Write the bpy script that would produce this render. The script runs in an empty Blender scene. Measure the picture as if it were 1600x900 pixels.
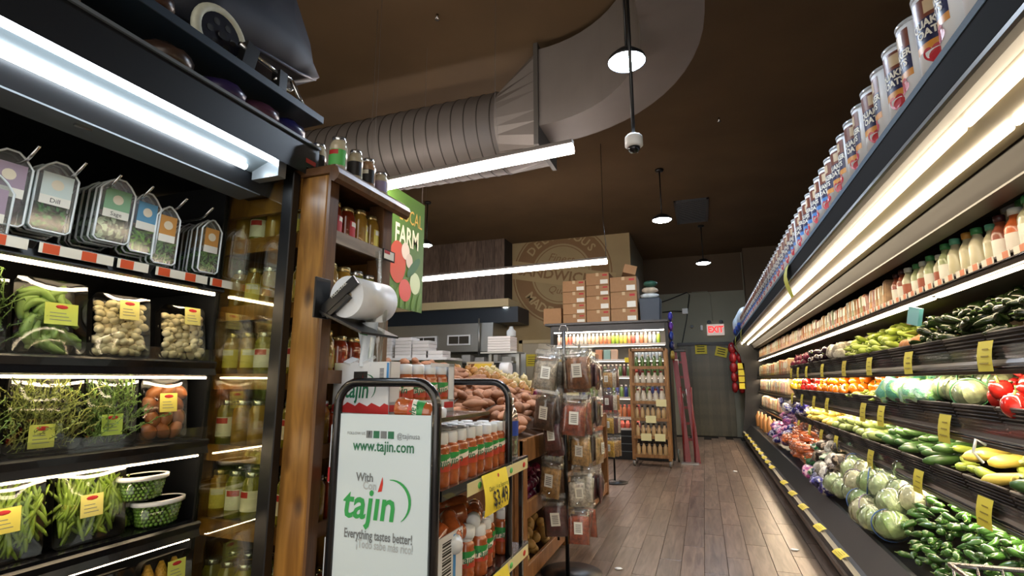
import bpy, bmesh, math, random
from mathutils import Vector, Matrix, Euler
random.seed(7)
scene = bpy.context.scene
COL = scene.collection
PI = math.pi

# ---------------------------------------------------------------- camera, world, exposure
CAM_H = 1.25
PITCH = math.radians(10.27)
YAW = math.radians(20.25)
cam_data = bpy.data.cameras.new('camera')
cam_data.sensor_width = 36.0
cam_data.lens = 18.0
cam_data.clip_start = 0.02
cam = bpy.data.objects.new('camera', cam_data)
cam.location = (0, 0, CAM_H)
cam.rotation_euler = (PI / 2 + PITCH, 0, YAW)
COL.objects.link(cam)
scene.camera = cam
world = bpy.data.worlds.new('store_ambient')
scene.world = world
world.use_nodes = True
wb = world.node_tree.nodes['Background']
wb.inputs[0].default_value = (1.0, 0.93, 0.84, 1)
wb.inputs[1].default_value = 0.85
vs = scene.view_settings
vs.view_transform = 'Standard'
vs.look = 'None'
vs.gamma = 1
vs.use_curve_mapping = False
vs.exposure = 1.25
scene.cycles.use_denoising = True
scene.cycles.max_bounces = 8
scene.cycles.transparent_max_bounces = 24
scene.cycles.caustics_reflective = False
scene.cycles.caustics_refractive = False
scene.cycles.sample_clamp_indirect = 4.0

# ---------------------------------------------------------------- materials
def lin(h):
    if isinstance(h, str):
        h = h.lstrip('#')
        c = [int(h[i:i + 2], 16) / 255 for i in (0, 2, 4)]
    else:
        c = [v / 255 for v in h]
    return tuple(v / 12.92 if v <= 0.04045 else ((v + 0.055) / 1.055) ** 2.4 for v in c) + (1,)

MATS = {}
def nodes_of(name):
    m = bpy.data.materials.new(name)
    m.use_nodes = True
    nt = m.node_tree
    return m, nt, nt.nodes['Principled BSDF']

def flat(name, col, rough=0.5, metal=0.0, spec=0.5, var=0.0, rand=0.0, nscale=20.0, bump=0.0, coat=0.0, trans=0.0, emit=0.0):
    """plain procedural colour; var = noise mottling, rand = per-object brightness change"""
    if name in MATS:
        return MATS[name]
    m, nt, b = nodes_of(name)
    c = lin(col)
    b.inputs['Base Color'].default_value = c
    b.inputs['Roughness'].default_value = rough
    b.inputs['Metallic'].default_value = metal
    b.inputs['Specular IOR Level'].default_value = spec
    b.inputs['Coat Weight'].default_value = coat
    if emit:
        b.inputs['Emission Color'].default_value = c
        b.inputs['Emission Strength'].default_value = emit
    last = None
    if var or bump:
        tc = nt.nodes.new('ShaderNodeTexCoord')
        nz = nt.nodes.new('ShaderNodeTexNoise')
        nz.inputs['Scale'].default_value = nscale
        nz.inputs['Detail'].default_value = 4
        nt.links.new(tc.outputs['Object'], nz.inputs['Vector'])
        if bump:
            bp = nt.nodes.new('ShaderNodeBump')
            bp.inputs['Strength'].default_value = bump
            bp.inputs['Distance'].default_value = 0.01
            nt.links.new(nz.outputs['Fac'], bp.inputs['Height'])
            nt.links.new(bp.outputs['Normal'], b.inputs['Normal'])
    if var or rand:
        hs = nt.nodes.new('ShaderNodeHueSaturation')
        hs.inputs['Color'].default_value = c
        val = None
        if var:
            mr = nt.nodes.new('ShaderNodeMapRange')
            mr.inputs['From Min'].default_value = 0.3
            mr.inputs['From Max'].default_value = 0.7
            mr.inputs['To Min'].default_value = 1 - var
            mr.inputs['To Max'].default_value = 1 + var
            nt.links.new(nz.outputs['Fac'], mr.inputs['Value'])
            val = mr.outputs[0]
        if rand:
            oi = nt.nodes.new('ShaderNodeObjectInfo')
            m2 = nt.nodes.new('ShaderNodeMapRange')
            m2.inputs['To Min'].default_value = 1 - rand
            m2.inputs['To Max'].default_value = 1 + rand
            nt.links.new(oi.outputs['Random'], m2.inputs['Value'])
            if val is None:
                val = m2.outputs[0]
            else:
                mm = nt.nodes.new('ShaderNodeMath'); mm.operation = 'MULTIPLY'
                nt.links.new(val, mm.inputs[0]); nt.links.new(m2.outputs[0], mm.inputs[1])
                val = mm.outputs[0]
        nt.links.new(val, hs.inputs['Value'])
        nt.links.new(hs.outputs[0], b.inputs['Base Color'])
    MATS[name] = m
    return m

def wood(name, c1, c2, scale=(1, 1, 1), rough=0.45, rand=0.15, knots=False, bump=0.15):
    """streaky wood grain along the axis with the smallest scale"""
    if name in MATS:
        return MATS[name]
    m, nt, b = nodes_of(name)
    tc = nt.nodes.new('ShaderNodeTexCoord')
    mp = nt.nodes.new('ShaderNodeMapping')
    mp.inputs['Scale'].default_value = scale
    oi = nt.nodes.new('ShaderNodeObjectInfo')
    ad = nt.nodes.new('ShaderNodeVectorMath'); ad.operation = 'ADD'
    sc_ = nt.nodes.new('ShaderNodeVectorMath'); sc_.operation = 'SCALE'
    sc_.inputs[0].default_value = (7, 13, 5)
    nt.links.new(oi.outputs['Random'], sc_.inputs['Scale'])
    nt.links.new(tc.outputs['Object'], ad.inputs[0]); nt.links.new(sc_.outputs[0], ad.inputs[1])
    nt.links.new(ad.outputs[0], mp.inputs['Vector'])
    nz = nt.nodes.new('ShaderNodeTexNoise')
    nz.inputs['Scale'].default_value = 6; nz.inputs['Detail'].default_value = 6; nz.inputs['Distortion'].default_value = 0.85
    nt.links.new(mp.outputs[0], nz.inputs['Vector'])
    cr = nt.nodes.new('ShaderNodeValToRGB')
    cr.color_ramp.elements[0].position = 0.3; cr.color_ramp.elements[0].color = lin(c1)
    cr.color_ramp.elements[1].position = 0.7; cr.color_ramp.elements[1].color = lin(c2)
    nt.links.new(nz.outputs['Fac'], cr.inputs['Fac'])
    hs = nt.nodes.new('ShaderNodeHueSaturation')
    m2 = nt.nodes.new('ShaderNodeMapRange')
    m2.inputs['To Min'].default_value = 1 - rand; m2.inputs['To Max'].default_value = 1 + rand
    nt.links.new(oi.outputs['Random'], m2.inputs['Value']); nt.links.new(m2.outputs[0], hs.inputs['Value'])
    src = cr.outputs[0]
    if knots:
        vo = nt.nodes.new('ShaderNodeTexVoronoi'); vo.inputs['Scale'].default_value = 5.0
        mp2 = nt.nodes.new('ShaderNodeMapping'); mp2.inputs['Scale'].default_value = (1.4, 1.4, 0.75)
        nt.links.new(ad.outputs[0], mp2.inputs['Vector']); nt.links.new(mp2.outputs[0], vo.inputs['Vector'])
        r2 = nt.nodes.new('ShaderNodeValToRGB')
        r2.color_ramp.elements[0].position = 0.05; r2.color_ramp.elements[0].color = (1, 1, 1, 1)
        r2.color_ramp.elements[1].position = 0.17; r2.color_ramp.elements[1].color = (0, 0, 0, 1)
        nt.links.new(vo.outputs['Distance'], r2.inputs['Fac'])
        mx = nt.nodes.new('ShaderNodeMixRGB'); mx.inputs['Color2'].default_value = lin('#3a2008')
        nt.links.new(r2.outputs[0], mx.inputs['Fac']); nt.links.new(src, mx.inputs['Color1'])
        src = mx.outputs[0]
    nt.links.new(src, hs.inputs['Color'])
    nt.links.new(hs.outputs[0], b.inputs['Base Color'])
    b.inputs['Roughness'].default_value = rough
    bp = nt.nodes.new('ShaderNodeBump'); bp.inputs['Strength'].default_value = bump; bp.inputs['Distance'].default_value = 0.004
    nt.links.new(nz.outputs['Fac'], bp.inputs['Height']); nt.links.new(bp.outputs[0], b.inputs['Normal'])
    MATS[name] = m
    return m

def clear(name, tint='#ffffff', gloss=0.12, rough=0.05, haze=0.0, edge=0.35):
    """thin clear film, plastic or glass: see-through with fresnel gloss, optional milky haze"""
    if name in MATS:
        return MATS[name]
    m = bpy.data.materials.new(name); m.use_nodes = True
    nt = m.node_tree; nt.nodes.clear()
    out = nt.nodes.new('ShaderNodeOutputMaterial')
    tr = nt.nodes.new('ShaderNodeBsdfTransparent'); tr.inputs[0].default_value = lin(tint)
    gl = nt.nodes.new('ShaderNodeBsdfGlossy'); gl.inputs['Roughness'].default_value = rough
    lw = nt.nodes.new('ShaderNodeLayerWeight'); lw.inputs['Blend'].default_value = 0.5
    mr = nt.nodes.new('ShaderNodeMapRange'); mr.inputs['To Min'].default_value = gloss; mr.inputs['To Max'].default_value = gloss + edge
    nt.links.new(lw.outputs['Facing'], mr.inputs['Value'])
    mx = nt.nodes.new('ShaderNodeMixShader')
    nt.links.new(mr.outputs[0], mx.inputs[0])
    nt.links.new(tr.outputs[0], mx.inputs[1]); nt.links.new(gl.outputs[0], mx.inputs[2])
    res = mx.outputs[0]
    if haze:
        df = nt.nodes.new('ShaderNodeBsdfDiffuse'); df.inputs[0].default_value = lin(tint)
        m2 = nt.nodes.new('ShaderNodeMixShader'); m2.inputs[0].default_value = haze
        nt.links.new(res, m2.inputs[1]); nt.links.new(df.outputs[0], m2.inputs[2]); res = m2.outputs[0]
    nt.links.new(res, out.inputs[0])
    MATS[name] = m
    return m

def lamp_mat(name, col, strength):
    if name in MATS:
        return MATS[name]
    m = bpy.data.materials.new(name); m.use_nodes = True
    nt = m.node_tree; nt.nodes.clear()
    out = nt.nodes.new('ShaderNodeOutputMaterial')
    e = nt.nodes.new('ShaderNodeEmission'); e.inputs[0].default_value = lin(col); e.inputs[1].default_value = strength
    nt.links.new(e.outputs[0], out.inputs[0])
    MATS[name] = m
    return m

# ---------------------------------------------------------------- mesh builder
def printed(name, cols, rough=0.3, scale=14.0, rand=0.15):
    """glossy printed bag: patches of several colours"""
    if name in MATS:
        return MATS[name]
    m, nt, b = nodes_of(name)
    tc = nt.nodes.new('ShaderNodeTexCoord')
    oi = nt.nodes.new('ShaderNodeObjectInfo')
    ad = nt.nodes.new('ShaderNodeVectorMath'); ad.operation = 'ADD'
    nt.links.new(tc.outputs['Object'], ad.inputs[0]); nt.links.new(oi.outputs['Random'], ad.inputs[1])
    nz = nt.nodes.new('ShaderNodeTexNoise'); nz.inputs['Scale'].default_value = scale; nz.inputs['Detail'].default_value = 2
    nt.links.new(ad.outputs[0], nz.inputs['Vector'])
    cr = nt.nodes.new('ShaderNodeValToRGB'); cr.color_ramp.interpolation = 'CONSTANT'
    el = cr.color_ramp.elements
    n = len(cols)
    for i, c in enumerate(cols):
        e = el[i] if i < 2 else el.new(0.5)
        e.position = 0.0 if i == 0 else 0.36 + 0.28 * (i - 1) / max(1, n - 1)
        e.color = lin(c)
    nt.links.new(nz.outputs['Fac'], cr.inputs['Fac'])
    nt.links.new(cr.outputs[0], b.inputs['Base Color'])
    b.inputs['Roughness'].default_value = rough
    n2 = nt.nodes.new('ShaderNodeTexNoise'); n2.inputs['Scale'].default_value = 35; n2.inputs['Distortion'].default_value = 2
    nt.links.new(ad.outputs[0], n2.inputs['Vector'])
    bp = nt.nodes.new('ShaderNodeBump'); bp.inputs['Strength'].default_value = 0.6; bp.inputs['Distance'].default_value = 0.01
    nt.links.new(n2.outputs['Fac'], bp.inputs['Height']); nt.links.new(bp.outputs[0], b.inputs['Normal'])
    MATS[name] = m
    return m

def crumple(rx, ry, rz, mat, seed=0, n=16, k=12):
    """pillow-shaped soft pack with pinched ends and dents"""
    mb = MB(); vs = []; R = random.Random(seed)
    ph0 = R.uniform(0, 6)
    for i in range(k + 1):
        f = i / k; y = -ry + 2 * ry * f
        e = max(0.0, math.sin(PI * f)) ** 0.45
        for j in range(n):
            t = 2 * PI * j / n
            d = 1 + 0.10 * math.sin(3 * t + 5 * f + ph0) + 0.07 * math.sin(7 * f * PI + 2 * t) + R.uniform(-.05, .05)
            vs.append((rx * (0.35 + 0.65 * e) * math.cos(t) * d, y + 0.1 * ry * math.sin(t * 2 + ph0), rz * (0.12 + 0.88 * e) * math.sin(t) * d))
    fs = [(i * n + j, i * n + (j + 1) % n, (i + 1) * n + (j + 1) % n, (i + 1) * n + j) for i in range(k) for j in range(n)]
    fs += [tuple(range(n - 1, -1, -1)), tuple(k * n + j for j in range(n))]
    return mb.add(vs, fs, mat, True)

class MB:
    def __init__(self):
        self.v = []; self.f = []; self.m = []; self.s = []; self.mats = []
    def mi(self, mat):
        if mat not in self.mats:
            self.mats.append(mat)
        return self.mats.index(mat)
    def add(self, vs, fs, mat, smooth=False):
        o = len(self.v); k = self.mi(mat)
        self.v += [tuple(p) for p in vs]
        for f in fs:
            self.f.append(tuple(i + o for i in f)); self.m.append(k); self.s.append(smooth)
        return self
    def box(self, lo, hi, mat, rot=None, piv=None):
        x0, y0, z0 = lo; x1, y1, z1 = hi
        vs = [Vector(p) for p in ((x0, y0, z0), (x1, y0, z0), (x1, y1, z0), (x0, y1, z0), (x0, y0, z1), (x1, y0, z1), (x1, y1, z1), (x0, y1, z1))]
        if rot is not None:
            c = Vector(piv) if piv else Vector(((x0 + x1) / 2, (y0 + y1) / 2, (z0 + z1) / 2))
            R = Euler(rot).to_matrix()
            vs = [c + R @ (p - c) for p in vs]
        return self.add(vs, [(3, 2, 1, 0), (4, 5, 6, 7), (0, 1, 5, 4), (1, 2, 6, 5), (2, 3, 7, 6), (3, 0, 4, 7)], mat)
    def cyl(self, p0, p1, r0, mat, r1=None, n=12, caps=True, smooth=True):
        p0 = Vector(p0); p1 = Vector(p1); r1 = r0 if r1 is None else r1
        d = (p1 - p0).normalized()
        a = Vector((0, 0, 1)) if abs(d.z) < 0.9 else Vector((1, 0, 0))
        u = d.cross(a).normalized(); w = d.cross(u)
        vs = []
        for k in range(n):
            t = 2 * PI * k / n
            e = u * math.cos(t) + w * math.sin(t)
            vs.append(p0 + e * r0); vs.append(p1 + e * r1)
        fs = [(2 * k, 2 * k + 1, (2 * k + 3) % (2 * n), (2 * k + 2) % (2 * n)) for k in range(n)]
        self.add(vs, fs, mat, smooth)
        if caps:
            self.add([vs[2 * k] for k in range(n)], [tuple(range(n))], mat)
            self.add([vs[2 * k + 1] for k in range(n)], [tuple(range(n - 1, -1, -1))], mat)
        return self
    def tube(self, path, r, mat, n=8, closed=False):
        P = [Vector(p) for p in path]; N = len(P); rings = []
        up = None
        for i in range(N):
            if closed:
                d = (P[(i + 1) % N] - P[i - 1]).normalized()
            else:
                d = (P[min(i + 1, N - 1)] - P[max(i - 1, 0)]).normalized()
            if up is None:
                up = Vector((0, 0, 1)) if abs(d.z) < 0.9 else Vector((1, 0, 0))
            u = d.cross(up).normalized(); w = u.cross(d).normalized(); up = w
            rr = r[i] if isinstance(r, (list, tuple)) else r
            rings.append([P[i] + (u * math.cos(2 * PI * k / n) + w * math.sin(2 * PI * k / n)) * rr for k in range(n)])
        vs = [p for g in rings for p in g]; fs = []
        for i in range(N if closed else N - 1):
            a = i * n; b = ((i + 1) % N) * n
            for k in range(n):
                fs.append((a + k, a + (k + 1) % n, b + (k + 1) % n, b + k))
        if not closed:
            fs.append(tuple(range(n - 1, -1, -1))); fs.append(tuple((N - 1) * n + k for k in range(n)))
        return self.add(vs, fs, mat, True)
    def lathe(self, prof, mat, n=16, c=(0, 0, 0), a0=0.0, a1=2 * PI, smooth=True):
        full = abs(a1 - a0 - 2 * PI) < 1e-6
        m = n if full else n + 1
        vs = []
        for r, z in prof:
            for k in range(m):
                t = a0 + (a1 - a0) * k / n
                vs.append((c[0] + r * math.cos(t), c[1] + r * math.sin(t), c[2] + z))
        fs = []
        for i in range(len(prof) - 1):
            for k in range(n):
                k2 = (k + 1) % m
                fs.append((i * m + k, i * m + k2, (i + 1) * m + k2, (i + 1) * m + k))
        self.add(vs, fs, mat, smooth)
        if full:
            for i, fl in ((0, True), (len(prof) - 1, False)):
                if prof[i][0] > 1e-5:
                    ids = [vs[i * m + k] for k in range(m)]
                    self.add(ids, [tuple(range(m - 1, -1, -1)) if fl else tuple(range(m))], mat)
        return self
    def blob(self, c, r, mat, n=8, k=6, rot=None, jit=0.0):
        vs = []; R = Euler(rot).to_matrix() if rot else None
        for i in range(k + 1):
            ph = PI * i / k
            for j in range(n):
                t = 2 * PI * j / n
                q = 1 + random.uniform(-jit, jit)
                p = Vector((math.sin(ph) * math.cos(t) * r[0] * q, math.sin(ph) * math.sin(t) * r[1] * q, -math.cos(ph) * r[2] * q))
                if R: p = R @ p
                vs.append(p + Vector(c))
        fs = [(i * n + j, i * n + (j + 1) % n, (i + 1) * n + (j + 1) % n, (i + 1) * n + j) for i in range(k) for j in range(n)]
        return self.add(vs, fs, mat, True)
    def ext(self, prof, y0, y1, mat, axis='y', smooth=False):
        """closed (x,z) profile extruded along y (or (y,z) along x, or (x,y) along z)"""
        n = len(prof)
        if axis == 'y': q = lambda p, t: (p[0], t, p[1])
        elif axis == 'x': q = lambda p, t: (t, p[0], p[1])
        else: q = lambda p, t: (p[0], p[1], t)
        vs = [q(p, y0) for p in prof] + [q(p, y1) for p in prof]
        fs = [(i, (i + 1) % n, n + (i + 1) % n, n + i) for i in range(n)]
        fs.append(tuple(range(n - 1, -1, -1))); fs.append(tuple(range(n, 2 * n)))
        return self.add(vs, fs, mat, smooth)
    def quad(self, a, b, c, d, mat):
        return self.add([a, b, c, d], [(0, 1, 2, 3)], mat)
    def move(self, fn):
        self.v = [tuple(fn(Vector(p))) for p in self.v]
        return self
    def mesh(self, name='mesh', bevel=0.0, seg=1):
        me = bpy.data.meshes.new(name)
        me.from_pydata(self.v, [], self.f)
        for mt in self.mats:
            me.materials.append(mt)
        me.polygons.foreach_set('material_index', self.m)
        me.polygons.foreach_set('use_smooth', self.s)
        bm = bmesh.new(); bm.from_mesh(me)
        bmesh.ops.remove_doubles(bm, verts=bm.verts, dist=1e-6)
        bmesh.ops.recalc_face_normals(bm, faces=bm.faces)
        if bevel:
            es = [e for e in bm.edges if len(e.link_faces) == 2 and e.calc_face_angle(0) > 0.6]
            bmesh.ops.bevel(bm, geom=es, offset=bevel, segments=seg, affect='EDGES', profile=0.6)
        bm.to_mesh(me); bm.free()
        me.update()
        return me

def obj(name, mb, parent=None, bevel=0.0, label=None, kind=None, seg=1):
    """one mesh object; coordinates are world ones, a parent's own place is taken off"""
    me = mb if isinstance(mb, bpy.types.Mesh) else None
    if me is None:
        if parent is not None:
            l = Vector((0, 0, 0)); p = parent
            while p is not None:
                l += Vector(p.location); p = p.parent
            mb.move(lambda v: v - l)
        me = mb.mesh(name, bevel, seg)
    o = bpy.data.objects.new(name, me)
    COL.objects.link(o)
    o.parent = parent
    if label: o['label'] = label
    if kind: o['kind'] = kind
    return o

def tag(o, label, cat, group=None):
    o['label'] = label; o['category'] = cat
    if group: o['group'] = group
    return o

def thing(name, label, cat, loc, group=None, rz=0.0):
    o = bpy.data.objects.new(name, None)
    o.empty_display_size = 0.05
    COL.objects.link(o); o.location = loc; o.rotation_euler = (0, 0, rz)
    return tag(o, label, cat, group)

def single(name, mb, label, cat, group=None, bevel=0.0):
    """a thing that is one mesh: origin moved to its base"""
    xs = [p[0] for p in mb.v]; ys = [p[1] for p in mb.v]; zs = [p[2] for p in mb.v]
    c = Vector(((min(xs) + max(xs)) / 2, (min(ys) + max(ys)) / 2, min(zs)))
    mb.move(lambda v: v - c)
    o = obj(name, mb, None, bevel)
    o.location = c
    return tag(o, label, cat, group)

def struct(name, mb, bevel=0.0):
    return obj(name, mb, None, bevel, kind='structure')

class Proto:
    """a kind of thing: mesh data for the root and its parts, placed as often as needed"""
    def __init__(self, root=None, parts=()):
        self.root = root; self.parts = list(parts)     # parts: (name, mesh, parent part index or None)
    def put(self, name, label, cat, loc, rot=(0, 0, 0), scale=1.0, group=None):
        r = bpy.data.objects.new(name, self.root)
        if self.root is None: r.empty_display_size = 0.03
        COL.objects.link(r)
        r.location = loc; r.rotation_euler = rot
        r.scale = (scale,) * 3 if not isinstance(scale, (tuple, list)) else scale
        tag(r, label, cat, group)
        made = []
        for pn, me, pi in self.parts:
            o = bpy.data.objects.new(pn, me); COL.objects.link(o)
            o.parent = r if pi is None else made[pi]
            made.append(o)
        return r

def text(body, size, mat, o, u, v, align='CENTER', shear=0.0, bold=0.0, sx=1.0, radius=None, mb=None):
    """flat lettering as mesh: origin o, u = reading direction, v = up; radius wraps it round a vertical cylinder whose axis is o"""
    cu = bpy.data.curves.new('lettering', 'FONT')
    cu.body = body; cu.size = size; cu.align_x = align; cu.align_y = 'CENTER'
    cu.shear = shear; cu.offset = bold; cu.resolution_u = 2
    ob = bpy.data.objects.new('lettering', cu)
    me = bpy.data.meshes.new_from_object(ob)
    vs = [Vector(p.co) for p in me.vertices]; fs = [tuple(p.vertices) for p in me.polygons]
    bpy.data.objects.remove(ob); bpy.data.curves.remove(cu); bpy.data.meshes.remove(me)
    o = Vector(o); u = Vector(u); v = Vector(v)
    res = []
    for p in vs:
        x = p.x * sx
        if radius:
            n = u.cross(v); a = x / radius
            res.append(o + (n * math.cos(a) + u * math.sin(a)) * radius + v * p.y)
        else:
            res.append(o + u * x + v * p.y)
    mb = mb or MB()
    mb.add(res, fs, mat)
    return mb

ORD = ['nearest', 'second', 'third', 'fourth', 'fifth', 'sixth', 'seventh', 'eighth', 'ninth', 'tenth', 'eleventh', 'twelfth', 'thirteenth', 'fourteenth', 'fifteenth', 'sixteenth', 'seventeenth', 'eighteenth', 'nineteenth', 'twentieth']
TENS = ['', '', 'twenty', 'thirty', 'forty', 'fifty', 'sixty', 'seventy', 'eighty', 'ninety']
def nth(i):
    """0 -> first, 1 -> second ..."""
    if i == 0: return 'first'
    if i < 20: return ORD[i]
    n = i + 1
    if n % 10 == 0: return TENS[n // 10][:-1] + 'ieth'
    return TENS[n // 10] + '-' + (['first'] + ORD[1:9])[n % 10 - 1]
rnd = random.uniform
# ================================================================ the setting
CEIL = 4.26
M_ceil = flat('ceiling_brown', '#5f4a30', 0.85, var=0.12, nscale=1.5)
M_wall = flat('wall_beige', '#a8946c', 0.8, var=0.05, nscale=3)
M_wallgrey = flat('wall_greige', '#8d8a78', 0.8, var=0.05, nscale=2)
M_walldark = flat('wall_dark_brown', '#4a4037', 0.85, var=0.08, nscale=1.5)
M_grout = flat('floor_joint', '#1d1814', 0.8)
M_black = flat('black_metal', '#0b0c0e', 0.35)
M_blackm = flat('black_matte', '#0d0d0e', 0.7)
M_case = flat('case_black', '#14171b', 0.38)
M_chrome = flat('chrome', '#c9cbcd', 0.22, metal=1.0)
M_steel = flat('stainless', '#b9bbb8', 0.35, metal=0.9, var=0.04, nscale=3)
M_white = flat('white_plastic', '#e9ebea', 0.4)
M_cream = flat('cream_paint', '#cbb98e', 0.6)
M_yellow = flat('yellow_card', '#e3cf3a', 0.6, rand=0.12, var=0.05)
M_tagw = flat('price_tag_white', '#e6e2d2', 0.6)
M_tago = flat('price_tag_orange', '#d3542a', 0.6)
M_ink = flat('ink_black', '#1a1a1a', 0.7)

floor = struct('floor', MB().box((-7.2, -2.0, -0.06), (1.9, 13.1, -0.006), M_grout))
M_plank = wood('floor_plank_tile', '#4d3e34', '#7c6a5c', scale=(5.0, 0.5, 1), rough=0.3, rand=0.22, bump=0.05)
pw, plen = 0.15, 0.92
pmesh = MB().box((-pw / 2 + 0.0015, -plen / 2 + 0.0015, -0.02), (pw / 2 - 0.0015, plen / 2 - 0.0015, 0.0), M_plank).mesh('plank', 0.0012)
nplank = 0
for i in range(15):
    x = -1.35 + i * pw
    off = (i * 0.37) % plen
    for j in range(-2, 13):
        y = 2.4 + off + (j - 0.5) * plen
        if y > 12.6 or y < 2.2 - plen / 2: continue
        o = bpy.data.objects.new('plank', pmesh); COL.objects.link(o)
        o.location = (x, y, 0); o.parent = floor; nplank += 1
# planks outside the aisle, hardly seen
o = obj('plank_field', MB().box((-7.2, -2, -0.006), (-1.43, 13.0, -0.001), M_plank).box((0.83, -2, -0.006), (1.9, 13.0, -0.001), M_plank).box((-1.43, -2, -0.006), (0.83, 2.2, -0.001), M_plank), floor, kind='stuff')

struct('ceiling', MB().box((-7.2, -2.0, CEIL), (1.9, 13.1, CEIL + 0.1), M_ceil))
struct('wall_right', MB().box((1.82, -2.0, 0), (1.95, 13.1, CEIL), M_walldark))
wb_ = MB().box((-1.26, 13.0, 0), (1.9, 13.12, CEIL), M_wallgrey)
wall_back = struct('wall_back', wb_)
obj('upper_shade', MB().box((-1.26, 12.985, 3.35), (1.0, 13.0, CEIL), flat('wall_upper_shade', '#5d4d3b', 0.85, var=0.06, nscale=1.5)), wall_back)  # shade on the upper wall, painted in as a darker brown sheet
obj('pilaster', MB().box((1.02, 12.6, 2.2), (1.82, 13.0, CEIL), flat('wall_upper_shade', '#5d4d3b')), wall_back)
# sandwich wall: beige, jutting forward of the back wall
wall_deli = struct('wall_deli', MB().box((-7.2, 10.4, 0), (-1.26, 10.5, CEIL), M_wall).box((-1.36, 10.5, 0), (-1.26, 13.0, CEIL), M_wallgrey))
struct('wall_left', MB().box((-7.3, -2, 0), (-7.2, 10.4, CEIL), M_wall))

# round painted emblem on the sandwich wall
M_emb = flat('emblem_brown', '#8a6b48', 0.8)
M_emb2 = flat('emblem_cream', '#b39d72', 0.8)
ex, ez, ey = -2.72, 3.5, 10.398
def ring(mb, r0, r1, y, mat, n=48):
    vs = []; fs = []
    for k in range(n):
        t = 2 * PI * k / n
        vs += [(ex + r0 * math.cos(t), y, ez + r0 * math.sin(t)), (ex + r1 * math.cos(t), y, ez + r1 * math.sin(t))]
        a = 2 * k; b = (2 * k + 2) % (2 * n)
        fs.append((a, a + 1, b + 1, b))
    mb.add(vs, fs, mat)
em = MB(); ring(em, 0.66, 1.03, ey, M_emb); ring(em, 0.60, 0.62, ey, M_emb); ring(em, 1.06, 1.09, ey, M_emb)
em.v = [(x, y, min(z, CEIL - 0.005)) for x, y, z in em.v]
emb = obj('emblem', em, wall_deli, label='round brown painted sandwich emblem')
# band across the middle, tilted, with lettering
th = math.radians(-11)
ub = Vector((math.cos(th), 0, math.sin(th))); vb = Vector((-math.sin(th), 0, math.cos(th)))
bm_ = MB(); c0 = Vector((ex, ey - 0.004, ez - 0.05))
bm_.quad(c0 - ub * 1.15 - vb * 0.2, c0 + ub * 1.15 - vb * 0.2, c0 + ub * 1.15 + vb * 0.2, c0 - ub * 1.15 + vb * 0.2, M_emb2)
obj('emblem_band', bm_, wall_deli)
obj('emblem_lettering', text('SANDWICHES', 0.3, M_emb, c0 + Vector((0, -0.003, 0)), ub, vb, bold=0.006, sx=1.05), wall_deli)
sc = text('Finest', 0.24, M_emb, (ex, ey - 0.003, ez + 0.33), ub, vb, shear=0.3)
text('Quality', 0.22, M_emb, (ex + 0.02, ey - 0.003, ez - 0.38), ub, vb, shear=0.3, mb=sc)
obj('emblem_script', sc, wall_deli)
def arc_text(s, r, a0, a1, size, up):
    mb = MB()
    for i, ch in enumerate(s):
        if ch == ' ': continue
        a = a0 + (a1 - a0) * i / (len(s) - 1)
        p = Vector((ex + r * math.cos(a), ey - 0.003, ez + r * math.sin(a)))
        rad = Vector((math.cos(a), 0, math.sin(a))); tan = Vector((math.sin(a), 0, -math.cos(a)))
        if up: text(ch, size, M_emb2, p, tan, rad, bold=0.006, mb=mb)
        else: text(ch, size, M_emb2, p, -tan, -rad, bold=0.006, mb=mb)
    return mb
obj('emblem_arc_lettering', arc_text('MADE FRESH', 0.84, math.radians(215), math.radians(325), 0.27, False), wall_deli)
am = arc_text('DELICIOUS', 0.84, math.radians(140), math.radians(38), 0.25, True)
keep = MB()   # the ceiling cuts the top of the arc off
keep.v = [(x, y, min(z, CEIL - 0.004)) for x, y, z in am.v]; keep.f = am.f; keep.m = am.m; keep.s = am.s; keep.mats = am.mats
obj('emblem_arc_lettering', keep, wall_deli)

# door and yellow notice in the sandwich wall
d1 = struct('door_1', MB().box((-3.58, 10.36, 0), (-2.7, 10.4, 2.03), flat('door_cream', '#b3a88f', 0.5)), 0.004)
fr = MB().box((-3.66, 10.34, 0), (-3.58, 10.41, 2.1), M_cream).box((-2.7, 10.34, 0), (-2.62, 10.41, 2.1), M_cream).box((-3.66, 10.34, 2.03), (-2.62, 10.41, 2.1), M_cream)
obj('door_frame', fr, d1)
obj('notice', MB().box((-3.5, 10.352, 1.55), (-3.22, 10.36, 1.8), M_yellow), d1, label='yellow notice taped to the door')
lt = MB()
for k in range(4): lt.box((-3.46, 10.35, 1.6 + k * 0.045), (-3.27 - 0.03 * (k % 2), 10.3515, 1.612 + k * 0.045), M_ink)
obj('notice_lettering', lt, d1)
obj('door_window', MB().box((-3.1, 10.353, 1.5), (-2.85, 10.36, 1.85), M_black), d1)

# strip curtain door in the back wall, two yellow notices
M_strip = flat('strip_curtain', '#454233', 0.3, var=0.3, nscale=4, rand=0.45)
d2 = struct('door_2', MB().box((-0.52, 12.96, 0), (0.62, 12.99, 2.12), M_blackm))
obj('door_header', MB().box((-0.55, 12.9, 2.07), (0.65, 12.99, 2.14), M_black), d2)
sm = MB().box((-0.055, -0.002, -1.03), (0.055, 0.002, 1.03), M_strip).mesh('strip')
for k in range(12):
    o = bpy.data.objects.new('strip', sm); COL.objects.link(o); o.parent = d2
    o.location = (-0.47 + k * 0.095, 12.945 - 0.006 * (k % 2), 1.04)

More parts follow.
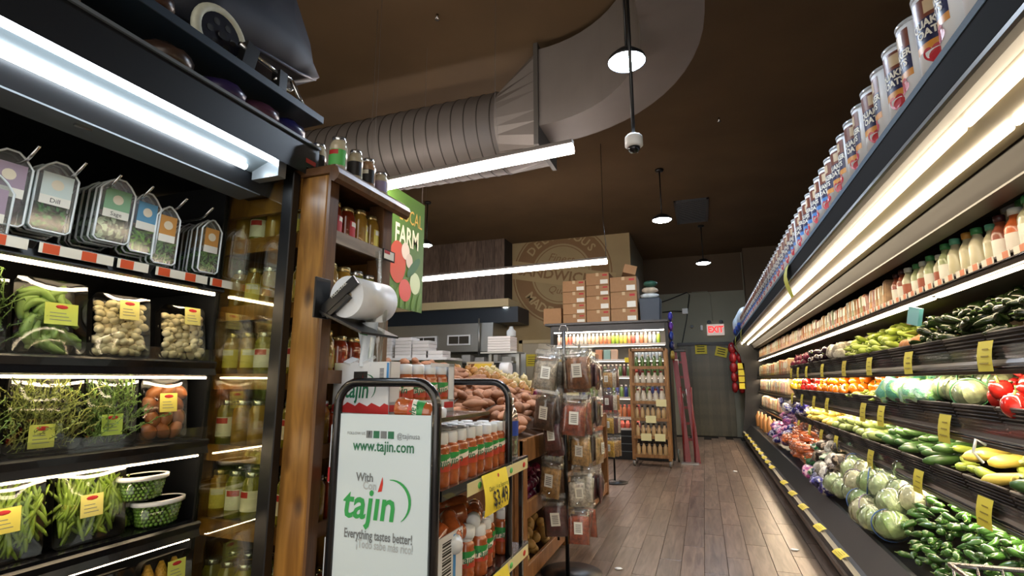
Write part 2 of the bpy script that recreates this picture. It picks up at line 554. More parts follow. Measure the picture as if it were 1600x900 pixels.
# soffit with upright wood planks above the kitchen, beige band under it
sof = struct('soffit', MB().box((-7.2, 9.93, 2.9), (-3.83, 10.4, CEIL), flat('soffit_core', '#2a241f', 0.8)))
M_sofw = wood('soffit_plank', '#4b3c33', '#7b685a', scale=(5, 5, 0.6), rough=0.6, rand=0.3)
spm = MB().box((-0.1085, -0.012, -0.68), (0.1085, 0.012, 0.68), M_sofw).mesh('plank', 0.002)
for k in range(15):
    o = bpy.data.objects.new('plank', spm); COL.objects.link(o); o.parent = sof
    o.location = (-3.94 - 0.22 * k, 9.917 - 0.003 * (k % 2), 3.58)
obj('band', MB().box((-7.2, 9.6, 2.74), (-3.62, 10.4, 2.9), M_cream), sof, label='beige band under the planks')
# two recessed downlights in the band
for k, (x, y) in enumerate(((-4.37, 9.8), (-3.72, 9.75))):
    t = thing('recessed_downlight', ['larger lit downlight in the beige band over the kitchen hood', 'small downlight at the right end of the beige kitchen band'][k], 'ceiling light', (x, y, 2.72))
    obj('trim_ring', MB().lathe([(0.075, 0.02), (0.1, 0.0), (0.1, 0.02)], M_white, 20, (x, y, 2.72)), t)
    obj('lens', MB().lathe([(0.0, 0.004), (0.075, 0.004)], lamp_mat('downlight', '#fff3d8', 70 if k == 0 else 6), 20, (x, y, 2.72)), t)
# air vent grille in the ceiling, far
t = thing('ceiling_vent', 'grey slatted air vent in the dark ceiling above the far lamps', 'vent', (-0.02, 9.4, CEIL - 0.03))
M_vent = flat('vent_grey', '#4a4d50', 0.5)
obj('frame', MB().box((-0.3, 8.75, CEIL - 0.02), (0.26, 8.8, CEIL), M_vent).box((-0.3, 10.05, CEIL - 0.02), (0.26, 10.1, CEIL), M_vent).box((-0.3, 8.75, CEIL - 0.02), (-0.26, 10.1, CEIL), M_vent).box((0.22, 8.75, CEIL - 0.02), (0.26, 10.1, CEIL), M_vent), t)
slm = MB().box((-0.24, -0.012, -0.004), (0.24, 0.012, 0.004), M_vent, rot=(0.6, 0, 0)).mesh('slat')
for k in range(24):
    o = bpy.data.objects.new('slat', slm); COL.objects.link(o); o.parent = t
    o.location = (0, 8.83 + k * 0.052 - 9.4, 0.018)

# ---------------------------------------------------------------- spiral duct with elbow
M_duct = flat('duct_grey', '#6f6862', 0.5, metal=0.3, var=0.05, nscale=4)
t = thing('air_duct', 'large grey spiral air duct with square elbow under the dark ceiling', 'duct', (-2.4, 4.25, 3.2))
ax, az, rr = 4.3, 3.6, 0.385
obj('round_duct', MB().cyl((-7.0, ax, az), (-1.62, ax, az), rr, M_duct, n=40), t)
M_seam = flat('duct_seam', '#3d3833', 0.5, metal=0.3)
sm = None
for k in range(19):
    x = -1.68 - 0.13 * k
    if sm is None:
        mb = MB(); pts = []
        for q in range(41):
            a = 2 * PI * q / 40; pts.append((0.035 * q / 40, (rr + 0.001) * math.cos(a), (rr + 0.001) * math.sin(a)))
        mb.tube(pts, 0.006, M_seam, 5); sm = mb.mesh('spiral_seam')
    o = bpy.data.objects.new('spiral_seam', sm); COL.objects.link(o); o.parent = t
    o.location = (x + 2.4, ax - 4.25, az - 3.2)
# round to square transition
mb = MB(); n = 32; va = []; vb2 = []
for q in range(n):
    a = 2 * PI * q / n + PI / n
    va.append((-1.62, ax + rr * math.cos(a), az + rr * math.sin(a)))
    c, s = math.cos(a), math.sin(a); k = 1 / max(abs(c), abs(s))
    vb2.append((-1.22, 4.2 + 0.27 * c * k, 3.72 + 0.46 * s * k))
mb.add(va + vb2, [(q, (q + 1) % n, n + (q + 1) % n, n + q) for q in range(n)], M_duct)
obj('transition', mb, t)
obj('collar', MB().box((-1.24, 3.9, 3.24), (-1.2, 4.5, 4.2), flat('duct_collar', '#4d4944', 0.5, metal=0.3)), t)
# square elbow turning towards the viewer and straight run overhead
mb = MB(); cx, cy = -1.22, 2.95; r0, r1, z0, z1 = 0.98, 1.36, 3.42, 4.15; N = 14
vs = []
for q in range(N + 1):
    a = PI / 2 * (1 - q / N)
    for r, z in ((r0, z0), (r1, z0), (r1, z1), (r0, z1)):
        vs.append((cx + r * math.cos(a), cy + r * math.sin(a), z))
for r, z in ((r0, z0), (r1, z0), (r1, z1), (r0, z1)):
    vs.append((cx + r, -1.5, z))
fs = []
for q in range(N + 1):
    for k in range(4):
        fs.append((4 * q + k, 4 * q + (k + 1) % 4, 4 * q + 4 + (k + 1) % 4, 4 * q + 4 + k))
mb.add(vs, fs, M_duct)
obj('square_elbow', mb, t)

# ---------------------------------------------------------------- hanging lamps
def pendant(name, label, x, y, z, r, power, col='#dcecff'):
    t = thing(name, label, 'lamp', (x, y, z), 'round pendant lamps under the ceiling')
    M_sh = flat('lamp_housing', '#101318', 0.4)
    obj('housing', MB().lathe([(r * 0.2, 0.09), (r * 0.5, 0.075), (r * 0.93, 0.025), (r, 0.0), (r * 0.95, -0.004), (r * 0.95, 0.008)], M_sh, 32, (x, y, z)), t)
    obj('lens', MB().lathe([(0.0, -0.03), (r * 0.45, -0.026), (r * 0.8, -0.012), (r * 0.94, 0.002)], lamp_mat('pendant_lens_%d' % power, col, power), 32, (x, y, z)), t)
    obj('rod', MB().cyl((x, y, z + 0.08), (x, y, CEIL), 0.009, M_black, n=8), t)
    obj('canopy_cap', MB().lathe([(0.06, CEIL - z), (0.055, CEIL - z - 0.03), (0.0, CEIL - z - 0.035)], M_black, 16, (x, y, z)), t)
    return t
pendant('pendant_lamp', 'biggest bright pendant lamp hanging beside the duct elbow', -0.345, 3.1, 3.3, 0.125, 150)
pendant('pendant_lamp', 'round pendant lamp below the ceiling vent, second from the camera', -0.42, 7.3, 3.5, 0.14, 90)
pendant('pendant_lamp', 'farthest pendant lamp in front of the back wall above the exit sign', 0.13, 10.4, 3.5, 0.14, 90)
pendant('pendant_lamp', 'small pendant lamp beside the green farm banner', -4.25, 7.35, 3.5, 0.1, 120)

# security camera dome on a long pole
t = thing('security_camera', 'white dome security camera on a black pole below the big lamp', 'camera', (-0.3, 2.88, 2.6))
obj('pole', MB().cyl((-0.3, 2.88, 2.67), (-0.3, 2.88, CEIL), 0.011, M_black, n=10), t)
obj('housing', MB().lathe([(0.0, 0.07), (0.04, 0.07), (0.05, 0.06), (0.052, 0.045), (0.05, 0.04), (0.052, 0.035), (0.052, 0.005), (0.038, -0.005)], M_white, 24, (-0.3, 2.88, 2.6)), t)
obj('dome', MB().lathe([(0.036, -0.004), (0.033, -0.02), (0.022, -0.034), (0.0, -0.04)], flat('smoked_dome', '#15161a', 0.08), 20, (-0.3, 2.88, 2.6)), t)

# suspended linear tubes
def batten(label, a, b, wires):
    a = Vector(a); b = Vector(b); d = (b - a).normalized()
    t = thing('linear_light', label, 'light', ((a + b) / 2), 'suspended linear lights')
    obj('tube', MB().cyl(a, b, 0.03, lamp_mat('linear_tube', '#fff1ea', 26), n=12), t)
    top = Vector((0, 0, 0.035)); s = d.cross(Vector((0, 0, 1))) * 0.02
    q = MB(); c = [a + top - s, a + top + s, b + top + s, b + top - s]
    q.add(c + [p + Vector((0, 0, 0.025)) for p in c], [(0, 1, 2, 3), (7, 6, 5, 4), (0, 4, 5, 1), (1, 5, 6, 2), (2, 6, 7, 3), (3, 7, 4, 0)], flat('batten_grey', '#55504b', 0.5))
    obj('housing', q, t)
    for f in wires:
        p = a.lerp(b, f)
        obj('wire', MB().tube([p + Vector((0, 0, 0.05)), p + Vector((0.01, 0, 0.2)), p + Vector((-0.015, 0, 0.5)), Vector((p.x - 0.015, p.y, CEIL))], 0.004 if f > 0.9 else 0.0014, M_black if f > 0.9 else M_duct, 6), t)
    return t
batten('nearer white linear light tube hanging in front of the grey duct', (-2.5, 3.15, 2.7), (-0.69, 2.99, 2.7), (0.1, 0.7))
batten('farther white linear light tube hanging before the sandwich emblem', (-3.95, 6.42, 2.7), (-1.035, 6.19, 2.7), (0.08, 0.995))

# sprinkler heads on the ceiling
for k, (x, y) in enumerate(((-1.05, 2.75), (-1.9, 3.35), (0.35, 6.0))):
    single('sprinkler_head', MB().cyl((x, y, CEIL - 0.04), (x, y, CEIL), 0.012, M_chrome, n=8).lathe([(0.0, -0.05), (0.022, -0.048), (0.022, -0.04), (0.0, -0.04)], M_chrome, 12, (x, y, CEIL)), 'small chrome sprinkler head on the dark ceiling', 'sprinkler', 'ceiling sprinkler heads')
# thin pipe along the ceiling
single('conduit_pipe', MB().tube([(-4.2, 6.6, CEIL - 0.05), (-2.0, 6.0, CEIL - 0.05), (-0.9, 5.6, CEIL - 0.05)], 0.012, M_duct, 8), 'thin grey conduit pipe running under the ceiling past the duct', 'pipe')
# ================================================================ refrigerated cases
M_tubeL = lamp_mat('case_tube_cool', '#eaf6ff', 9)
M_tubeR = lamp_mat('case_tube_warm', '#ffe9c8', 9)
M_led = lamp_mat('shelf_led_warm', '#ffe2b8', 14)
M_refl = flat('tube_reflector', '#666f73', 0.3)
M_glass = clear('case_glass', '#f4f6e8', 0.05, 0.02, 0.0, 0.3)
M_lip = clear('clear_lip', '#f4f4f0', 0.03, 0.06, 0.01, 0.14)
M_inner = flat('case_interior', '#101214', 0.5)
M_innerR = flat('case_interior_right', '#7d6c52', 0.4)
M_rail = flat('shelf_rail', '#0e0f12', 0.25, coat=0.3)
M_grey = flat('grey_edge', '#5d6468', 0.4)

# ---------------- left case
LX = -1.65
LY0, LY1 = -0.9, 1.385
cl = thing('refrigerated_case', 'black open refrigerated case with lit canopy on the left holding packed vegetables', 'refrigerator', (-1.8, 0.3, 0))
obj('canopy', MB().ext([(-1.33, 2.0), (-1.33, 2.125), (-2.35, 2.125), (-2.35, 2.02), (-1.68, 1.99), (-1.6, 1.93), (-1.5, 1.93), (-1.48, 1.985), (-1.36, 2.03)], LY0, 1.41, M_case), cl)
obj('canopy_end_cap', MB().box((-2.35, 1.41, 2.03), (-1.33, 1.47, 2.125), M_case), cl)
obj('canopy_trim', MB().box((-1.334, LY0, 2.118), (-1.322, 1.47, 2.128), M_grey), cl)
obj('reflector', MB().ext([(-1.365, 2.034), (-1.36, 2.028), (-1.475, 1.984), (-1.48, 1.99)], LY0, 1.34, M_refl), cl)
for k, (x, z) in enumerate(((-1.372, 2.012), (-1.448, 1.982))):
    obj('light_tube', MB().cyl((x, LY0, z), (x, 1.32 - 0.07 * k, z), 0.011, M_tubeL, n=10), cl)
obj('tube_end_bracket', MB().box((-1.47, 1.30, 1.955), (-1.35, 1.335, 2.03), flat('bracket_grey', '#8a9094', 0.35, metal=0.5)), cl)
obj('air_grille', MB().ext([(-1.5, 1.935), (-1.5, 1.925), (-1.6, 1.92), (-1.6, 1.935)], LY0, 1.37, M_grey), cl)
obj('back_panel', MB().box((-2.37, LY0, 0.2), (-2.3, 1.37, 2.05), M_inner), cl)
obj('base', MB().ext([(-1.38, 0.0), (-1.34, 0.12), (-1.34, 0.38), (-1.42, 0.42), (-1.5, 0.40), (-2.35, 0.40), (-2.35, 0)], LY0, 1.40, M_case), cl, 0.004)
obj('end_post', MB().ext([(-1.345, 0.35), (-1.352, 2.0), (-1.4, 2.0), (-1.40, 0.35)], 1.375, 1.41, M_black), cl, 0.003)
obj('end_glass', MB().box((-1.69, 1.392, 0.42), (-1.395, 1.398, 1.99), M_glass), cl)
obj('end_wall', MB().box((-2.35, 1.385, 0.2), (-1.69, 1.405, 2.0), M_inner), cl)
LSH = [1.60, 1.30, 1.035, 0.765]
for k, z in enumerate(LSH):
    s = obj('shelf', MB().box((-2.3, LY0, z - 0.028), (LX - 0.012, 1.365, z + 0.022), M_rail), cl)
    obj('front_rail', MB().ext([(LX + 0.004, z - 0.035), (LX + 0.02, z - 0.03), (LX + 0.012, z - 0.008), (LX + 0.02, z + 0.012), (LX + 0.01, z + 0.018), (LX - 0.01, z + 0.012), (LX - 0.01, z - 0.035)], LY0, 1.372, M_rail), s)
    obj('led_strip', MB().box((LX - 0.022, LY0, z - 0.043), (LX - 0.012, 1.36, z - 0.036), M_led), s)
    if k in (1, 2):
        obj('clear_lip', MB().box((LX + 0.006, LY0, z + 0.015), (LX + 0.009, 1.37, z + 0.058), M_lip), s)
# tag strip on the herb shelf: white cards with an orange block
tm = MB().box((-0.001, -0.046, -0.014), (0.001, 0.046, 0.014), M_tagw).box((0.001, -0.038, -0.013), (0.0016, 0.0, 0.013), M_tago).mesh('price_tag')
for k in range(9):
    o = bpy.data.objects.new('price_tag', tm); COL.objects.link(o); o.parent = cl
    o.location = (LX + 0.024 + 1.8, 0.52 + k * 0.104 + (0.012 if k % 3 == 0 else 0) - 0.3, 1.598)
# peg hooks
hm = MB().tube([(-0.58, 0, -0.012), (-0.02, 0, -0.006), (0.0, 0, 0.0), (0.04, 0, 0.03)], 0.0045, M_chrome, 6).mesh('peg_hook')
HOOKS = [0.76, 0.872, 0.967, 1.065, 1.182, 1.282]
for y in HOOKS:
    o = bpy.data.objects.new('peg_hook', hm); COL.objects.link(o); o.parent = cl
    o.location = (-1.66 + 1.8, y - 0.3, 1.835)
obj('red_sticker', MB().box((-1.332, 1.405, 2.045), (-1.329, 1.455, 2.062), flat('sticker_red', '#a3201f', 0.5)), cl)
obj('ceiling_seam', MB().tube([(-1.66, LY0, 1.985), (-1.66, 1.3, 1.985)], 0.002, M_grey, 5), cl)
obj('silver_clip', MB().box((-1.532, 0.78, 1.917), (-1.522, 0.82, 1.924), M_chrome), cl)

# board above the canopy
t = thing('overhead_shelf', 'dark blue-grey board shelf above the left case canopy', 'shelf', (-1.8, 0.3, 2.13))
obj('board', MB().box((-2.3, LY0, 2.245), (-1.345, 1.5, 2.275), flat('board_blue', '#1b2b3a', 0.5)), t, 0.002)
for y in (-0.3, 0.5, 1.3):
    obj('bracket', MB().box((-2.25, y, 2.125), (-2.2, y + 0.04, 2.245), M_black), t)

# ---------------- right case
RY0, RY1 = -0.7, 12.1
cr = thing('refrigerated_case', 'long black multideck refrigerated case along the right wall holding loose produce', 'refrigerator', (1.2, 6, 0))
obj('base', MB().ext([(0.75, 0), (0.735, 0.10), (0.70, 0.12), (0.69, 0.18), (0.705, 0.205), (0.73, 0.20), (0.76, 0.215), (0.87, 0.335), (0.89, 0.34), (0.90, 0.32), (1.8, 0.32), (1.8, 0)], RY0, RY1, flat('case_base', '#17181a', 0.4)), cr)
obj('bumper', MB().ext([(0.688, 0.125), (0.68, 0.135), (0.68, 0.165), (0.69, 0.175), (0.70, 0.17), (0.70, 0.125)], RY0, RY1, flat('bumper_brown', '#3b3029', 0.35)), cr)
obj('tag_channel', MB().ext([(0.70, 0.205), (0.695, 0.215), (0.735, 0.207), (0.735, 0.2)], RY0, RY1, flat('tag_channel', '#8c8676', 0.35)), cr)
obj('inner_back', MB().box((1.75, RY0, 0.3), (1.8, RY1, 2.1), M_innerR), cr)
obj('canopy', MB().ext([(0.655, 1.985), (0.655, 2.10), (1.8, 2.10), (1.8, 2.03), (1.3, 2.0), (1.12, 1.93), (1.03, 1.93), (1.0, 2.03), (0.79, 2.06), (0.78, 2.045), (0.70, 2.0)], RY0, RY1, flat('canopy_dark', '#1f1b15', 0.6)), cr)
obj('canopy_top_edge', MB().box((0.645, RY0, 2.09), (0.665, RY1, 2.112), flat('canopy_edge_blue', '#4f6070', 0.7, spec=0.2)), cr)
obj('canopy_fascia', MB().box((0.648, RY0, 1.998), (0.656, RY1, 2.09), flat('fascia_black', '#08090a', 0.8, spec=0.1)), cr)
obj('canopy_lower_trim', MB().box((0.648, RY0, 1.983), (0.66, RY1, 1.996), M_grey), cr)
obj('reflector', MB().ext([(0.78, 2.05), (0.78, 2.045), (0.99, 2.01), (0.99, 2.015)], RY0, RY1, flat('reflector_warm', '#585140', 0.3)), cr)
for k, (x, z) in enumerate(((0.81, 2.028), (0.925, 2.012))):
    for j in range(10):
        y0 = RY0 + 0.05 + j * 1.27
        obj('light_tube', MB().cyl((x, y0, z), (x, min(y0 + 1.23, RY1 - 0.05), z), 0.013, M_tubeR, n=10), cr)
obj('air_grille', MB().ext([(1.03, 1.93), (1.03, 1.922), (1.12, 1.918), (1.12, 1.93)], RY0, RY1, flat('grille_brown', '#352d24', 0.4)), cr)
# end wall of the case, far
obj('end_panel', MB().ext([(0.70, 0.1), (0.74, 0.4), (0.80, 0.9), (0.82, 1.4), (0.76, 1.8), (0.655, 1.97), (0.655, 2.1), (1.8, 2.1), (1.8, 0.0), (0.75, 0)], RY1, RY1 + 0.06, M_black), cr)
RX = 1.08
RSH = [0.72, 1.03, 1.32, 1.715]
M_railR = flat('rail_brown', '#2b211a', 0.3)
for k, z in enumerate(RSH):
    xx = RX + (0.03 if k == 3 else 0)
    s = obj('shelf', MB().ext([(xx, z - 0.03), (xx, z - 0.01), (1.75, z + (0.10 if k < 3 else 0.0)), (1.75, z + (0.08 if k < 3 else -0.02))], RY0, RY1, flat('shelf_dark', '#1a1715', 0.4)), cr)
    obj('front_rail', MB().ext([(xx - 0.02, z - 0.045), (xx - 0.024, z - 0.03), (xx - 0.014, z - 0.02), (xx - 0.024, z - 0.005), (xx - 0.016, z + 0.01), (xx, z + 0.012), (xx, z - 0.045)], RY0, RY1, M_railR), s)
    obj('rail_highlight', MB().box((xx - 0.026, RY0, z - 0.02), (xx - 0.018, RY1, z - 0.017), M_chrome), s)
    if k < 3:
        obj('clear_lip', MB().box((xx - 0.018, RY0, z + 0.01), (xx - 0.015, RY1, z + 0.06), M_lip), s)
    for j in range(10):
        y0 = RY0 + 0.05 + j * 1.27
        obj('led_strip', MB().box((xx + 0.004, y0, z - (0.057 if k == 3 else 0.043)), (xx + 0.024, y0 + 1.22, z - (0.048 if k == 3 else 0.033)), M_led if k == 3 else lamp_mat('shelf_led_low', '#ffe6c4', 26)), s)
# orange and white price strip on the bottle shelf
tm = MB().box((-0.001, -0.045, -0.014), (0.001, 0.045, 0.014), M_tagw).box((-0.0016, -0.036, -0.013), (-0.001, 0.004, 0.013), flat('tag_salmon', '#d98a66', 0.6)).mesh('price_tag')
for k in range(70):
    o = bpy.data.objects.new('price_tag', tm); COL.objects.link(o); o.parent = cr
    o.location = (RX + 0.03 - 0.028 - 1.2, 1.7 + k * 0.115 - 6, 1.712)
# ================================================================ wooden jar rack at the end of the left case
M_pine = wood('knotty_pine', '#5f3e18', '#966c32', scale=(4, 4, 0.5), rough=0.3, rand=0.08, knots=True, bump=0.06)
M_oak = wood('brown_stain', '#49301c', '#6b4a2c', scale=(4, 4, 0.6), rough=0.4, rand=0.12)
M_greyw = wood('grey_lip_wood', '#6f6254', '#968775', scale=(4, 0.8, 4), rough=0.6, rand=0.1)
RKX0, RKX1, RKY0, RKY1 = -1.78, -1.235, 1.418, 1.84
rk = thing('jar_rack', 'stained knotty pine rack of jars at the end of the left case', 'shelf', (-1.5, 1.63, 0))
obj('corner_post', MB().box((-1.352, RKY0, 0), (RKX1, RKY0 + 0.05, 1.99), M_pine), rk, 0.004)
obj('corner_post', MB().box((-1.31, RKY1 - 0.07, 0), (RKX1, RKY1, 1.99), M_oak), rk, 0.004)
obj('corner_post', MB().box((RKX0, RKY0, 0), (RKX0 + 0.07, RKY0 + 0.05, 1.99), M_pine), rk, 0.004)
obj('corner_post', MB().box((RKX0, RKY1 - 0.05, 0), (RKX0 + 0.07, RKY1, 1.99), M_oak), rk, 0.004)
obj('stile_edge', MB().box((RKX1, RKY0 + 0.004, 0), (RKX1 + 0.012, RKY0 + 0.05, 1.99), M_oak), rk)
RKS = [1.77, 1.515, 1.265, 1.015, 0.765, 0.46, 0.12]
for k, z in enumerate(RKS):
    s = obj('shelf', MB().box((RKX0 + 0.01, RKY0 + 0.005, z - 0.02), (RKX1 - 0.005, RKY1 - 0.01, z), M_oak), rk)
    obj('side_rail', MB().box((RKX0 + 0.07, RKY0, z - 0.045), (-1.352, RKY0 + 0.018, z + 0.01), M_pine), s)
    obj('front_lip', MB().box((RKX1 - 0.004, RKY0 + 0.05, z - 0.025), (RKX1 + 0.008, RKY1 - 0.07, z + 0.022), M_greyw if k == 0 else M_oak), s)
obj('side_panel', MB().box((RKX0 + 0.07, RKY0, 1.87), (-1.352, RKY0 + 0.018, 1.99), M_pine), rk)
obj('back_panel', MB().box((RKX0 - 0.012, RKY0, 0.1), (RKX0, RKY1, 1.99), M_pine), rk)
obj('far_side_panel', MB().box((RKX0 + 0.07, RKY1 - 0.018, 0.1), (-1.31, RKY1, 1.99), M_pine), rk)
obj('cornice', MB().ext([(-1.22, 1.965), (-1.2, 1.955), (-1.185, 1.965), (-1.178, 1.985), (-1.185, 2.005), (-1.2, 2.015), (-1.22, 2.012)], RKY0 - 0.01, RKY1 + 0.05, M_oak, smooth=False), rk)
obj('top_board', MB().box((RKX0 - 0.02, RKY0 - 0.008, 1.99), (-1.2, RKY1 + 0.045, 2.022), M_oak), rk, 0.003)

# jars
def jar_proto(r, h, content, lid, label=None, band=None):
    body = MB().lathe([(r * 0.9, 0), (r, 0.006), (r, h * 0.72), (r * 0.97, h * 0.78), (r * 0.72, h * 0.88), (r * 0.72, h * 0.9)], content, 18).mesh('jar_body')
    parts = [('lid', MB().lathe([(r * 0.76, h * 0.885), (r * 0.78, h * 0.89), (r * 0.78, h * 0.985), (r * 0.72, h), (0, h)], lid, 18).mesh('lid'), None)]
    if label is not None:
        lb = MB().lathe([(r + 0.0008, h * 0.2), (r + 0.0008, h * 0.62)], label, 14, a0=-1.7, a1=0.6)
        if band is not None:
            lb.lathe([(r + 0.0014, h * 0.48), (r + 0.0014, h * 0.6)], band, 8, a0=-1.5, a1=-0.3)
        parts.append(('label', lb.mesh('label'), None))
    return Proto(body, parts)
M_gold = flat('lid_gold', '#b9a878', 0.25, metal=0.8)
M_silver = flat('lid_silver', '#c2c6c8', 0.2, metal=0.9)
J_honey = flat('honey_contents', '#94722a', 0.15, coat=1.0, rand=0.15, var=0.12, nscale=40)
J_olive = flat('pickle_contents', '#7d7a2c', 0.15, coat=1.0, rand=0.2, var=0.25, nscale=60)
J_salsa = flat('salsa_contents', '#7c2d12', 0.15, coat=1.0, rand=0.15, var=0.2, nscale=60)
J_pale = flat('pale_contents', '#b7ae94', 0.15, coat=1.0, rand=0.12, var=0.1, nscale=40)
M_lyel = flat('label_yellow', '#d8c85a', 0.55)
M_lgrn = flat('label_green', '#58b45a', 0.55)
M_lwht = flat('label_white', '#dfddd0', 0.55)
M_lred = flat('label_red', '#b3282a', 0.55)
M_lblk = flat('label_black', '#1c1a19', 0.55)
PJ = [jar_proto(0.036, 0.165, J_honey, M_gold, M_lyel, M_lwht), jar_proto(0.036, 0.165, J_olive, M_silver, M_lwht, M_lred), jar_proto(0.036, 0.15, J_salsa, M_gold, M_lred, M_lwht), jar_proto(0.036, 0.165, J_honey, M_silver)]
level = ['under the cornice', 'second rack shelf', 'third rack shelf', 'fourth rack shelf', 'fifth rack shelf', 'sixth rack shelf']
LABELJ = ['yellow-labelled honey jar', 'olive-green jar with white label', 'red-labelled salsa jar', 'honey-brown silver-lidded jar']
SIDE = ['near the aisle', 'second from the aisle', 'third from the aisle', 'fourth from the aisle', 'deepest inside']
for s, z in enumerate(RKS[:6]):
    # front row facing the aisle
    for k in range(4):
        y = RKY0 + 0.095 + k * 0.08
        p = (2 if k < 2 else 0) if s == 0 else random.choice((0, 1, 3, 2))
        PJ[p].put('jar', '%s, %s in front, %s' % (LABELJ[p], nth(k), level[s]), 'jar', (-1.285, y, z), (0, 0, rnd(-0.3, 0.6) + (1.9 if s else 1.4)), group='jars on the pine rack')
    # rows seen through the case glass
    for k in range(5):
        x = -1.385 - k * 0.078
        p = random.choice((0, 3, 0, 1)) if s < 4 else random.choice((1, 1, 0))
        PJ[p].put('jar', '%s behind the case glass, %s, %s' % (LABELJ[p], SIDE[k], level[s]), 'jar', (x, RKY0 + 0.075, z), (0, 0, rnd(-0.9, 0.5)), group='jars on the pine rack')
    for k in range(5):
        x = -1.39 - k * 0.078
        p = random.choice((0, 3, 1))
        PJ[p].put('jar', '%s in the middle row, %s, %s' % (LABELJ[p], SIDE[k], level[s]), 'jar', (x, RKY0 + 0.17, z), (0, 0, rnd(-0.9, 0.5)), group='jars on the pine rack')
# clear jars on the top
PT = [jar_proto(0.034, 0.15, J_pale, M_silver, M_lgrn, M_lred), jar_proto(0.03, 0.14, J_pale, M_silver, M_lblk), jar_proto(0.03, 0.14, flat('grain_contents', '#9b7a5c', 0.2, coat=1, var=0.2, nscale=80), M_silver, M_lblk, M_lwht), jar_proto(0.031, 0.115, J_pale, M_silver, flat('label_lilac', '#8f87a8', 0.5))]
for k, (x, y) in enumerate(((-1.265, 1.50), (-1.262, 1.6), (-1.262, 1.685), (-1.262, 1.775))):
    PT[k].put('jar', ['pale jar with bright green label on top of the pine rack', 'pale jar with black label on the rack top, second from the canopy', 'brown-bottomed jar with black and white label on the rack top', 'short pale jar with lilac label at the far end of the rack top'][k], 'jar', (x, y, 2.022), (0, 0, -0.6), group='jars on the rack top')
for k, (x, y) in enumerate(((-1.36, 1.5), (-1.35, 1.6), (-1.36, 1.70))):
    PT[1].put('jar', 'pale jar in the second row on the rack top, %s from the canopy' % nth(k), 'jar', (x, y, 2.022), (0, 0, -0.6), group='jars on the rack top')
t = thing('price_card', 'small white and red price card on the rack lip', 'card', (-1.212, 1.78, 1.755))
obj('card', MB().box((-1.216, 1.745, 1.745), (-1.21, 1.83, 1.79), M_black), t)
obj('face', MB().box((-1.21, 1.75, 1.75), (-1.2085, 1.82, 1.785), M_tagw).box((-1.2085, 1.75, 1.772), (-1.208, 1.79, 1.785), M_lred), t)

# ---------------------------------------------------------------- produce bag roll on the rack
t = thing('bag_roll_holder', 'black bracket with a big white produce bag roll fixed to the pine rack', 'dispenser', (-1.22, 1.5, 1.35))
obj('back_plate', MB().box((-1.222, 1.425, 1.46), (-1.214, 1.50, 1.60), M_black), t, 0.002)
ra, rb = Vector((-1.125, 1.475, 1.532)), Vector((-1.115, 1.665, 1.535))
obj('roll', MB().cyl(ra, rb, 0.072, flat('bag_roll_white', '#cfd2d4', 0.35, var=0.06, nscale=25), n=36), t)
obj('roll_core', MB().cyl(ra + Vector((0, -0.004, 0)), ra + Vector((0, 0.01, 0)), 0.022, flat('core_card', '#9a8a70', 0.8), n=20), t)
for nm, yy in (('near_arm', 1.462), ('far_arm', 1.672)):
    obj(nm, MB().box((-1.235, yy - 0.005, 1.515), (-1.06, yy + 0.005, 1.55), M_black, rot=(0, math.radians(-38), 0)).box((-1.2, yy - 0.007, 1.49), (-1.09, yy + 0.007, 1.505), M_black, rot=(0, math.radians(-38), 0)), t)
obj('base_arm', MB().box((-1.225, 1.45, 1.44), (-1.03, 1.67, 1.448), M_black, rot=(0, math.radians(24), 0)), t)
obj('arm_print', text('PULL-N-PAK', 0.014, M_lwht, (-1.14, 1.453, 1.552), (math.cos(0.66), 0, math.sin(0.66)), (-math.sin(0.66), 0, math.cos(0.66))), t)
M_film = clear('bag_film', '#e9efe9', 0.16, 0.12, 0.12, 0.4)
def drape(name, x0, x1, y, z0, z1, mat, amp, parent, nx=8, nz=10):
    mb = MB(); vs = []; fs = []
    for j in range(nz + 1):
        f = j / nz
        for i in range(nx + 1):
            g = i / nx
            vs.append((x0 + (x1 - x0) * g * (1 - 0.25 * f) + 0.02 * f, y + amp * math.sin(g * 9 + f * 3) * (0.4 + f), z1 + (z0 - z1) * f))
    for j in range(nz):
        for i in range(nx):
            a = j * (nx + 1) + i
            fs.append((a, a + 1, a + nx + 2, a + nx + 1))
    mb.add(vs, fs, mat, True)
    return obj(name, mb, parent)
b = drape('hanging_bag', -1.14, -1.045, 1.6, 1.29, 1.5, M_film, 0.012, t)
t.location.y -= 0.055
b2 = thing('produce_bag', 'crumpled white and green plastic bag under the bag roll', 'bag', (-1.1, 1.54, 1.33))
drape('film', -1.16, -1.07, 1.53, 1.3, 1.455, flat('bag_white', '#c5ced6', 0.4), 0.014, b2)
obj('green_print', MB().add([(-1.15, 1.512, 1.44), (-1.10, 1.508, 1.435), (-1.095, 1.507, 1.405), (-1.13, 1.51, 1.412)], [(0, 1, 2, 3)], flat('print_green', '#1f6b3a', 0.5)), b2)
b3 = thing('hanging_clear_bag', 'twisted clear bag strip hanging from the rack lip above the roll', 'bag', (-1.2, 1.68, 1.6))
drape('film', -1.205, -1.17, 1.68, 1.6, 1.76, M_film, 0.006, b3, 5, 8)

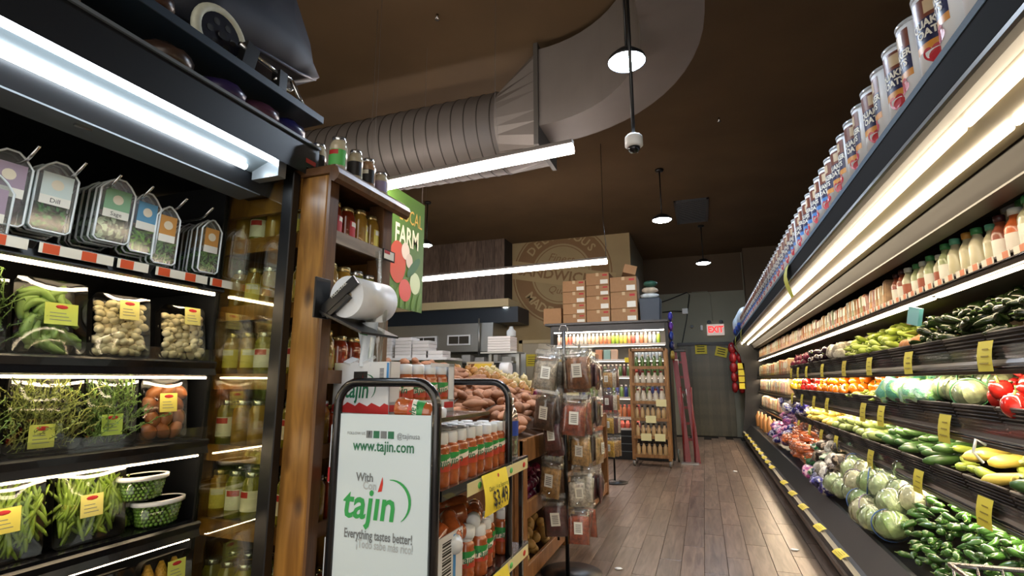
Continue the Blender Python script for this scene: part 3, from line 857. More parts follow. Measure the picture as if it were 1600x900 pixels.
# ================================================================ seasoning display with tube frame
TX0, TX1, TY0, TY1 = -1.148, -0.778, 1.44, 2.07
Q = 0.9                                   # real size of the stand's print and bottles
def zq(z): return 1.25 - (1.25 - z) * Q
M_tube = flat('tube_black', '#121316', 0.25, coat=0.4)
tj = thing('display_stand', 'black tube display stand with a white seasoning sign and shelves of red bottles', 'display', (-0.96, 1.8, 0))
def arch(y):
    pts = [(TX0, y, 0.0)]
    R = 0.077
    for q in range(7):
        a = PI - PI / 2 * q / 6; pts.append((TX0 + R + R * math.cos(a), y, 1.245 - R + R * math.sin(a)))
    for q in range(7):
        a = PI / 2 - PI / 2 * q / 6; pts.append((TX1 - R + R * math.cos(a), y, 1.245 - R + R * math.sin(a)))
    pts.append((TX1, y, 0.0))
    return pts
for nm, y in (('tube_arch', TY0), ('tube_arch', TY1)):
    obj(nm, MB().tube(arch(y), 0.015, M_tube, 10), tj)
M_sign = flat('sign_white', '#c8d8df', 0.28)
sg = obj('sign_panel', MB().box((TX0 + 0.016, TY0 - 0.004, 0.22), (TX1 - 0.016, TY0 + 0.006, zq(1.132)), M_sign), tj, label='white sign panel with green lettering')
M_tg = flat('print_dark_green', '#1c6a4a', 0.5); M_tg2 = flat('print_logo_green', '#2a9a4e', 0.4); M_tgr = flat('print_grey', '#6d7478', 0.5); M_tgl = flat('print_light_grey', '#a9b2b6', 0.5); M_tr = flat('print_red', '#c22e22', 0.5)
U, V = Vector((1, 0, 0)), Vector((0, 0, 1)); SY = TY0 - 0.0055
cxs = (TX0 + TX1) / 2
def T(body, x, z, size, mat, **k):
    return text(body, size * Q, mat, (cxs + (x - cxs) * Q, SY, zq(z)), U, V, **k)
m_ = T('www.tajin.com', cxs, 1.022, 0.052, M_tg, sx=0.8, bold=0.0008)
obj('web_lettering', m_, sg)
m_ = T('FOLLOW US', cxs - 0.115, 1.064, 0.014, M_tgr)
T('@tajinusa', cxs + 0.1, 1.06, 0.027, M_tgr, sx=0.85, mb=m_)
for k in range(4):
    m_.box((cxs + (-0.072 + k * 0.03) * Q, SY, zq(1.05)), (cxs + (-0.048 + k * 0.03) * Q, SY + 0.001, zq(1.075)), M_tgr if k % 2 == 0 else M_tg)
T('f', cxs - 0.06, 1.062, 0.024, M_sign, mb=m_).move(lambda v: v)
obj('follow_lettering', m_, sg)
m_ = T('With', cxs - 0.07, 0.915, 0.04, M_tgr, sx=0.85, bold=0.0008); T('Con', cxs - 0.048, 0.888, 0.038, M_tgl, sx=0.85, bold=0.0008, mb=m_)
obj('with_lettering', m_, sg)
m_ = T('Everything tastes better!', cxs - 0.008, 0.727, 0.042, M_tgr, sx=0.66, bold=0.0008)
obj('slogan_lettering', m_, sg)
m_ = T('\u00a1Todo sabe m\u00e1s rico!', cxs + 0.02, 0.697, 0.04, M_tgl, sx=0.66, bold=0.0006)
obj('slogan_lettering', m_, sg)
def logo(mb, o, u, v, s, mg, mr, flatw=None):
    """brush-script word with a red chilli for the accent and a green sweep"""
    o = Vector(o)
    text('taj\u0131n', 1.0 * s, mg, o, u, v, shear=0.12, bold=0.018 * s, sx=0.88, mb=mb)
    # chilli accent
    c = o + u * (0.30 * s) + v * (0.42 * s)
    mb.add([c - u * 0.05 * s - v * 0.10 * s, c + u * 0.06 * s - v * 0.08 * s, c + u * 0.09 * s + v * 0.10 * s, c + u * 0.07 * s + v * 0.26 * s], [(0, 1, 2, 3)], mr)
    # sweep
    pts = []
    for q in range(15):
        a = math.radians(95 - 150 * q / 14)
        w = 0.008 + 0.03 * math.sin(PI * q / 14)
        p = o + u * (0.62 + 0.52 * math.cos(a)) * s + v * (0.12 + 0.5 * math.sin(a)) * s
        rd = u * math.cos(a) + v * math.sin(a)
        pts += [p - rd * w * s, p + rd * w * s]
    mb.add(pts, [(2 * q, 2 * q + 1, 2 * q + 3, 2 * q + 2) for q in range(14)], mg)
    return mb
obj('logo', logo(MB(), (cxs - 0.045, SY, zq(0.824)), U, V, 0.13, M_tg2, M_tr), sg, label='green brush-script logo with red chilli')
m_ = MB()
for k in range(40):
    x = cxs - 0.17 + rnd(0, 0.15); z = 0.57 + rnd(0, 0.085) * (1 - abs(x - cxs + 0.1) / 0.12)
    m_.box((x, SY, z), (x + 0.004, SY + 0.0008, z + 0.004), M_tr if k % 3 else M_tgr)
obj('spice_print', m_, sg)
SHT, SHL = zq(0.875), zq(0.475)
TYE = 2.27
for z in (SHT, SHL, 0.1):
    s = obj('shelf', MB().box((TX0 + 0.01, TY0 + 0.02, z - 0.016), (TX1 + 0.005, TYE, z), M_tube), tj)
    obj('shelf_frame', MB().box((TX1 - 0.005, TY0 + 0.02, z - 0.024), (TX1 + 0.013, TYE + 0.01, z + 0.008), M_tube), s)
    obj('label_strip', MB().box((TX1 + 0.013, TY0 + 0.2, z - 0.045), (TX1 + 0.015, TYE, z - 0.002), flat('strip_cream', '#d8cf9a', 0.5)), s)
    for k in range(4):
        obj('chilli_print', MB().blob((TX1 + 0.0155, TY0 + 0.3 + k * 0.16, z - 0.024), (0.001, 0.02, 0.012), M_tr if k % 2 else M_lgrn, 6, 4), s)
obj('top_shelf', MB().box((TX0, TY0 + 0.018, 1.122), (TX1, TY0 + 0.42, 1.135), M_tube), tj)
for x in (TX0 + 0.01, TX1 - 0.01):
    obj('post', MB().box((x - 0.008, TYE - 0.03, 0), (x + 0.008, TYE - 0.014, SHT), M_tube), tj)
def price_card(label, y, z, txt):
    t = thing('price_sign', label, 'price sign', (TX1 + 0.02, y, z - 0.13))
    vs = []; n = 6
    for q in range(n + 1):
        f = q / n
        x = TX1 + 0.019 + 0.014 * math.sin(f * PI * 0.8) + 0.01 * f
        vs += [(x, y - 0.115 - 0.015 * f, z + 0.015 - 0.135 * f), (x + 0.004, y + 0.115 - 0.02 * f, z + 0.015 - 0.135 * f)]
    obj('card', MB().add(vs, [(2 * q, 2 * q + 1, 2 * q + 3, 2 * q + 2) for q in range(n)], M_yellow, True), t)
    d = Vector((0.04, 1, 0)).normalized(); w = Vector((-0.16, 0, 1)).normalized()
    m = text(txt, 0.075, M_ink, (TX1 + 0.046, y + 0.01, z - 0.075), d, w, sx=0.8, bold=0.001)
    text('Clasico 14 oz Seasoning', 0.022, M_ink, (TX1 + 0.041, y, z - 0.035), d, w, sx=0.8, mb=m)
    text('EACH', 0.018, M_ink, (TX1 + 0.049, y - 0.01, z - 0.106), d, w, sx=0.8, mb=m)
    obj('lettering', m, t)
    obj('dot', text('\u2022', 0.06, M_lred, (TX1 + 0.038, y, z + 0.0), d, w), t)
price_card('big yellow $3.49 price sign hanging from the upper shelf of the seasoning stand', 1.86, SHT - 0.01, '$3.49')
price_card('big yellow price sign hanging from the lower shelf of the seasoning stand', 1.88, SHL - 0.01, '$3.49')

# seasoning bottle
M_spice = flat('spice_red', '#a4562c', 0.2, coat=1.0, var=0.15, nscale=60, rand=0.08)
M_cap = flat('cap_white', '#dfe7ec', 0.35)
R_, H_ = 0.038, 0.19          # metres at full size; placed at scale Q
body = MB().lathe([(0.034, 0), (R_, 0.006), (R_, 0.03), (R_ * 0.95, 0.042), (R_, 0.052), (R_, 0.116), (R_ * 0.9, 0.124), (R_ * 0.97, 0.133), (R_ * 0.84, 0.144), (0.027, 0.15), (0.027, 0.16)], M_spice, 18).mesh('bottle_body')
cap = MB().lathe([(0.028, 0.15), (0.0295, 0.152), (0.0295, 0.182), (0.027, H_), (0, H_)], M_cap, 18).mesh('cap')
lb = MB()
n = 20
for k in range(n):           # label round three quarters: green above, white stripe aslant, red below
    a0 = -PI / 2 - 1.9 + 3.8 * k / n; a1 = a0 + 3.8 / n
    f0 = k / n; f1 = (k + 1) / n
    r = R_ + 0.0006
    def P(a, z): return (r * math.cos(a), r * math.sin(a), z)
    s0, s1 = 0.058 + 0.035 * f0, 0.058 + 0.035 * f1
    lb.add([P(a0, 0.057), P(a1, 0.057), P(a1, s1), P(a0, s0)], [(0, 1, 2, 3)], flat('label_taj_red', '#b5412c', 0.4))
    lb.add([P(a0, s0), P(a1, s1), P(a1, s1 + 0.018), P(a0, s0 + 0.018)], [(0, 1, 2, 3)], M_lwht)
    lb.add([P(a0, s0 + 0.018), P(a1, s1 + 0.018), P(a1, 0.117), P(a0, 0.117)], [(0, 1, 2, 3)], flat('label_taj_green', '#2c8f45', 0.4))
text('Tajin', 0.036, M_tg, (0, 0, 0.086), (1, 0, 0), (0, 0, 1), shear=0.2, bold=0.0006, radius=R_ + 0.0016, mb=lb)
P_taj = Proto(body, [('cap', cap, None), ('label', lb.mesh('label'), None)])
# note: lettering faces local -Y
cnt = 0
ROWN = ['aisle-side', 'second', 'third', 'innermost']
for r, x in enumerate((-0.82, -0.893, -0.966, -1.039)):
    for k in range(7):
        y = 1.61 + k * 0.0735 + (r % 2) * 0.011
        if r == 0 and k > 6: continue
        P_taj.put('seasoning_bottle', 'red seasoning bottle on the upper stand shelf, %s row, %s from the sign' % (ROWN[r], nth(k)), 'bottle', (x + rnd(-.004, .004), y + rnd(-.003, .003), SHT), (0, 0, 0.35 + rnd(-0.45, 0.45)), Q, group='seasoning bottles on the upper stand shelf')
# near ones right behind the sign
P_taj.put('seasoning_bottle', 'red seasoning bottle squeezed right behind the sign post on the upper shelf', 'bottle', (-0.82, 1.545, SHT), (0, 0, 0.7), Q, group='seasoning bottles on the upper stand shelf')
P_taj.put('seasoning_bottle', 'red seasoning bottle lying on its side on top of the white sign', 'bottle', (-0.94, 1.475, 1.167), (0, math.radians(99), 0.12), scale=0.85)
# lower shelf: tumbled and standing
low = [((-0.838, 1.79, SHL), (0, 0, 0.6)), ((-0.822, 1.87, SHL), (0, 0, 0.9)), ((-0.886, 1.835, SHL), (0, 0, 0.3)), ((-0.835, 1.955, SHL), (0, 0, 0.5)), ((-0.90, 1.925, SHL), (0, 0, 0.5)), ((-0.86, 2.04, SHL), (0, 0, 1.0)), ((-0.925, 2.015, SHL), (0, 0, 0.2)), ((-0.825, 2.12, SHL), (0, 0, 0.5)), ((-0.955, 1.78, SHL), (0, 0, 0.5))]
for k, (p, r) in enumerate(low):
    P_taj.put('seasoning_bottle', 'red seasoning bottle standing on the lower stand shelf, %s from the barcode box' % nth(k), 'bottle', p, r, Q, group='seasoning bottles on the lower stand shelf')
tum = [((-0.88, 1.73, 0.775), (1.9, 0.2, 0.7)), ((-0.865, 1.845, 0.765), (1.7, 0.0, -0.9)), ((-0.9, 1.91, 0.78), (1.5, 0.2, -0.6)), ((-0.92, 1.665, 0.745), (1.75, 0.1, 2.5)), ((-0.855, 1.645, 0.755), (2.0, 0.4, 0.1)), ((-0.89, 1.98, 0.755), (1.65, 0, 0.4))]
for k, (p, r) in enumerate(tum):
    P_taj.put('seasoning_bottle', 'toppled red seasoning bottle on the lower stand pile, %s from the sign' % nth(k), 'bottle', p, r, Q, group='toppled seasoning bottles')

# cardboard cartons
M_cart = flat('carton_white', '#d3d7db', 0.6); M_card = flat('cardboard', '#9b7448', 0.8, var=0.06); M_bluep = flat('print_blue', '#3d86c6', 0.5)
# one carton turned a little: printed face to the viewer, open face with bottles to the aisle
c = thing('carton', 'white seasoning carton with red band above the sign, bottles in its open side', 'box', (-0.985, 1.49, 1.136), None, -0.24)
W_, D_, HB = 0.295, 0.33, 0.178
def cpart(nm, mb, par=None, bevel=0.0):
    o = bpy.data.objects.new(nm, mb.mesh(nm, bevel)); COL.objects.link(o); o.parent = par or c
    return o
fr_ = MB()
fr_.box((-W_, 0, 0), (0, 0.004, HB), M_cart).box((-W_, D_ - 0.004, 0), (0, D_, HB), M_cart).box((-W_, 0, 0), (-W_ + 0.004, D_, HB), M_cart).box((-W_, 0, 0), (0, D_, 0.004), M_cart)
fr_.box((-0.004, 0, 0), (0, 0.045, HB), M_cart).box((-0.004, D_ - 0.03, 0), (0, D_, HB), M_cart).box((-0.004, 0, 0), (0, D_, 0.045), M_cart).box((-0.004, 0.2, HB - 0.012), (0, D_, HB), M_cart)
bx_ = cpart('box', fr_)
cpart('red_band', MB().add([(-W_ + 0.001, -0.0006, 0.004), (-0.001, -0.0006, 0.004)] + [(-0.001 - (W_ - 0.002) * q / 14, -0.0006, 0.034 + 0.007 * math.sin(q * 2.1)) for q in range(15)], [tuple(range(17))], M_lred), bx_)
cpart('logo', logo(MB(), (-W_ * 0.56, -0.001, 0.082), U, V, 0.085, M_tg, M_tr), bx_)
cpart('window', MB().box((-W_ * 0.62, -0.001, 0.118), (-W_ * 0.38, 0, 0.146), M_lblk), bx_)
m = MB()
for k in range(8): m.box((-0.05, -0.001, 0.118 + k * 0.005), (-0.03, 0, 0.1205 + k * 0.005), M_ink)
cpart('barcode', m, bx_)
cpart('blue_edge', MB().box((-0.016, -0.001, 0.11), (-0.006, 0, HB - 0.004), M_bluep), bx_)
m = MB().box((-0.0005, 0.002, 0.012), (0.0006, 0.11, 0.034), M_lred).box((-0.0005, D_ - 0.055, 0.014), (0.0006, D_ - 0.004, 0.036), M_lred)
text('Clasico  14 OZ', 0.026, M_ink, (0.0009, 0.19, 0.024), Vector((0, 1, 0)), V, shear=0.25, sx=0.75, mb=m)
cpart('side_print', m, bx_)
cpart('flap', MB().box((-0.24, -0.004, HB), (-0.20, 0.035, HB + 0.01), M_cart, rot=(0.5, 0.2, 0)))
cpart('flap', MB().box((-0.15, -0.004, HB + 0.002), (-0.11, 0.035, HB + 0.012), M_cart, rot=(0.5, -0.2, 0)))
ca_, sa_ = math.cos(-0.24), math.sin(-0.24)
for k in range(5):
    for j in range(2):
        lx, ly = -0.036 - 0.064 * j, 0.04 + k * 0.062
        P_taj.put('seasoning_bottle', 'red seasoning bottle inside the carton, %s row, %s from the corner' % (['aisle', 'inner'][j], nth(k)), 'bottle', (-0.985 + ca_ * lx - sa_ * ly, 1.49 + sa_ * lx + ca_ * ly, 1.141), (0, 0, rnd(-0.2, 1.2)), 0.88, group='seasoning bottles in the open carton')
# cartons poking out on the left of the stand
for k, z in enumerate((SHT + 0.001, SHL + 0.001)):
    c = thing('carton', ['white and red carton edge left of the sign at the upper shelf', 'white and red carton edge left of the sign at the lower shelf'][k], 'box', (-1.1, 1.58, z))
    cb = obj('box', MB().box((-1.205, 1.48, z), (-1.06, 1.7, z + 0.19), M_cart), c, 0.002)
    obj('red_band', MB().box((-1.206, 1.479, z + 0.004), (-1.059, 1.48, z + 0.05), M_lred), cb)
# carton with barcode on the lower shelf
c = thing('carton', 'white carton with a big barcode at the near end of the lower stand shelf', 'box', (-0.88, 1.56, SHL))
cb = obj('box', MB().box((-0.97, 1.475, SHL), (-0.795, 1.675, SHL + 0.006), M_cart).box((-0.799, 1.475, SHL), (-0.795, 1.675, SHL + 0.215), M_cart).box((-0.97, 1.475, SHL), (-0.795, 1.479, SHL + 0.215), M_cart).box((-0.97, 1.475, SHL), (-0.966, 1.675, SHL + 0.215), M_cart), c)
m = MB()
for k in range(14): m.box((-0.7948, 1.53, SHL + 0.075 + k * 0.009), (-0.794, 1.59, SHL + 0.079 + k * 0.009 + 0.0027 * (k % 3 == 0)), M_ink)
obj('barcode', m, cb)
obj('blue_strip', MB().box((-0.7948, 1.605, SHL + 0.062), (-0.794, 1.623, SHL + 0.205), M_bluep), cb)
# water bottle
t = Proto(MB().lathe([(0.03, 0), (0.036, 0.008), (0.034, 0.03), (0.037, 0.05), (0.037, 0.185), (0.033, 0.215), (0.018, 0.25), (0.014, 0.258), (0.014, 0.27)], clear('pet_clear', '#dfe9ee', 0.2, 0.05, 0.03, 0.55), 20).mesh('bottle_body'),
          [('cap', MB().lathe([(0.0165, 0.262), (0.0165, 0.285), (0, 0.286)], M_white, 16).mesh('cap'), None),
           ('label', MB().lathe([(0.0376, 0.11), (0.0376, 0.178)], M_lwht, 16, a0=-3.4, a1=-1.4).lathe([(0.0376, 0.11), (0.0376, 0.178)], flat('label_blue', '#2748a8', 0.4), 16, a0=-1.4, a1=0.9).mesh('label'), None)])
t.put('water_bottle', 'clear plastic water bottle with blue label at the end of the upper stand shelf', 'bottle', (-0.815, 2.19, SHT), scale=0.92)

# ================================================================ wooden produce bin
BX, BY0, BY1 = -1.08, 3.14, 6.1
bn = thing('produce_bin', 'long stained wooden produce bin heaped with sweet potatoes and onions', 'bin', (-1.8, 4.6, 0))
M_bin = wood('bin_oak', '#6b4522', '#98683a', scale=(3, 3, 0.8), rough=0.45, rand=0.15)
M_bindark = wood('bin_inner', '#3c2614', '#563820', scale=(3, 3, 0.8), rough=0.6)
obj('near_panel', MB().box((-2.6, BY0, 0.08), (BX - 0.06, BY0 + 0.025, 0.86), M_bin), bn, 0.003)
for y in (BY0, 4.12, 5.1, BY1 - 0.07):
    obj('post', MB().box((BX - 0.07, y, 0), (BX, y + 0.07, 0.88), M_bin), bn, 0.003)
obj('top_board', MB().box((BX - 0.03, BY0, 0.74), (BX - 0.005, BY1, 0.885), M_bin), bn, 0.003)
obj('near_top_board', MB().box((-2.6, BY0 - 0.008, 0.72), (BX - 0.03, BY0 + 0.02, 0.885), M_bin), bn, 0.003)
obj('middle_board', MB().box((BX - 0.03, BY0, 0.40), (BX - 0.005, BY1, 0.50), M_bin), bn, 0.003)
obj('bottom_board', MB().box((BX - 0.03, BY0, 0.03), (BX - 0.005, BY1, 0.13), M_bin), bn, 0.003)
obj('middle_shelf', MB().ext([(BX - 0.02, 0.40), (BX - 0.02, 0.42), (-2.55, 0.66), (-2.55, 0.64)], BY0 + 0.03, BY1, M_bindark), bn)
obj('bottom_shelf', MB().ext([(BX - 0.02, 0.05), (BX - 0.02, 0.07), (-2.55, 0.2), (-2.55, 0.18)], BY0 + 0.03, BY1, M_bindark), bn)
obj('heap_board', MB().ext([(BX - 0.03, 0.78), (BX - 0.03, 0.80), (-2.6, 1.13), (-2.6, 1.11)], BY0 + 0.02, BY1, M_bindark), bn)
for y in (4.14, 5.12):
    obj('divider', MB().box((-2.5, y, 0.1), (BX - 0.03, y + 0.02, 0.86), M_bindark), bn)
obj('price_tag', MB().box((BX - 0.004, 3.62, 0.42), (BX - 0.001, 3.74, 0.50), M_yellow), bn)
obj('price_tag', MB().box((BX - 0.004, 3.72, 0.76), (BX - 0.001, 3.84, 0.86), M_yellow), bn)

def heap(fn, n, zf, put, minsep, tries=40):
    """scatter n points over the region given by fn() keeping a spacing"""
    pts = []
    for k in range(n):
        for q in range(tries):
            x, y = fn()
            if all((x - a) ** 2 + (y - b_) ** 2 > minsep ** 2 for a, b_ in pts): break
        else:
            continue
        pts.append((x, y)); put(len(pts) - 1, x, y, zf(x, y))
    return pts
# sweet potato
def spud(mat, l, r, bend):
    path = []; rad = []
    for q in range(9):
        f = q / 8
        path.append((l * (f - 0.5), bend * math.sin(PI * f), 0)); rad.append(max(0.004, r * (math.sin(PI * (0.04 + 0.92 * f)) ** 0.75) * (1 + 0.1 * math.sin(f * 7))))
    mb = MB().tube(path, rad, mat, 9)
    return mb.mesh('sweet_potato')
M_sp = flat('sweet_potato_skin', '#b08062', 0.65, rand=0.25, var=0.16, nscale=30, bump=0.2)
SP = [Proto(spud(M_sp, 0.17, 0.038, 0.01)), Proto(spud(M_sp, 0.14, 0.044, -0.012)), Proto(spud(M_sp, 0.2, 0.036, 0.02))]
def zbin(x, y): return 0.87 + (BX - x) * 0.30 + 0.10 * max(0, math.sin((y - 3.1) / 1.6 * PI))
for lay in range(3):
    heap(lambda: (rnd(-2.35, BX - 0.08), rnd(BY0 + 0.07, 4.55)), 150 if lay == 0 else 95 if lay == 1 else 50, lambda x, y: zbin(x, y) + lay * 0.042,
         lambda i, x, y, z: random.choice(SP).put('sweet_potato', 'brown sweet potato heaped in the wooden bin', 'sweet potato', (x, y, z), (rnd(-.3, .3), rnd(-.45, .45), rnd(0, PI)), rnd(0.68, 0.98), 'sweet potatoes in the wooden bin'), 0.074 + 0.014 * lay)
# onions
def onion(mat):
    return MB().lathe([(0.0, -0.036), (0.018, -0.034), (0.034, -0.018), (0.04, 0.0), (0.034, 0.02), (0.016, 0.033), (0.006, 0.042), (0.003, 0.055), (0, 0.056)], mat, 12).mesh('onion')
ON = Proto(onion(flat('onion_skin', '#c08f54', 0.35, rand=0.2, var=0.1, nscale=20)))
ONW = Proto(onion(flat('onion_white', '#cfc08a', 0.35, rand=0.12, var=0.06)))
ONR = Proto(onion(flat('onion_red', '#6a1a38', 0.3, rand=0.25)))
for lay in range(2):
    heap(lambda: (rnd(-2.4, BX - 0.08), rnd(4.62, 5.95)), 110 if lay == 0 else 60, lambda x, y: zbin(x, 3.9) - 0.02 + lay * 0.05,
         lambda i, x, y, z: (ONR if y < 4.8 and x > -1.7 else ON if y < 5.2 else ONW).put('onion', 'red onion heaped between the sweet potatoes and the yellow onions' if (y < 4.8 and x > -1.7) else 'yellow onion heaped at the far end of the wooden bin' if y < 5.2 else 'pale onion heaped at the far end of the wooden bin', 'onion', (x, y, z), (rnd(-1, 1), rnd(-1, 1), rnd(0, 6)), rnd(0.9, 1.2), 'onions in the wooden bin'), 0.085)
# red onions and potatoes in the lower compartments
for lay in range(2):
    heap(lambda: (rnd(-1.42, BX - 0.07), rnd(3.22, 4.08)), 26, lambda x, y: 0.46 + (BX - x) * 0.2 + lay * 0.065,
         lambda i, x, y, z: ONR.put('onion', 'dark red onion in the middle tier of the wooden bin', 'onion', (x, y, z), (rnd(-1, 1), rnd(-1, 1), 0), 1.0, 'red onions in the bin side'), 0.085)
PO = Proto(MB().blob((0, 0, 0), (0.045, 0.035, 0.032), flat('potato_skin', '#a9854a', 0.55, rand=0.15, var=0.1, nscale=30), 10, 8).mesh('potato'))
for lay in range(2):
    heap(lambda: (rnd(-1.42, BX - 0.07), rnd(3.22, 4.08)), 30, lambda x, y: 0.11 + (BX - x) * 0.1 + lay * 0.055,
         lambda i, x, y, z: PO.put('potato', 'yellow potato in the lowest tier of the wooden bin', 'potato', (x, y, z), (rnd(-1, 1), rnd(-1, 1), rnd(0, 6)), rnd(0.85, 1.1), 'yellow potatoes in the bin side'), 0.08)
    heap(lambda: (rnd(-1.42, BX - 0.07), rnd(4.2, 5.0)), 14, lambda x, y: 0.11 + (BX - x) * 0.1 + lay * 0.055,
         lambda i, x, y, z: PO.put('potato', 'yellow potato in the lowest tier of the wooden bin', 'potato', (x, y, z), (rnd(-1, 1), rnd(-1, 1), rnd(0, 6)), rnd(0.85, 1.1), 'yellow potatoes in the bin side'), 0.08)

# ================================================================ peg stands of spice bags
M_bagfilm = clear('spice_film', '#fbfbf8', 0.05, 0.12, 0.03, 0.4)
BAGM = {}
def bag_proto(key, col, w=0.17, h=0.25):
    m = flat('spice_' + key, col, 0.55, var=0.45, nscale=45, rand=0.2, bump=0.6)
    def pillow(w, z0, z1, d, mat, nz=8, nx=8):
        vs = []; fs = []
        for sgn in (-1, 1):
            for j in range(nz + 1):
                for i in range(nx + 1):
                    f, g = j / nz, i / nx
                    th = d * (math.sin(PI * g) ** 0.6) * (math.sin(PI * min(1, 0.02 + f * 0.98)) ** 0.6)
                    vs.append((w * (g - 0.5), sgn * th * (1 + 0.15 * math.sin(7 * g + 5 * f)), z0 + (z1 - z0) * f))
        o = (nz + 1) * (nx + 1)
        for s in (0, 1):
            for j in range(nz):
                for i in range(nx):
                    a = s * o + j * (nx + 1) + i
                    fs.append((a, a + 1, a + nx + 2, a + nx + 1))
        return MB().add(vs, fs, mat, True)
    film = pillow(w, -h, 0.0, 0.026, M_bagfilm)
    cont = pillow(w * 0.95, -h + 0.004, -h * 0.2, 0.0235, m)
    hd = MB().box((-w / 2, -0.0012, -0.005), (w / 2, 0.0012, 0.03), M_bagfilm)
    lbm = MB().add([(-0.032, -0.027, -h * 0.36), (0.032, -0.027, -h * 0.36), (0.034, -0.027, -h * 0.36 - 0.085), (-0.03, -0.027, -h * 0.36 - 0.085)], [(0, 1, 2, 3)], M_lwht)
    for k in range(5): lbm.box((-0.02, -0.0275, -h * 0.36 - 0.07 + k * 0.012), (0.022, -0.0272, -h * 0.36 - 0.066 + k * 0.012), M_ink)
    return Proto(film.mesh('bag_film'), [('contents', cont.mesh('contents'), None), ('header', hd.mesh('header'), None), ('label', lbm.mesh('label'), None)])
BAGS = {k: bag_proto(k, c) for k, c in dict(brown='#7a4a26', maroon='#541a1e', tan='#b08a54', yellow='#cda43e', grey='#8f8472', rust='#8a3c1e', white='#d8d2c6', dark='#40281c').items()}
BW = dict(brown='brown', maroon='dark maroon', tan='tan', yellow='yellow', grey='grey-brown', rust='rust-red', white='white', dark='nearly black')
sx, sy = -0.895, 3.56
st = thing('peg_stand', 'tall black peg stand hung with clear bags of dried spices beside the produce bin', 'display stand', (sx, sy, 0))
obj('centre_pole', MB().cyl((sx, sy - 0.1, 0), (sx, sy - 0.1, 1.59), 0.013, M_black, n=10), st)
for dx in (-0.085, 0.085):
    obj('side_pole', MB().cyl((sx + dx, sy, 0.2), (sx + dx, sy, 1.5), 0.009, M_black, n=8), st)
obj('base', MB().lathe([(0.0, 0.0), (0.2, 0.0), (0.2, 0.012), (0.03, 0.03), (0, 0.03)], M_black, 28, (sx, sy, 0)), st)
obj('top_ring', MB().tube([(sx + 0.03 * math.cos(a * PI / 8), sy - 0.1, 1.6 + 0.03 * math.sin(a * PI / 8)) for a in range(16)], 0.003, M_chrome, 6, closed=True), st)
pm = MB().cyl((0, 0, 0), (0, -0.20, 0.012), 0.0035, M_chrome, n=6).mesh('peg')
TIERS = [1.46, 1.20, 0.99, 0.73, 0.50]
side = ['left', 'right']
plan = {(0, 0): 'grey', (0, 1): 'brown', (1, 0): 'dark', (1, 1): 'rust', (2, 0): 'maroon', (2, 1): 'tan', (3, 0): 'tan', (3, 1): 'white', (4, 0): 'maroon', (4, 1): 'rust'}
tn = ['top', 'second', 'third', 'fourth', 'bottom']
for (ti, si), kind in plan.items():
    z = TIERS[ti] - 0.05 * (si if ti else 0); x = sx + (-0.095, 0.09)[si]
    o = bpy.data.objects.new('peg', pm); COL.objects.link(o); o.parent = st; o.location = (x - sx, 0, z + 0.02)
    n = 4 if ti < 2 else 3
    for q in range(n):
        kk = kind if q in (n - 1,) else random.choice((kind, kind, 'brown', 'grey'))
        BAGS[kk].put('spice_bag', '%s spice bag on the near stand, %s peg, %s side, %s from the front' % (BW[kk], tn[ti], side[si], nth(n - 1 - q)), 'bag', (x + rnd(-.02, .02), sy - 0.04 - 0.045 * q, z + rnd(-.035, .02)), (rnd(-0.15, 0.08), rnd(-.16, .16), rnd(-.35, .35)), rnd(0.95, 1.1) if ti < 2 else rnd(0.8, 0.98), 'spice bags on the near peg stand')
# bags hung on the flanks, seen edge on
for si, sgn in ((0, -1), (1, 1)):
    for ti, z in enumerate((1.45, 1.2, 0.95, 0.7)):
        for q in range(3):
            kk = random.choice(('maroon', 'brown', 'tan', 'dark', 'yellow'))
            BAGS[kk].put('spice_bag', '%s spice bag edge-on, %s flank of the near stand, %s peg, %s outwards' % (BW[kk], side[si], tn[ti], nth(q)), 'bag', (sx + sgn * (0.085 + 0.03 * q) + (0.04 if si else 0.01), sy + 0.10 + 0.012 * q, z - 0.02 * q), (0, 0, PI / 2 * sgn + rnd(-.25, .25)), 0.9, 'spice bags on the near peg stand')
# second stand farther along
sx2, sy2 = -1.12, 6.75
s2 = thing('peg_stand', 'farther black peg stand hung with clear spice bags past the produce bin', 'display stand', (sx2, sy2, 0))
obj('pole', MB().cyl((sx2, sy2, 0), (sx2, sy2, 1.45), 0.012, M_black, n=8), s2)
obj('base', MB().lathe([(0.0, 0.0), (0.16, 0.0), (0.16, 0.012), (0.03, 0.03), (0, 0.03)], M_black, 24, (sx2, sy2, 0)), s2)
for ti, z in enumerate((1.4, 1.12, 0.84, 0.56)):
    for q in range(3):
        kk = random.choice(('yellow', 'white', 'tan', 'maroon'))
        BAGS[kk].put('spice_bag', '%s spice bag on the %s peg of the farther stand, %s from the front' % (BW[kk], tn[ti], nth(q)), 'bag', (sx2 + 0.03 * (q - 1), sy2 - 0.06 - 0.04 * (2 - q), z), (0, 0, 0.5 * (q - 1)), 0.95, 'spice bags on the farther peg stand')
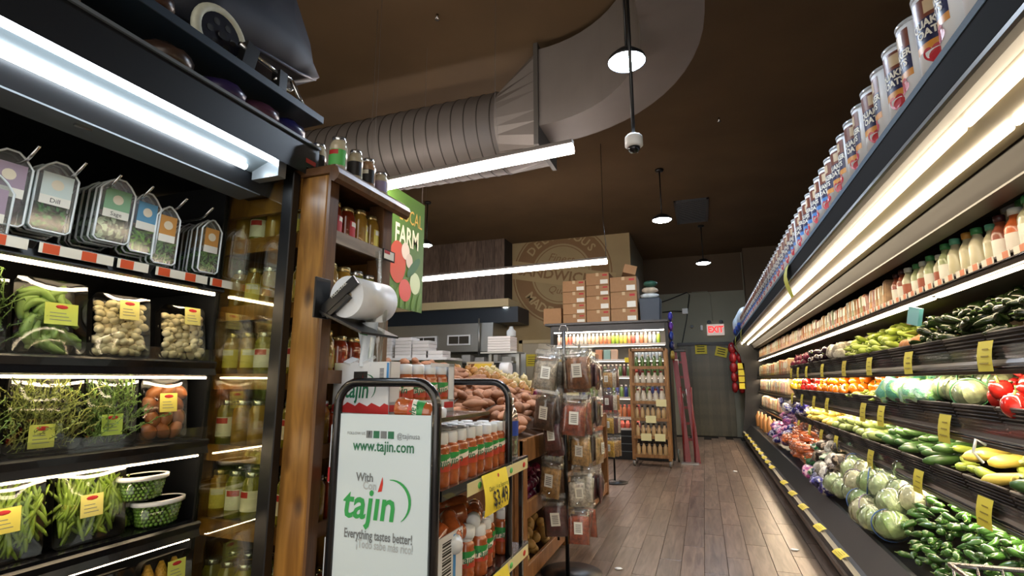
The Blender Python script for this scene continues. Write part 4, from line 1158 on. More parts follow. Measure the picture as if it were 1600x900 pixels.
# banner over the produce
t = thing('farm_banner', 'green hanging banner with vegetables and cream FARM lettering', 'banner', (-2.2, 3.4, 1.81))
bx, by0, by1, bz0, bz1 = -2.2, 2.95, 3.76, 1.81, 2.76
obj('sheet', MB().box((bx - 0.004, by0, bz0), (bx, by1, bz1), flat('banner_green', '#4f6e2a', 0.5, var=0.1, nscale=3)), t)
def face(y): return (bx + 0.003, y, 0)
Ub, Vb = Vector((0, 1, 0)), Vector((0, 0, 1))
m = text('LOCAL', 0.17, flat('banner_gold', '#c9a24a', 0.5), (bx + 0.003, 3.54, 2.575), Ub, Vb, sx=0.66); obj('local_lettering', m, t)
m = text('FARM', 0.22, flat('banner_cream', '#e4dfb8', 0.5), (bx + 0.003, 3.49, 2.395), Ub, Vb, sx=0.66, bold=0.005); obj('farm_lettering', m, t)
def blotch(name, y, z, ry, rz, col, rot=0, d=0.004):
    mb = MB(); n = 24; vs = [(0, 0, 0)]
    for k in range(n):
        a = 2 * PI * k / n; p, q = ry * math.cos(a), rz * math.sin(a)
        vs.append((bx + d, y + p * math.cos(rot) - q * math.sin(rot), z + p * math.sin(rot) + q * math.cos(rot)))
    vs[0] = (bx + d, y, z)
    mb.add(vs, [(0, k + 1, (k + 1) % n + 1) for k in range(n)], flat('print_' + name, col, 0.5))
    obj(name + '_print', mb, t)
blotch('tomato', 3.36, 2.17, 0.12, 0.17, '#b5482e'); blotch('garlic', 3.47, 2.28, 0.06, 0.07, '#d9c7b0', d=0.005); blotch('mushroom', 3.53, 2.21, 0.05, 0.06, '#cdbba4', d=0.0055)
blotch('cucumber', 3.6, 2.17, 0.13, 0.04, '#2c5a2c', 0.75, 0.006); blotch('cauliflower', 3.63, 2.04, 0.08, 0.09, '#c3cfa0', d=0.005); blotch('radish', 3.48, 1.96, 0.09, 0.09, '#c9564a', d=0.0055)
for k in range(6): blotch('leaf', 3.28 + 0.085 * k, 1.895, 0.028, 0.085, '#7fa53c' if k % 2 else '#5c8030', -0.35, 0.0045)
for y in (by0 + 0.05, by1 - 0.05):
    obj('cord', MB().cyl((bx, y, bz1), (bx, y, CEIL), 0.0012, M_duct, n=6), t)
# ================================================================ far drinks fridge facing the camera
FX0, FX1, FY = -2.45, -0.55, 8.75
fr = thing('drinks_fridge', 'black open drinks fridge full of small bottles at the end of the aisle', 'refrigerator', (-1.5, 9.1, 0))
obj('back_panel', MB().box((FX0, 9.5, 0), (FX1, 9.56, 2.2), flat('fridge_inner', '#9a948a', 0.5)), fr)
obj('side_wall', MB().box((FX0 - 0.05, FY, 0), (FX0, 9.56, 2.22), M_black), fr)
obj('side_wall', MB().ext([(FY + 0.12, 0), (FY + 0.05, 1.3), (FY - 0.02, 2.22), (9.56, 2.22), (9.56, 0)], FX1, FX1 + 0.05, M_black, axis='x'), fr)
obj('canopy', MB().ext([(FY - 0.05, 2.08), (FY - 0.05, 2.2), (9.56, 2.2), (9.56, 2.14), (FY + 0.15, 2.12)], FX0, FX1, flat('fridge_black', '#1d1f21', 0.4), axis='x'), fr)
obj('top_board', MB().box((FX0 - 0.12, FY - 0.12, 2.2), (FX1 + 0.06, 9.4, 2.235), M_black), fr)
obj('light_tube', MB().cyl((FX0 + 0.02, FY + 0.0, 2.085), (FX1 - 0.02, FY + 0.0, 2.085), 0.016, lamp_mat('fridge_tube', '#ffeede', 22), n=10), fr)
obj('base', MB().box((FX0, FY - 0.02, 0), (FX1, 9.5, 0.46), M_black), fr, 0.006)
for k in range(3): obj('base_rib', MB().box((FX0 + 0.02, FY - 0.03, 0.12 + 0.12 * k), (FX1 - 0.02, FY - 0.02, 0.13 + 0.12 * k), M_grey), fr)
FSH = [1.86, 1.60, 1.32, 0.98, 0.66, 0.48]
for k, z in enumerate(FSH):
    s = obj('shelf', MB().box((FX0, FY + 0.03, z - 0.02), (FX1, 9.5, z - 0.004), M_steel), fr)
    obj('front_strip', MB().box((FX0, FY + 0.015, z - 0.03), (FX1, FY + 0.03, z + 0.008), flat('strip_white', '#cfc6bb', 0.4)), s)
    if k < 5: obj('led_strip', MB().box((FX0 + 0.02, FY + 0.04, z - 0.032), (FX1 - 0.02, FY + 0.055, z - 0.024), lamp_mat('fridge_led', '#ffeede', 10)), s)
def small_bottle(r, h, body, cap, capw=0.55, neck=0.7):
    return Proto(MB().lathe([(r * 0.9, 0), (r, 0.005), (r, h * neck), (r * capw, h * (neck + 0.14)), (r * capw, h * 0.88)], body, 10).lathe([(r * capw * 1.1, h * 0.87), (r * capw * 1.1, h), (0, h)], cap, 10).mesh('bottle'))
SB = {}
def sb(col, capc, r=0.035, h=0.2, **k):
    key = (col, capc, r, h)
    if key not in SB:
        SB[key] = small_bottle(r, h, flat('drink_' + col, '#' + col, 0.3, coat=0.6), flat('cap_' + capc, '#' + capc, 0.4), **k)
    return SB[key]
cn = {'d8b6a0': 'pale pink', 'd9895a': 'orange', 'e0b28a': 'peach', 'c65a48': 'salmon red', '9fb83a': 'lime green', 'd3c14a': 'yellow', 'd7cbb8': 'cream', '7fa052': 'green', '3a2318': 'dark brown', '5a1d1d': 'dark red', 'c9d2d2': 'clear', '2c3f8a': 'blue', 'b9542f': 'amber', '8a3a3a': 'red', '4c6b33': 'leaf green', 'cbb48a': 'tan'}
def fill(shelf, z, x0, x1, step, cols, r, h, lname, cap='e8e0d0', depth=2):
    n = int((x1 - x0) / step)
    for k in range(n):
        x = x0 + step * (k + 0.5)
        c = cols(k, n)
        sb(c, cap, r, h).put('drink_bottle', '%s bottle on the %s of the far fridge, %s from left' % (cn[c], lname, nth(k)), 'bottle', (x, FY + 0.075, z), (0, 0, 0), group='bottles in the far fridge')
def c1(k, n):
    f = k / n
    seq = ['d8b6a0', 'd9895a', 'c65a48', 'd8b6a0', 'd7cbb8', 'd7cbb8', 'd7cbb8', 'e0b28a', 'e0b28a', 'cbb48a', 'd9895a', 'd9895a', 'd9895a', '9fb83a', '9fb83a', 'd3c14a', 'd3c14a', 'd9895a', 'c65a48', 'd7cbb8', 'd9895a', 'e0b28a', 'd7cbb8', 'c9d2d2', '9fb83a']
    return seq[min(len(seq) - 1, int(f * len(seq)))]
fill(0, FSH[0], -2.4, -0.6, 0.068, c1, 0.031, 0.19, 'top shelf')
fill(1, FSH[1], -2.4, -1.75, 0.07, lambda k, n: random.choice(('c9d2d2', 'd7cbb8')), 0.03, 0.18, 'second shelf', 'b8bcc0')
fill(1, FSH[1], -1.12, -0.6, 0.055, lambda k, n: 'c9d2d2', 0.025, 0.19, 'second shelf right end', 'b8bcc0')
fill(2, FSH[2], -2.2, -0.6, 0.066, lambda k, n: random.choice(('3a2318', '5a1d1d', 'c65a48', '4c6b33')) if k < 19 else '4c6b33', 0.027, 0.2, 'third shelf', 'd8c8b8')
fill(3, FSH[3], -2.2, -0.6, 0.072, lambda k, n: random.choice(('2c3f8a', '3a2318', '7fa052', '2c3f8a', 'd7cbb8')), 0.03, 0.2, 'fourth shelf', 'c8c0b8')
fill(4, FSH[4], -2.2, -1.0, 0.075, lambda k, n: random.choice(('b9542f', '8a3a3a', '8a3a3a', 'd9895a')), 0.033, 0.2, 'fifth shelf', 'c65a48')
fill(5, FSH[5], -2.2, -1.0, 0.085, lambda k, n: random.choice(('8a3a3a', 'c65a48')), 0.038, 0.12, 'lowest shelf', 'c65a48')
for k, (x, c) in enumerate(((-1.66, '#c98a62'), (-1.52, '#8fb0a4'), (-1.4, '#c9a78a'))):
    single('drink_carton', MB().box((x - 0.055, FY + 0.04, FSH[1]), (x + 0.055, FY + 0.15, FSH[1] + 0.17), flat('carton_' + c[1:], c, 0.5)), '%s square carton on the second shelf of the far fridge' % ['brown', 'teal', 'beige'][k], 'carton', 'cartons in the far fridge', 0.004)
single('price_sign', MB().box((-1.22, FY - 0.005, FSH[1] - 0.05), (-1.08, FY + 0.005, FSH[1] + 0.03), M_yellow, rot=(0.2, 0, 0)), 'yellow price sign on the second shelf edge of the far fridge', 'price sign')

# cardboard boxes on the fridge
M_kraft = flat('kraft', '#a27b54', 0.8, rand=0.1, var=0.04)
M_tape = flat('packing_tape', '#c3a77e', 0.4)
def carton(label, x0, x1, z0, z1, y0=8.72, d=0.42, rz=0.0, parts=True, rot=None):
    w, h = x1 - x0, z1 - z0
    c = thing('cardboard_box', label, 'box', ((x0 + x1) / 2, y0 + d / 2, z0), 'cardboard boxes on the fridge', rz)
    if rot: c.rotation_euler = rot
    b = MB().box((-w / 2 + .002, -d / 2, 0.001), (w / 2 - .002, d / 2, h - .002), M_kraft).mesh('box', 0.004)
    o = bpy.data.objects.new('box', b); COL.objects.link(o); o.parent = c
    if parts:
        for nm, lo, hi, mt in (('tape', (-0.025, -d / 2 - .001, h - 0.06), (0.025, -d / 2, h - .002), M_tape), ('address_label', (w * 0.12, -d / 2 - .0015, 0.02), (w * 0.44, -d / 2, h * 0.42), M_lwht), ('stamp', (w * 0.22, -d / 2 - .001, h * 0.72), (w * 0.42, -d / 2, h * 0.86), M_lred)):
            o = bpy.data.objects.new(nm, MB().box(lo, hi, mt).mesh(nm)); COL.objects.link(o); o.parent = c
    return c
carton('lone cardboard box at the left end of the fridge top', -2.62, -2.29, 2.236, 2.52, parts=False)
z = 2.236
for k, h in enumerate((0.16, 0.19, 0.21, 0.2)):
    carton('cardboard box in the left stack on the fridge, %s from the bottom' % nth(k), -2.26, -1.85, z, z + h - 0.002); z += h
z = 2.236
for k, h in enumerate((0.22, 0.24, 0.19, 0.22)):
    carton('cardboard box in the middle stack on the fridge, %s from the bottom' % nth(k), -1.84, -1.43, z, z + h - 0.002); z += h
z = 2.236
for k, h in enumerate((0.22, 0.29, 0.26)):
    carton('cardboard box in the right stack on the fridge, %s from the bottom' % nth(k), -1.42, -0.97, z, z + h - 0.002); z += h
carton('small tilted cardboard box on top of the right stack', -1.24, -1.02, z + 0.045, z + 0.2, parts=False, rot=(0, 0.25, 0.2))
# bin of supplies next to the boxes
t = thing('storage_bin', 'dark blue storage bin beside the cardboard boxes on the fridge', 'bin', (-0.78, 8.85, 2.236))
obj('body', MB().ext([(-0.93, 2.236), (-0.95, 2.62), (-0.6, 2.62), (-0.62, 2.236)], 8.75, 9.1, flat('bin_blue', '#26333f', 0.5)), t, 0.01)
for k, (zz, c, lab) in enumerate(((2.62, '#c9d0d0', 'white crumpled bag on the blue storage bin'), (2.72, '#c3b49c', 'beige packet on the white bag on the storage bin'), (2.83, '#2f5a4a', 'green and white packet topmost on the storage bin'))):
    single('supply_packet', MB().blob((-0.78 + 0.01 * k, 8.9, zz + 0.05), (0.16 - 0.02 * k, 0.12, 0.055), flat('packet_%d' % k, c, 0.5, var=0.3, nscale=12), 12, 8, jit=0.06), lab, 'packet', 'packets on the storage bin')
# chip bags hanging on the fridge flank
for k in range(5):
    c = ('#3b3a9a', '#6a3f9a', '#2c3f8a', '#1f2a5a', '#8a7a3a')[k]
    single('snack_bag', MB().blob((FX1 + 0.09, 8.85 + 0.02 * (k % 2), 2.3 - 0.16 * k), (0.04, 0.09, 0.08), flat('snack_%d' % k, c, 0.3, var=0.3, nscale=25), 10, 8, jit=0.08), '%s snack bag on the right flank of the far fridge, %s from top' % (['blue', 'violet', 'navy', 'dark navy', 'mustard'][k], nth(k)), 'snack bag', 'snack bags on the fridge flank')

# ================================================================ rolling bottle rack
rr_ = thing('rolling_rack', 'narrow wooden rolling rack of cream drinks in front of the far fridge', 'rack', (-0.78, 8.3, 0))
M_rw = wood('rack_wood', '#6a4724', '#9a7040', scale=(4, 4, 0.6), rough=0.5)
for x in (-1.05, -0.53):
    for y in (8.14, 8.42):
        obj('post', MB().box((x - 0.025, y, 0.09), (x + 0.025, y + 0.04, 1.74), M_rw), rr_, 0.003)
        cs = obj('caster', MB().cyl((x - 0.018, y + 0.02, 0.04), (x + 0.018, y + 0.02, 0.04), 0.04, flat('caster_grey', '#6d6a66', 0.5), n=14), rr_)
for k, z in enumerate((0.15, 0.42, 0.68, 0.93, 1.2, 1.45)):
    s = obj('shelf', MB().box((-1.05, 8.15, z - 0.02), (-0.53, 8.45, z), M_rw), rr_)
    obj('front_lip', MB().box((-1.05, 8.13, z - 0.025), (-0.53, 8.15, z + 0.02), M_rw), s)
obj('header', MB().box((-1.05, 8.14, 1.70), (-0.53, 8.46, 1.74), M_rw), rr_)
M_crm = flat('latte', '#b79b6e', 0.3, coat=0.6, rand=0.12)
PL = small_bottle(0.033, 0.2, M_crm, flat('cap_dark', '#2f2418', 0.4), 0.5, 0.62)
PM_ = small_bottle(0.04, 0.2, flat('milk_white', '#c9c3b2', 0.35, rand=0.06), flat('cap_red', '#8a2a24', 0.4), 0.5, 0.6)
for s, z in enumerate((0.15, 0.42, 0.68)):
    for k in range(6):
        PL.put('latte_bottle', 'cream coffee bottle on the %s shelf of the rolling rack, %s from the left' % (['bottom', 'second lowest', 'third lowest'][s], nth(k)), 'bottle', (-0.985 + k * 0.078, 8.2, z), group='coffee bottles on the rolling rack')
for s, z in enumerate((0.93, 1.2)):
    for k in range(5):
        PM_.put('milk_bottle', 'white milk bottle on the %s shelf of the rolling rack, %s from the left' % (['fourth lowest', 'fifth lowest'][s], nth(k)), 'bottle', (-0.97 + k * 0.09, 8.22, z), group='milk bottles on the rolling rack')
for k in range(5):
    sb('4c6b33', 'e8e0d0', 0.03, 0.2).put('drink_bottle', 'green bottle on the top shelf of the rolling rack, %s from the left' % nth(k), 'bottle', (-0.97 + k * 0.09, 8.22, 1.45), group='green bottles on the rolling rack')
for k, (x, z) in enumerate(((-0.78, 0.66), (-0.86, 0.4), (-0.66, 0.4), (-0.62, 0.9))):
    single('price_card', MB().box((x - 0.075, 8.118, z - 0.03), (x + 0.075, 8.124, z + 0.075), flat('card_cream', '#d5cf9a', 0.6)), 'cream price card on the rolling rack, %s' % ['middle of the third shelf', 'left on the second shelf', 'right on the second shelf', 'right end of the fourth shelf'][k], 'price card', 'price cards on the rolling rack')

# red folding ladder with strap and a hand truck behind it
t = thing('folding_ladder', 'red folded ladder leaning beside the far fridge', 'ladder', (-0.37, 9.1, 0))
M_red = flat('ladder_red', '#701214', 0.35)
for x in (-0.47, -0.33):
    obj('rail', MB().add([(x - 0.01, 8.98, 1.74), (x + 0.07, 8.98, 1.74), (x + 0.07, 9.06, 1.74), (x, 9.06, 1.74), (x + 0.13, 8.7, 0), (x + 0.21, 8.7, 0), (x + 0.21, 8.78, 0), (x + 0.14, 8.78, 0)], [(0, 1, 2, 3), (7, 6, 5, 4), (0, 4, 5, 1), (1, 5, 6, 2), (2, 6, 7, 3), (3, 7, 4, 0)], M_red), t)
for k in range(6):
    f = k / 6; z = 1.55 - 1.45 * f; x = -0.45 + 0.125 * f; y = 9.0 - 0.26 * f
    obj('rung', MB().box((x, y, z - 0.02), (x + 0.18, y + 0.06, z + 0.02), M_red), t)
obj('cap', MB().box((-0.49, 8.96, 1.72), (-0.26, 9.08, 1.77), M_black), t, 0.006)
obj('label', MB().box((-0.44, 8.965, 1.42), (-0.38, 8.972, 1.6), M_lwht, rot=(0.15, 0.08, 0)), t)
obj('strap', MB().tube([(-0.42, 8.92, 1.25), (-0.36, 8.9, 1.1), (-0.33, 8.88, 0.98), (-0.28, 8.88, 1.12), (-0.27, 8.86, 0.9)], 0.008, M_white, 6), t)
t = thing('hand_truck', 'metal hand truck wheel and toe plate standing behind the red ladder', 'hand truck', (-0.35, 8.75, 0))
obj('wheel', MB().tube([(-0.44 + 0.0, 8.72 + 0.085 * math.cos(a * PI / 10), 0.1 + 0.085 * math.sin(a * PI / 10)) for a in range(20)], 0.016, flat('wheel_grey', '#4c5048', 0.6), 8, closed=True), t)
obj('hub', MB().cyl((-0.455, 8.72, 0.1), (-0.425, 8.72, 0.1), 0.03, M_steel, n=12), t)
obj('toe_plate', MB().box((-0.40, 8.5, 0.005), (-0.15, 8.7, 0.015), M_steel), t)
obj('frame', MB().tube([(-0.36, 8.7, 0.01), (-0.36, 8.72, 1.15), (-0.2, 8.72, 1.15), (-0.2, 8.7, 0.01)], 0.013, M_red, 8), t)

# ================================================================ back wall fittings
t = thing('exit_sign', 'white lit EXIT sign with red letters and two lamp heads on the back wall', 'sign', (0.33, 12.95, 2.3))
obj('box', MB().box((0.14, 12.9, 2.3), (0.52, 12.98, 2.56), flat('exit_box', '#c9b8ac', 0.5, emit=0.25)), t, 0.004)
obj('lettering', text('EXIT', 0.2, lamp_mat('exit_red', '#ff3030', 1.2), (0.33, 12.897, 2.43), U, V, sx=0.82, bold=0.008), t)
for x in (0.2, 0.46):
    obj('lamp_head', MB().blob((x, 12.92, 2.61), (0.05, 0.05, 0.05), M_grey, 10, 8), t)
for k, (x, z, r) in enumerate(((-0.02, 1.97, 0.0), (0.42, 1.9, 0.25))):
    n = thing('wall_notice', ['yellow printed notice hung on the left of the strip curtain', 'crumpled yellow notice hung at the right of the strip curtain'][k], 'notice', (x, 12.9, z))
    obj('sheet', MB().box((x - 0.13, 12.9, z - 0.1), (x + 0.13, 12.904, z + 0.12), M_yellow, rot=(0, r, 0)), n)
    m = MB()
    for q in range(3): m.box((x - 0.09, 12.897, z - 0.05 + q * 0.055), (x + 0.08, 12.8985, z - 0.03 + q * 0.055), M_ink, rot=(0, r, 0), piv=(x, 12.9, z))
    obj('lettering', m, n)
t = thing('junction_box', 'white junction box with black cables on the grey back wall', 'electrical box', (-0.33, 12.97, 2.85))
obj('box', MB().box((-0.39, 12.93, 2.84), (-0.26, 13.0, 2.97), M_white), t, 0.005)
obj('cable', MB().tube([(-0.38, 12.95, 2.9), (-0.6, 12.96, 2.92), (-0.85, 12.97, 2.9)], 0.012, M_black, 6), t)
single('wall_cable', MB().tube([(-1.2, 12.97, 3.05), (-0.7, 12.97, 3.2), (-0.26, 12.97, 3.36), (-0.2, 12.97, 3.3), (-0.3, 12.97, 2.7), (-0.42, 12.97, 2.2), (-0.55, 12.97, 1.7)], 0.013, M_black, 6), 'loose black cable looping down the back wall beside the strip curtain', 'cable')
single('wall_conduit', MB().tube([(-0.15, 12.98, 3.36), (0.2, 12.98, 3.36), (0.27, 12.98, 3.28), (0.28, 12.98, 2.65)], 0.009, M_wallgrey, 6), 'thin grey conduit bending down to the exit sign', 'conduit')
single('door_stop', MB().cyl((-0.19, 12.93, 2.53), (-0.19, 13.0, 2.53), 0.035, M_black, n=12), 'small round black fitting on the back wall left of the exit sign', 'wall fitting')
single('motion_sensor', MB().box((0.0, 12.94, 2.43), (0.05, 13.0, 2.55), M_white), 'small white sensor on the back wall beside the exit sign', 'sensor', bevel=0.01)

# ================================================================ kitchen under the soffit
t = thing('kitchen_hood', 'stainless kitchen extraction hood with two framed vents below the beige band', 'hood', (-5.1, 9.9, 1.82))
obj('body', MB().ext([(9.55, 1.83), (9.6, 2.42), (10.4, 2.42), (10.4, 1.83)], -6.6, -3.95, M_steel, axis='x'), t, 0.005)
obj('upper_panel', MB().box((-7.1, 9.7, 2.42), (-3.45, 10.4, 2.74), flat('panel_blue_black', '#16222e', 0.4)), t)
for x0, x1, z0, z1 in ((-5.82, -5.2, 1.93, 2.17), (-4.95, -4.42, 1.97, 2.18)):
    f = obj('vent_frame', MB().box((x0, 9.53, z0), (x1, 9.56, z1), M_white), t)
    obj('vent_opening', MB().box((x0 + 0.04, 9.522, z0 + 0.03), ((x0 + x1) / 2 - 0.01, 9.532, z1 - 0.03), flat('vent_dark', '#3a352a', 0.5)).box(((x0 + x1) / 2 + 0.01, 9.522, z0 + 0.03), (x1 - 0.04, 9.532, z1 - 0.03), flat('vent_dark', '#3a352a')), f)
obj('pipe', MB().cyl((-4.22, 9.5, 1.75), (-4.22, 9.5, 2.5), 0.02, M_steel, n=8), t)
t = thing('kitchen_range', 'dark cooking range with steel shelf below the hood', 'stove', (-5.0, 10.0, 0))
obj('body', MB().box((-6.6, 9.6, 0), (-3.5, 10.35, 1.35), flat('range_dark', '#22211f', 0.4)), t)
obj('upper_shelf', MB().box((-6.6, 9.55, 1.6), (-3.5, 10.0, 1.63), M_steel), t)
obj('back_splash', MB().box((-6.6, 10.33, 1.35), (-3.5, 10.37, 1.83), M_steel), t)
for k in range(5):
    x = -4.85 + 0.3 * k
    single('takeout_tray', MB().box((x - 0.1, 9.6, 1.63), (x + 0.1, 9.8, 1.72 + 0.05 * (k % 2)), flat('tray_grey', '#b9b7b0', 0.5)), 'grey takeout tray on the steel range shelf, %s from the left' % nth(k), 'tray', 'trays on the range shelf', 0.006)
t = thing('deli_counter', 'steel and dark deli counter case behind the produce', 'counter', (-4.2, 7.9, 0))
obj('body', MB().box((-6.4, 7.75, 0), (-2.85, 8.4, 1.2), flat('counter_front', '#5a5148', 0.5)), t)
obj('counter_top', MB().box((-6.4, 7.7, 1.2), (-2.85, 8.45, 1.24), M_steel), t)
obj('glass_front', MB().box((-6.4, 7.8, 1.24), (-4.1, 7.81, 1.6), M_glass), t)
obj('case_top', MB().box((-6.4, 7.78, 1.6), (-4.05, 8.4, 1.64), M_white), t)
obj('rear_shelf', MB().box((-6.4, 8.38, 1.24), (-4.05, 8.4, 1.6), M_steel), t)
obj('upright', MB().box((-3.45, 8.2, 1.24), (-3.4, 8.3, 1.72), M_steel).box((-2.95, 8.2, 1.24), (-2.9, 8.3, 1.72), M_steel), t)
obj('upper_shelf', MB().box((-3.5, 7.95, 1.7), (-2.85, 8.35, 1.725), M_steel), t)
for k, (x, n) in enumerate(((-5.35, 6), (-4.95, 6), (-4.6, 5), (-4.32, 2))):
    for q in range(n):
        single('takeout_box', MB().box((x - 0.16, 7.85, 1.642 + q * 0.06), (x + 0.16, 8.15, 1.642 + q * 0.06 + 0.057), flat('takeout_white', '#d6d2cd', 0.6, rand=0.05)), 'flat white takeout box in the %s stack on the deli case, %s from the bottom' % (['leftmost', 'second', 'third', 'rightmost'][k], nth(q)), 'box', 'takeout boxes on the deli case', 0.004)
for q in range(6):
    single('takeout_box', MB().box((-3.38, 7.97, 1.728 + q * 0.043), (-2.97, 8.3, 1.728 + q * 0.043 + 0.04), flat('takeout_white', '#d6d2cd')), 'flat white takeout box stacked on the steel shelf by the door, %s from the bottom' % nth(q), 'box', 'takeout boxes on the steel shelf', 0.004)
single('plastic_jug', MB().lathe([(0.07, 0), (0.08, 0.01), (0.08, 0.09), (0.04, 0.13), (0.03, 0.17)], flat('jug_clear', '#b9c0c2', 0.3), 14, (-3.02, 8.15, 1.987)), 'pale plastic jug on top of the takeout boxes by the door', 'jug')
t = thing('poster_frame', 'framed yellow poster standing on the deli counter', 'poster', (-3.47, 7.9, 1.24))
obj('frame', MB().box((-3.72, 7.88, 1.25), (-3.23, 7.9, 1.56), flat('frame_cream', '#b8aa8c', 0.5)), t, 0.003)
obj('print', MB().box((-3.69, 7.874, 1.28), (-3.26, 7.88, 1.53), flat('poster_yellow', '#d8b53a', 0.5, var=0.1)), t)
obj('fruit_print', MB().add([(-3.69, 7.872, 1.53), (-3.56, 7.872, 1.53), (-3.62, 7.872, 1.45), (-3.69, 7.872, 1.35)], [(0, 1, 2, 3)], flat('poster_brown', '#7a4a1c', 0.5)), t)
t = thing('paper_roll', 'white paper roll on a dark stand at the end of the deli counter', 'paper roll', (-3.02, 7.9, 1.24))
obj('roll', MB().cyl((-3.1, 7.9, 1.44), (-2.94, 7.9, 1.44), 0.105, M_white, n=24), t)
obj('stand', MB().box((-3.12, 7.85, 1.24), (-2.92, 7.95, 1.345), M_black), t)
for k in range(9):
    single('candy_packet', MB().blob((-4.0 + 0.12 * k, 7.8, 1.275), (0.06, 0.05, 0.035), flat('candy_%d' % (k % 4), ('#4a4a9a', '#7a2a2a', '#b9b2a4', '#2f5a3a')[k % 4], 0.4, var=0.3, nscale=30), 8, 6, jit=0.1), '%s snack packet lying on the deli counter edge, %s from the left' % (('blue', 'dark red', 'beige', 'green')[k % 4], nth(k)), 'packet', 'packets on the deli counter')
# ================================================================ contents of the left case
M_shell = clear('clamshell', '#f2f7f6', 0.14, 0.10, 0.04, 0.45)
M_wrap = clear('cling_film', '#f6f8f2', 0.06, 0.06, 0.0, 0.30)
M_tray = flat('tray_black', '#141311', 0.3)
# ---- herb clamshells
def herb_proto(lab, leafc, leaf='blade', w=0.096, h=0.19, d=0.018):
    hw = w / 2
    pr = [(-hw, -h + 0.01), (-hw + 0.01, -h), (hw - 0.01, -h), (hw, -h + 0.01), (hw, -0.03), (hw - 0.018, -0.006), (hw - 0.035, 0.008), (-hw + 0.035, 0.008), (-hw + 0.018, -0.006), (-hw, -0.03)]
    shell = MB().ext(pr, -d, 0.0, M_shell, axis='x').mesh('shell', 0.003)
    rim = MB().tube([(0.0, y, z) for y, z in pr], 0.0032, flat('rim_glint', '#dfe7e8', 0.25), 5, closed=True).mesh('rim')  # rim coloured white to stand in for glints along the plastic edge
    card = MB().box((0.0005, -hw + 0.012, -0.10), (0.0015, hw - 0.012, -0.025), flat('herb_card_' + lab[0], lab[1], 0.5))
    card.box((0.0015, -hw + 0.012, -0.115), (0.002, hw - 0.012, -0.09), M_lwht)
    card.add([(0.0022, 0.015 * math.cos(2 * PI * q / 14), -0.057 + 0.015 * math.sin(2 * PI * q / 14)) for q in range(14)], [tuple(range(14))], flat('card_disc', '#d8cdb4', 0.5))
    if lab[2]: text(lab[2], 0.018, M_ink, (0.0026, 0, -0.103), (0, 1, 0), (0, 0, 1), mb=card)
    hb = MB(); mt = flat('herb_leaf_' + lab[0], leafc, 0.5, var=0.3, nscale=60)
    lmats = [flat('herb_leaf_%s_%d' % (lab[0], q), tuple(min(255, int(int(leafc[i:i + 2], 16) * g)) for i in (1, 3, 5)), 0.45) for q, g in enumerate((0.6, 1.0, 1.35))]
    for k in range(80):
        y = rnd(-hw + 0.014, hw - 0.014); z = rnd(-h + 0.012, -0.112); a = rnd(0, PI); x = rnd(-d + 0.003, -0.002)
        L, W = (0.022, 0.004) if leaf == 'blade' else (0.014, 0.008) if leaf == 'oval' else (0.008, 0.004)
        u = (math.cos(a) * L, math.sin(a) * L); v = (-math.sin(a) * W, math.cos(a) * W)
        hb.add([(x, y - u[0], z - u[1]), (x + .002, y + v[0], z + v[1]), (x, y + u[0], z + u[1]), (x - .001, y - v[0], z - v[1])], [(0, 1, 2, 3)], lmats[k % 3])
    hb.box((-d + 0.001, -hw + 0.01, -h + 0.008), (-d + 0.002, hw - 0.01, -0.11), lmats[0])
    return Proto(shell, [('rim', rim, None), ('card', card.mesh('card'), None), ('herb_leaves', hb.mesh('herb_leaves'), None)])
H = dict(violet=herb_proto(('violet', '#9a8796', ''), '#5a4a52', 'oval'), dill=herb_proto(('mint', '#c3cfc8', 'Dill'), '#2f7a34', 'fine'), sage=herb_proto(('green', '#7fa884', 'Sage'), '#93a886', 'oval'),
         chive=herb_proto(('blue', '#5f97b8', ''), '#6aa83c', 'blade', w=0.085), amber=herb_proto(('amber', '#c08a45', ''), '#63964a', 'blade', w=0.078), pale=herb_proto(('pale', '#c9b877', ''), '#5c7440', 'oval', w=0.085))
HN = dict(violet='violet-labelled', dill='white-labelled dark green dill', sage='green-labelled sage', chive='blue-labelled chive', amber='amber-labelled', pale='pale yellow-labelled')
hz = 1.86
stacks = [('violet', 0.70, 3, -0.1), ('violet', 0.735, 1, -0.02), ('dill', 0.838, 4, -0.01), ('sage', 1.0, 7, 0.0), ('chive', 1.095, 3, -0.012), ('amber', 1.165, 3, -0.035), ('amber', 1.335, 8, -0.03), ('pale', 1.43, 4, -0.02)]
wh = ['at the left picture edge', 'second stack', 'on the leftmost visible hook', 'in the tallest stack', 'right of the sage stack', 'half hidden behind the blue-labelled pack', 'in the deep stack near the case end', 'against the end glass']
for si, (k, y, n, dz) in enumerate(stacks):
    if y > 1.37: y = 1.335; 
    if si == 7: continue
    for q in range(n):
        H[k].put('herb_pack', 'clear %s herb pack %s, %s from the front' % (HN[k], wh[si], nth(q)), 'herb pack', (-1.672 - 0.026 * q, y + rnd(-.004, .004), hz + dz - 0.002 * q + rnd(-.003, .003)), (0, 0.05 + rnd(-.03, .03), rnd(-.09, .02)), 1.0, 'herb packs on the hooks')
for q in range(4):
    H['pale'].put('herb_pack', 'pale yellow-labelled herb pack deep in the case end, %s from the front' % nth(q), 'herb pack', (-1.80 - 0.05 * q, 1.34, 1.83), (0, 0.05, -0.1), 0.9, 'herb packs on the hooks')

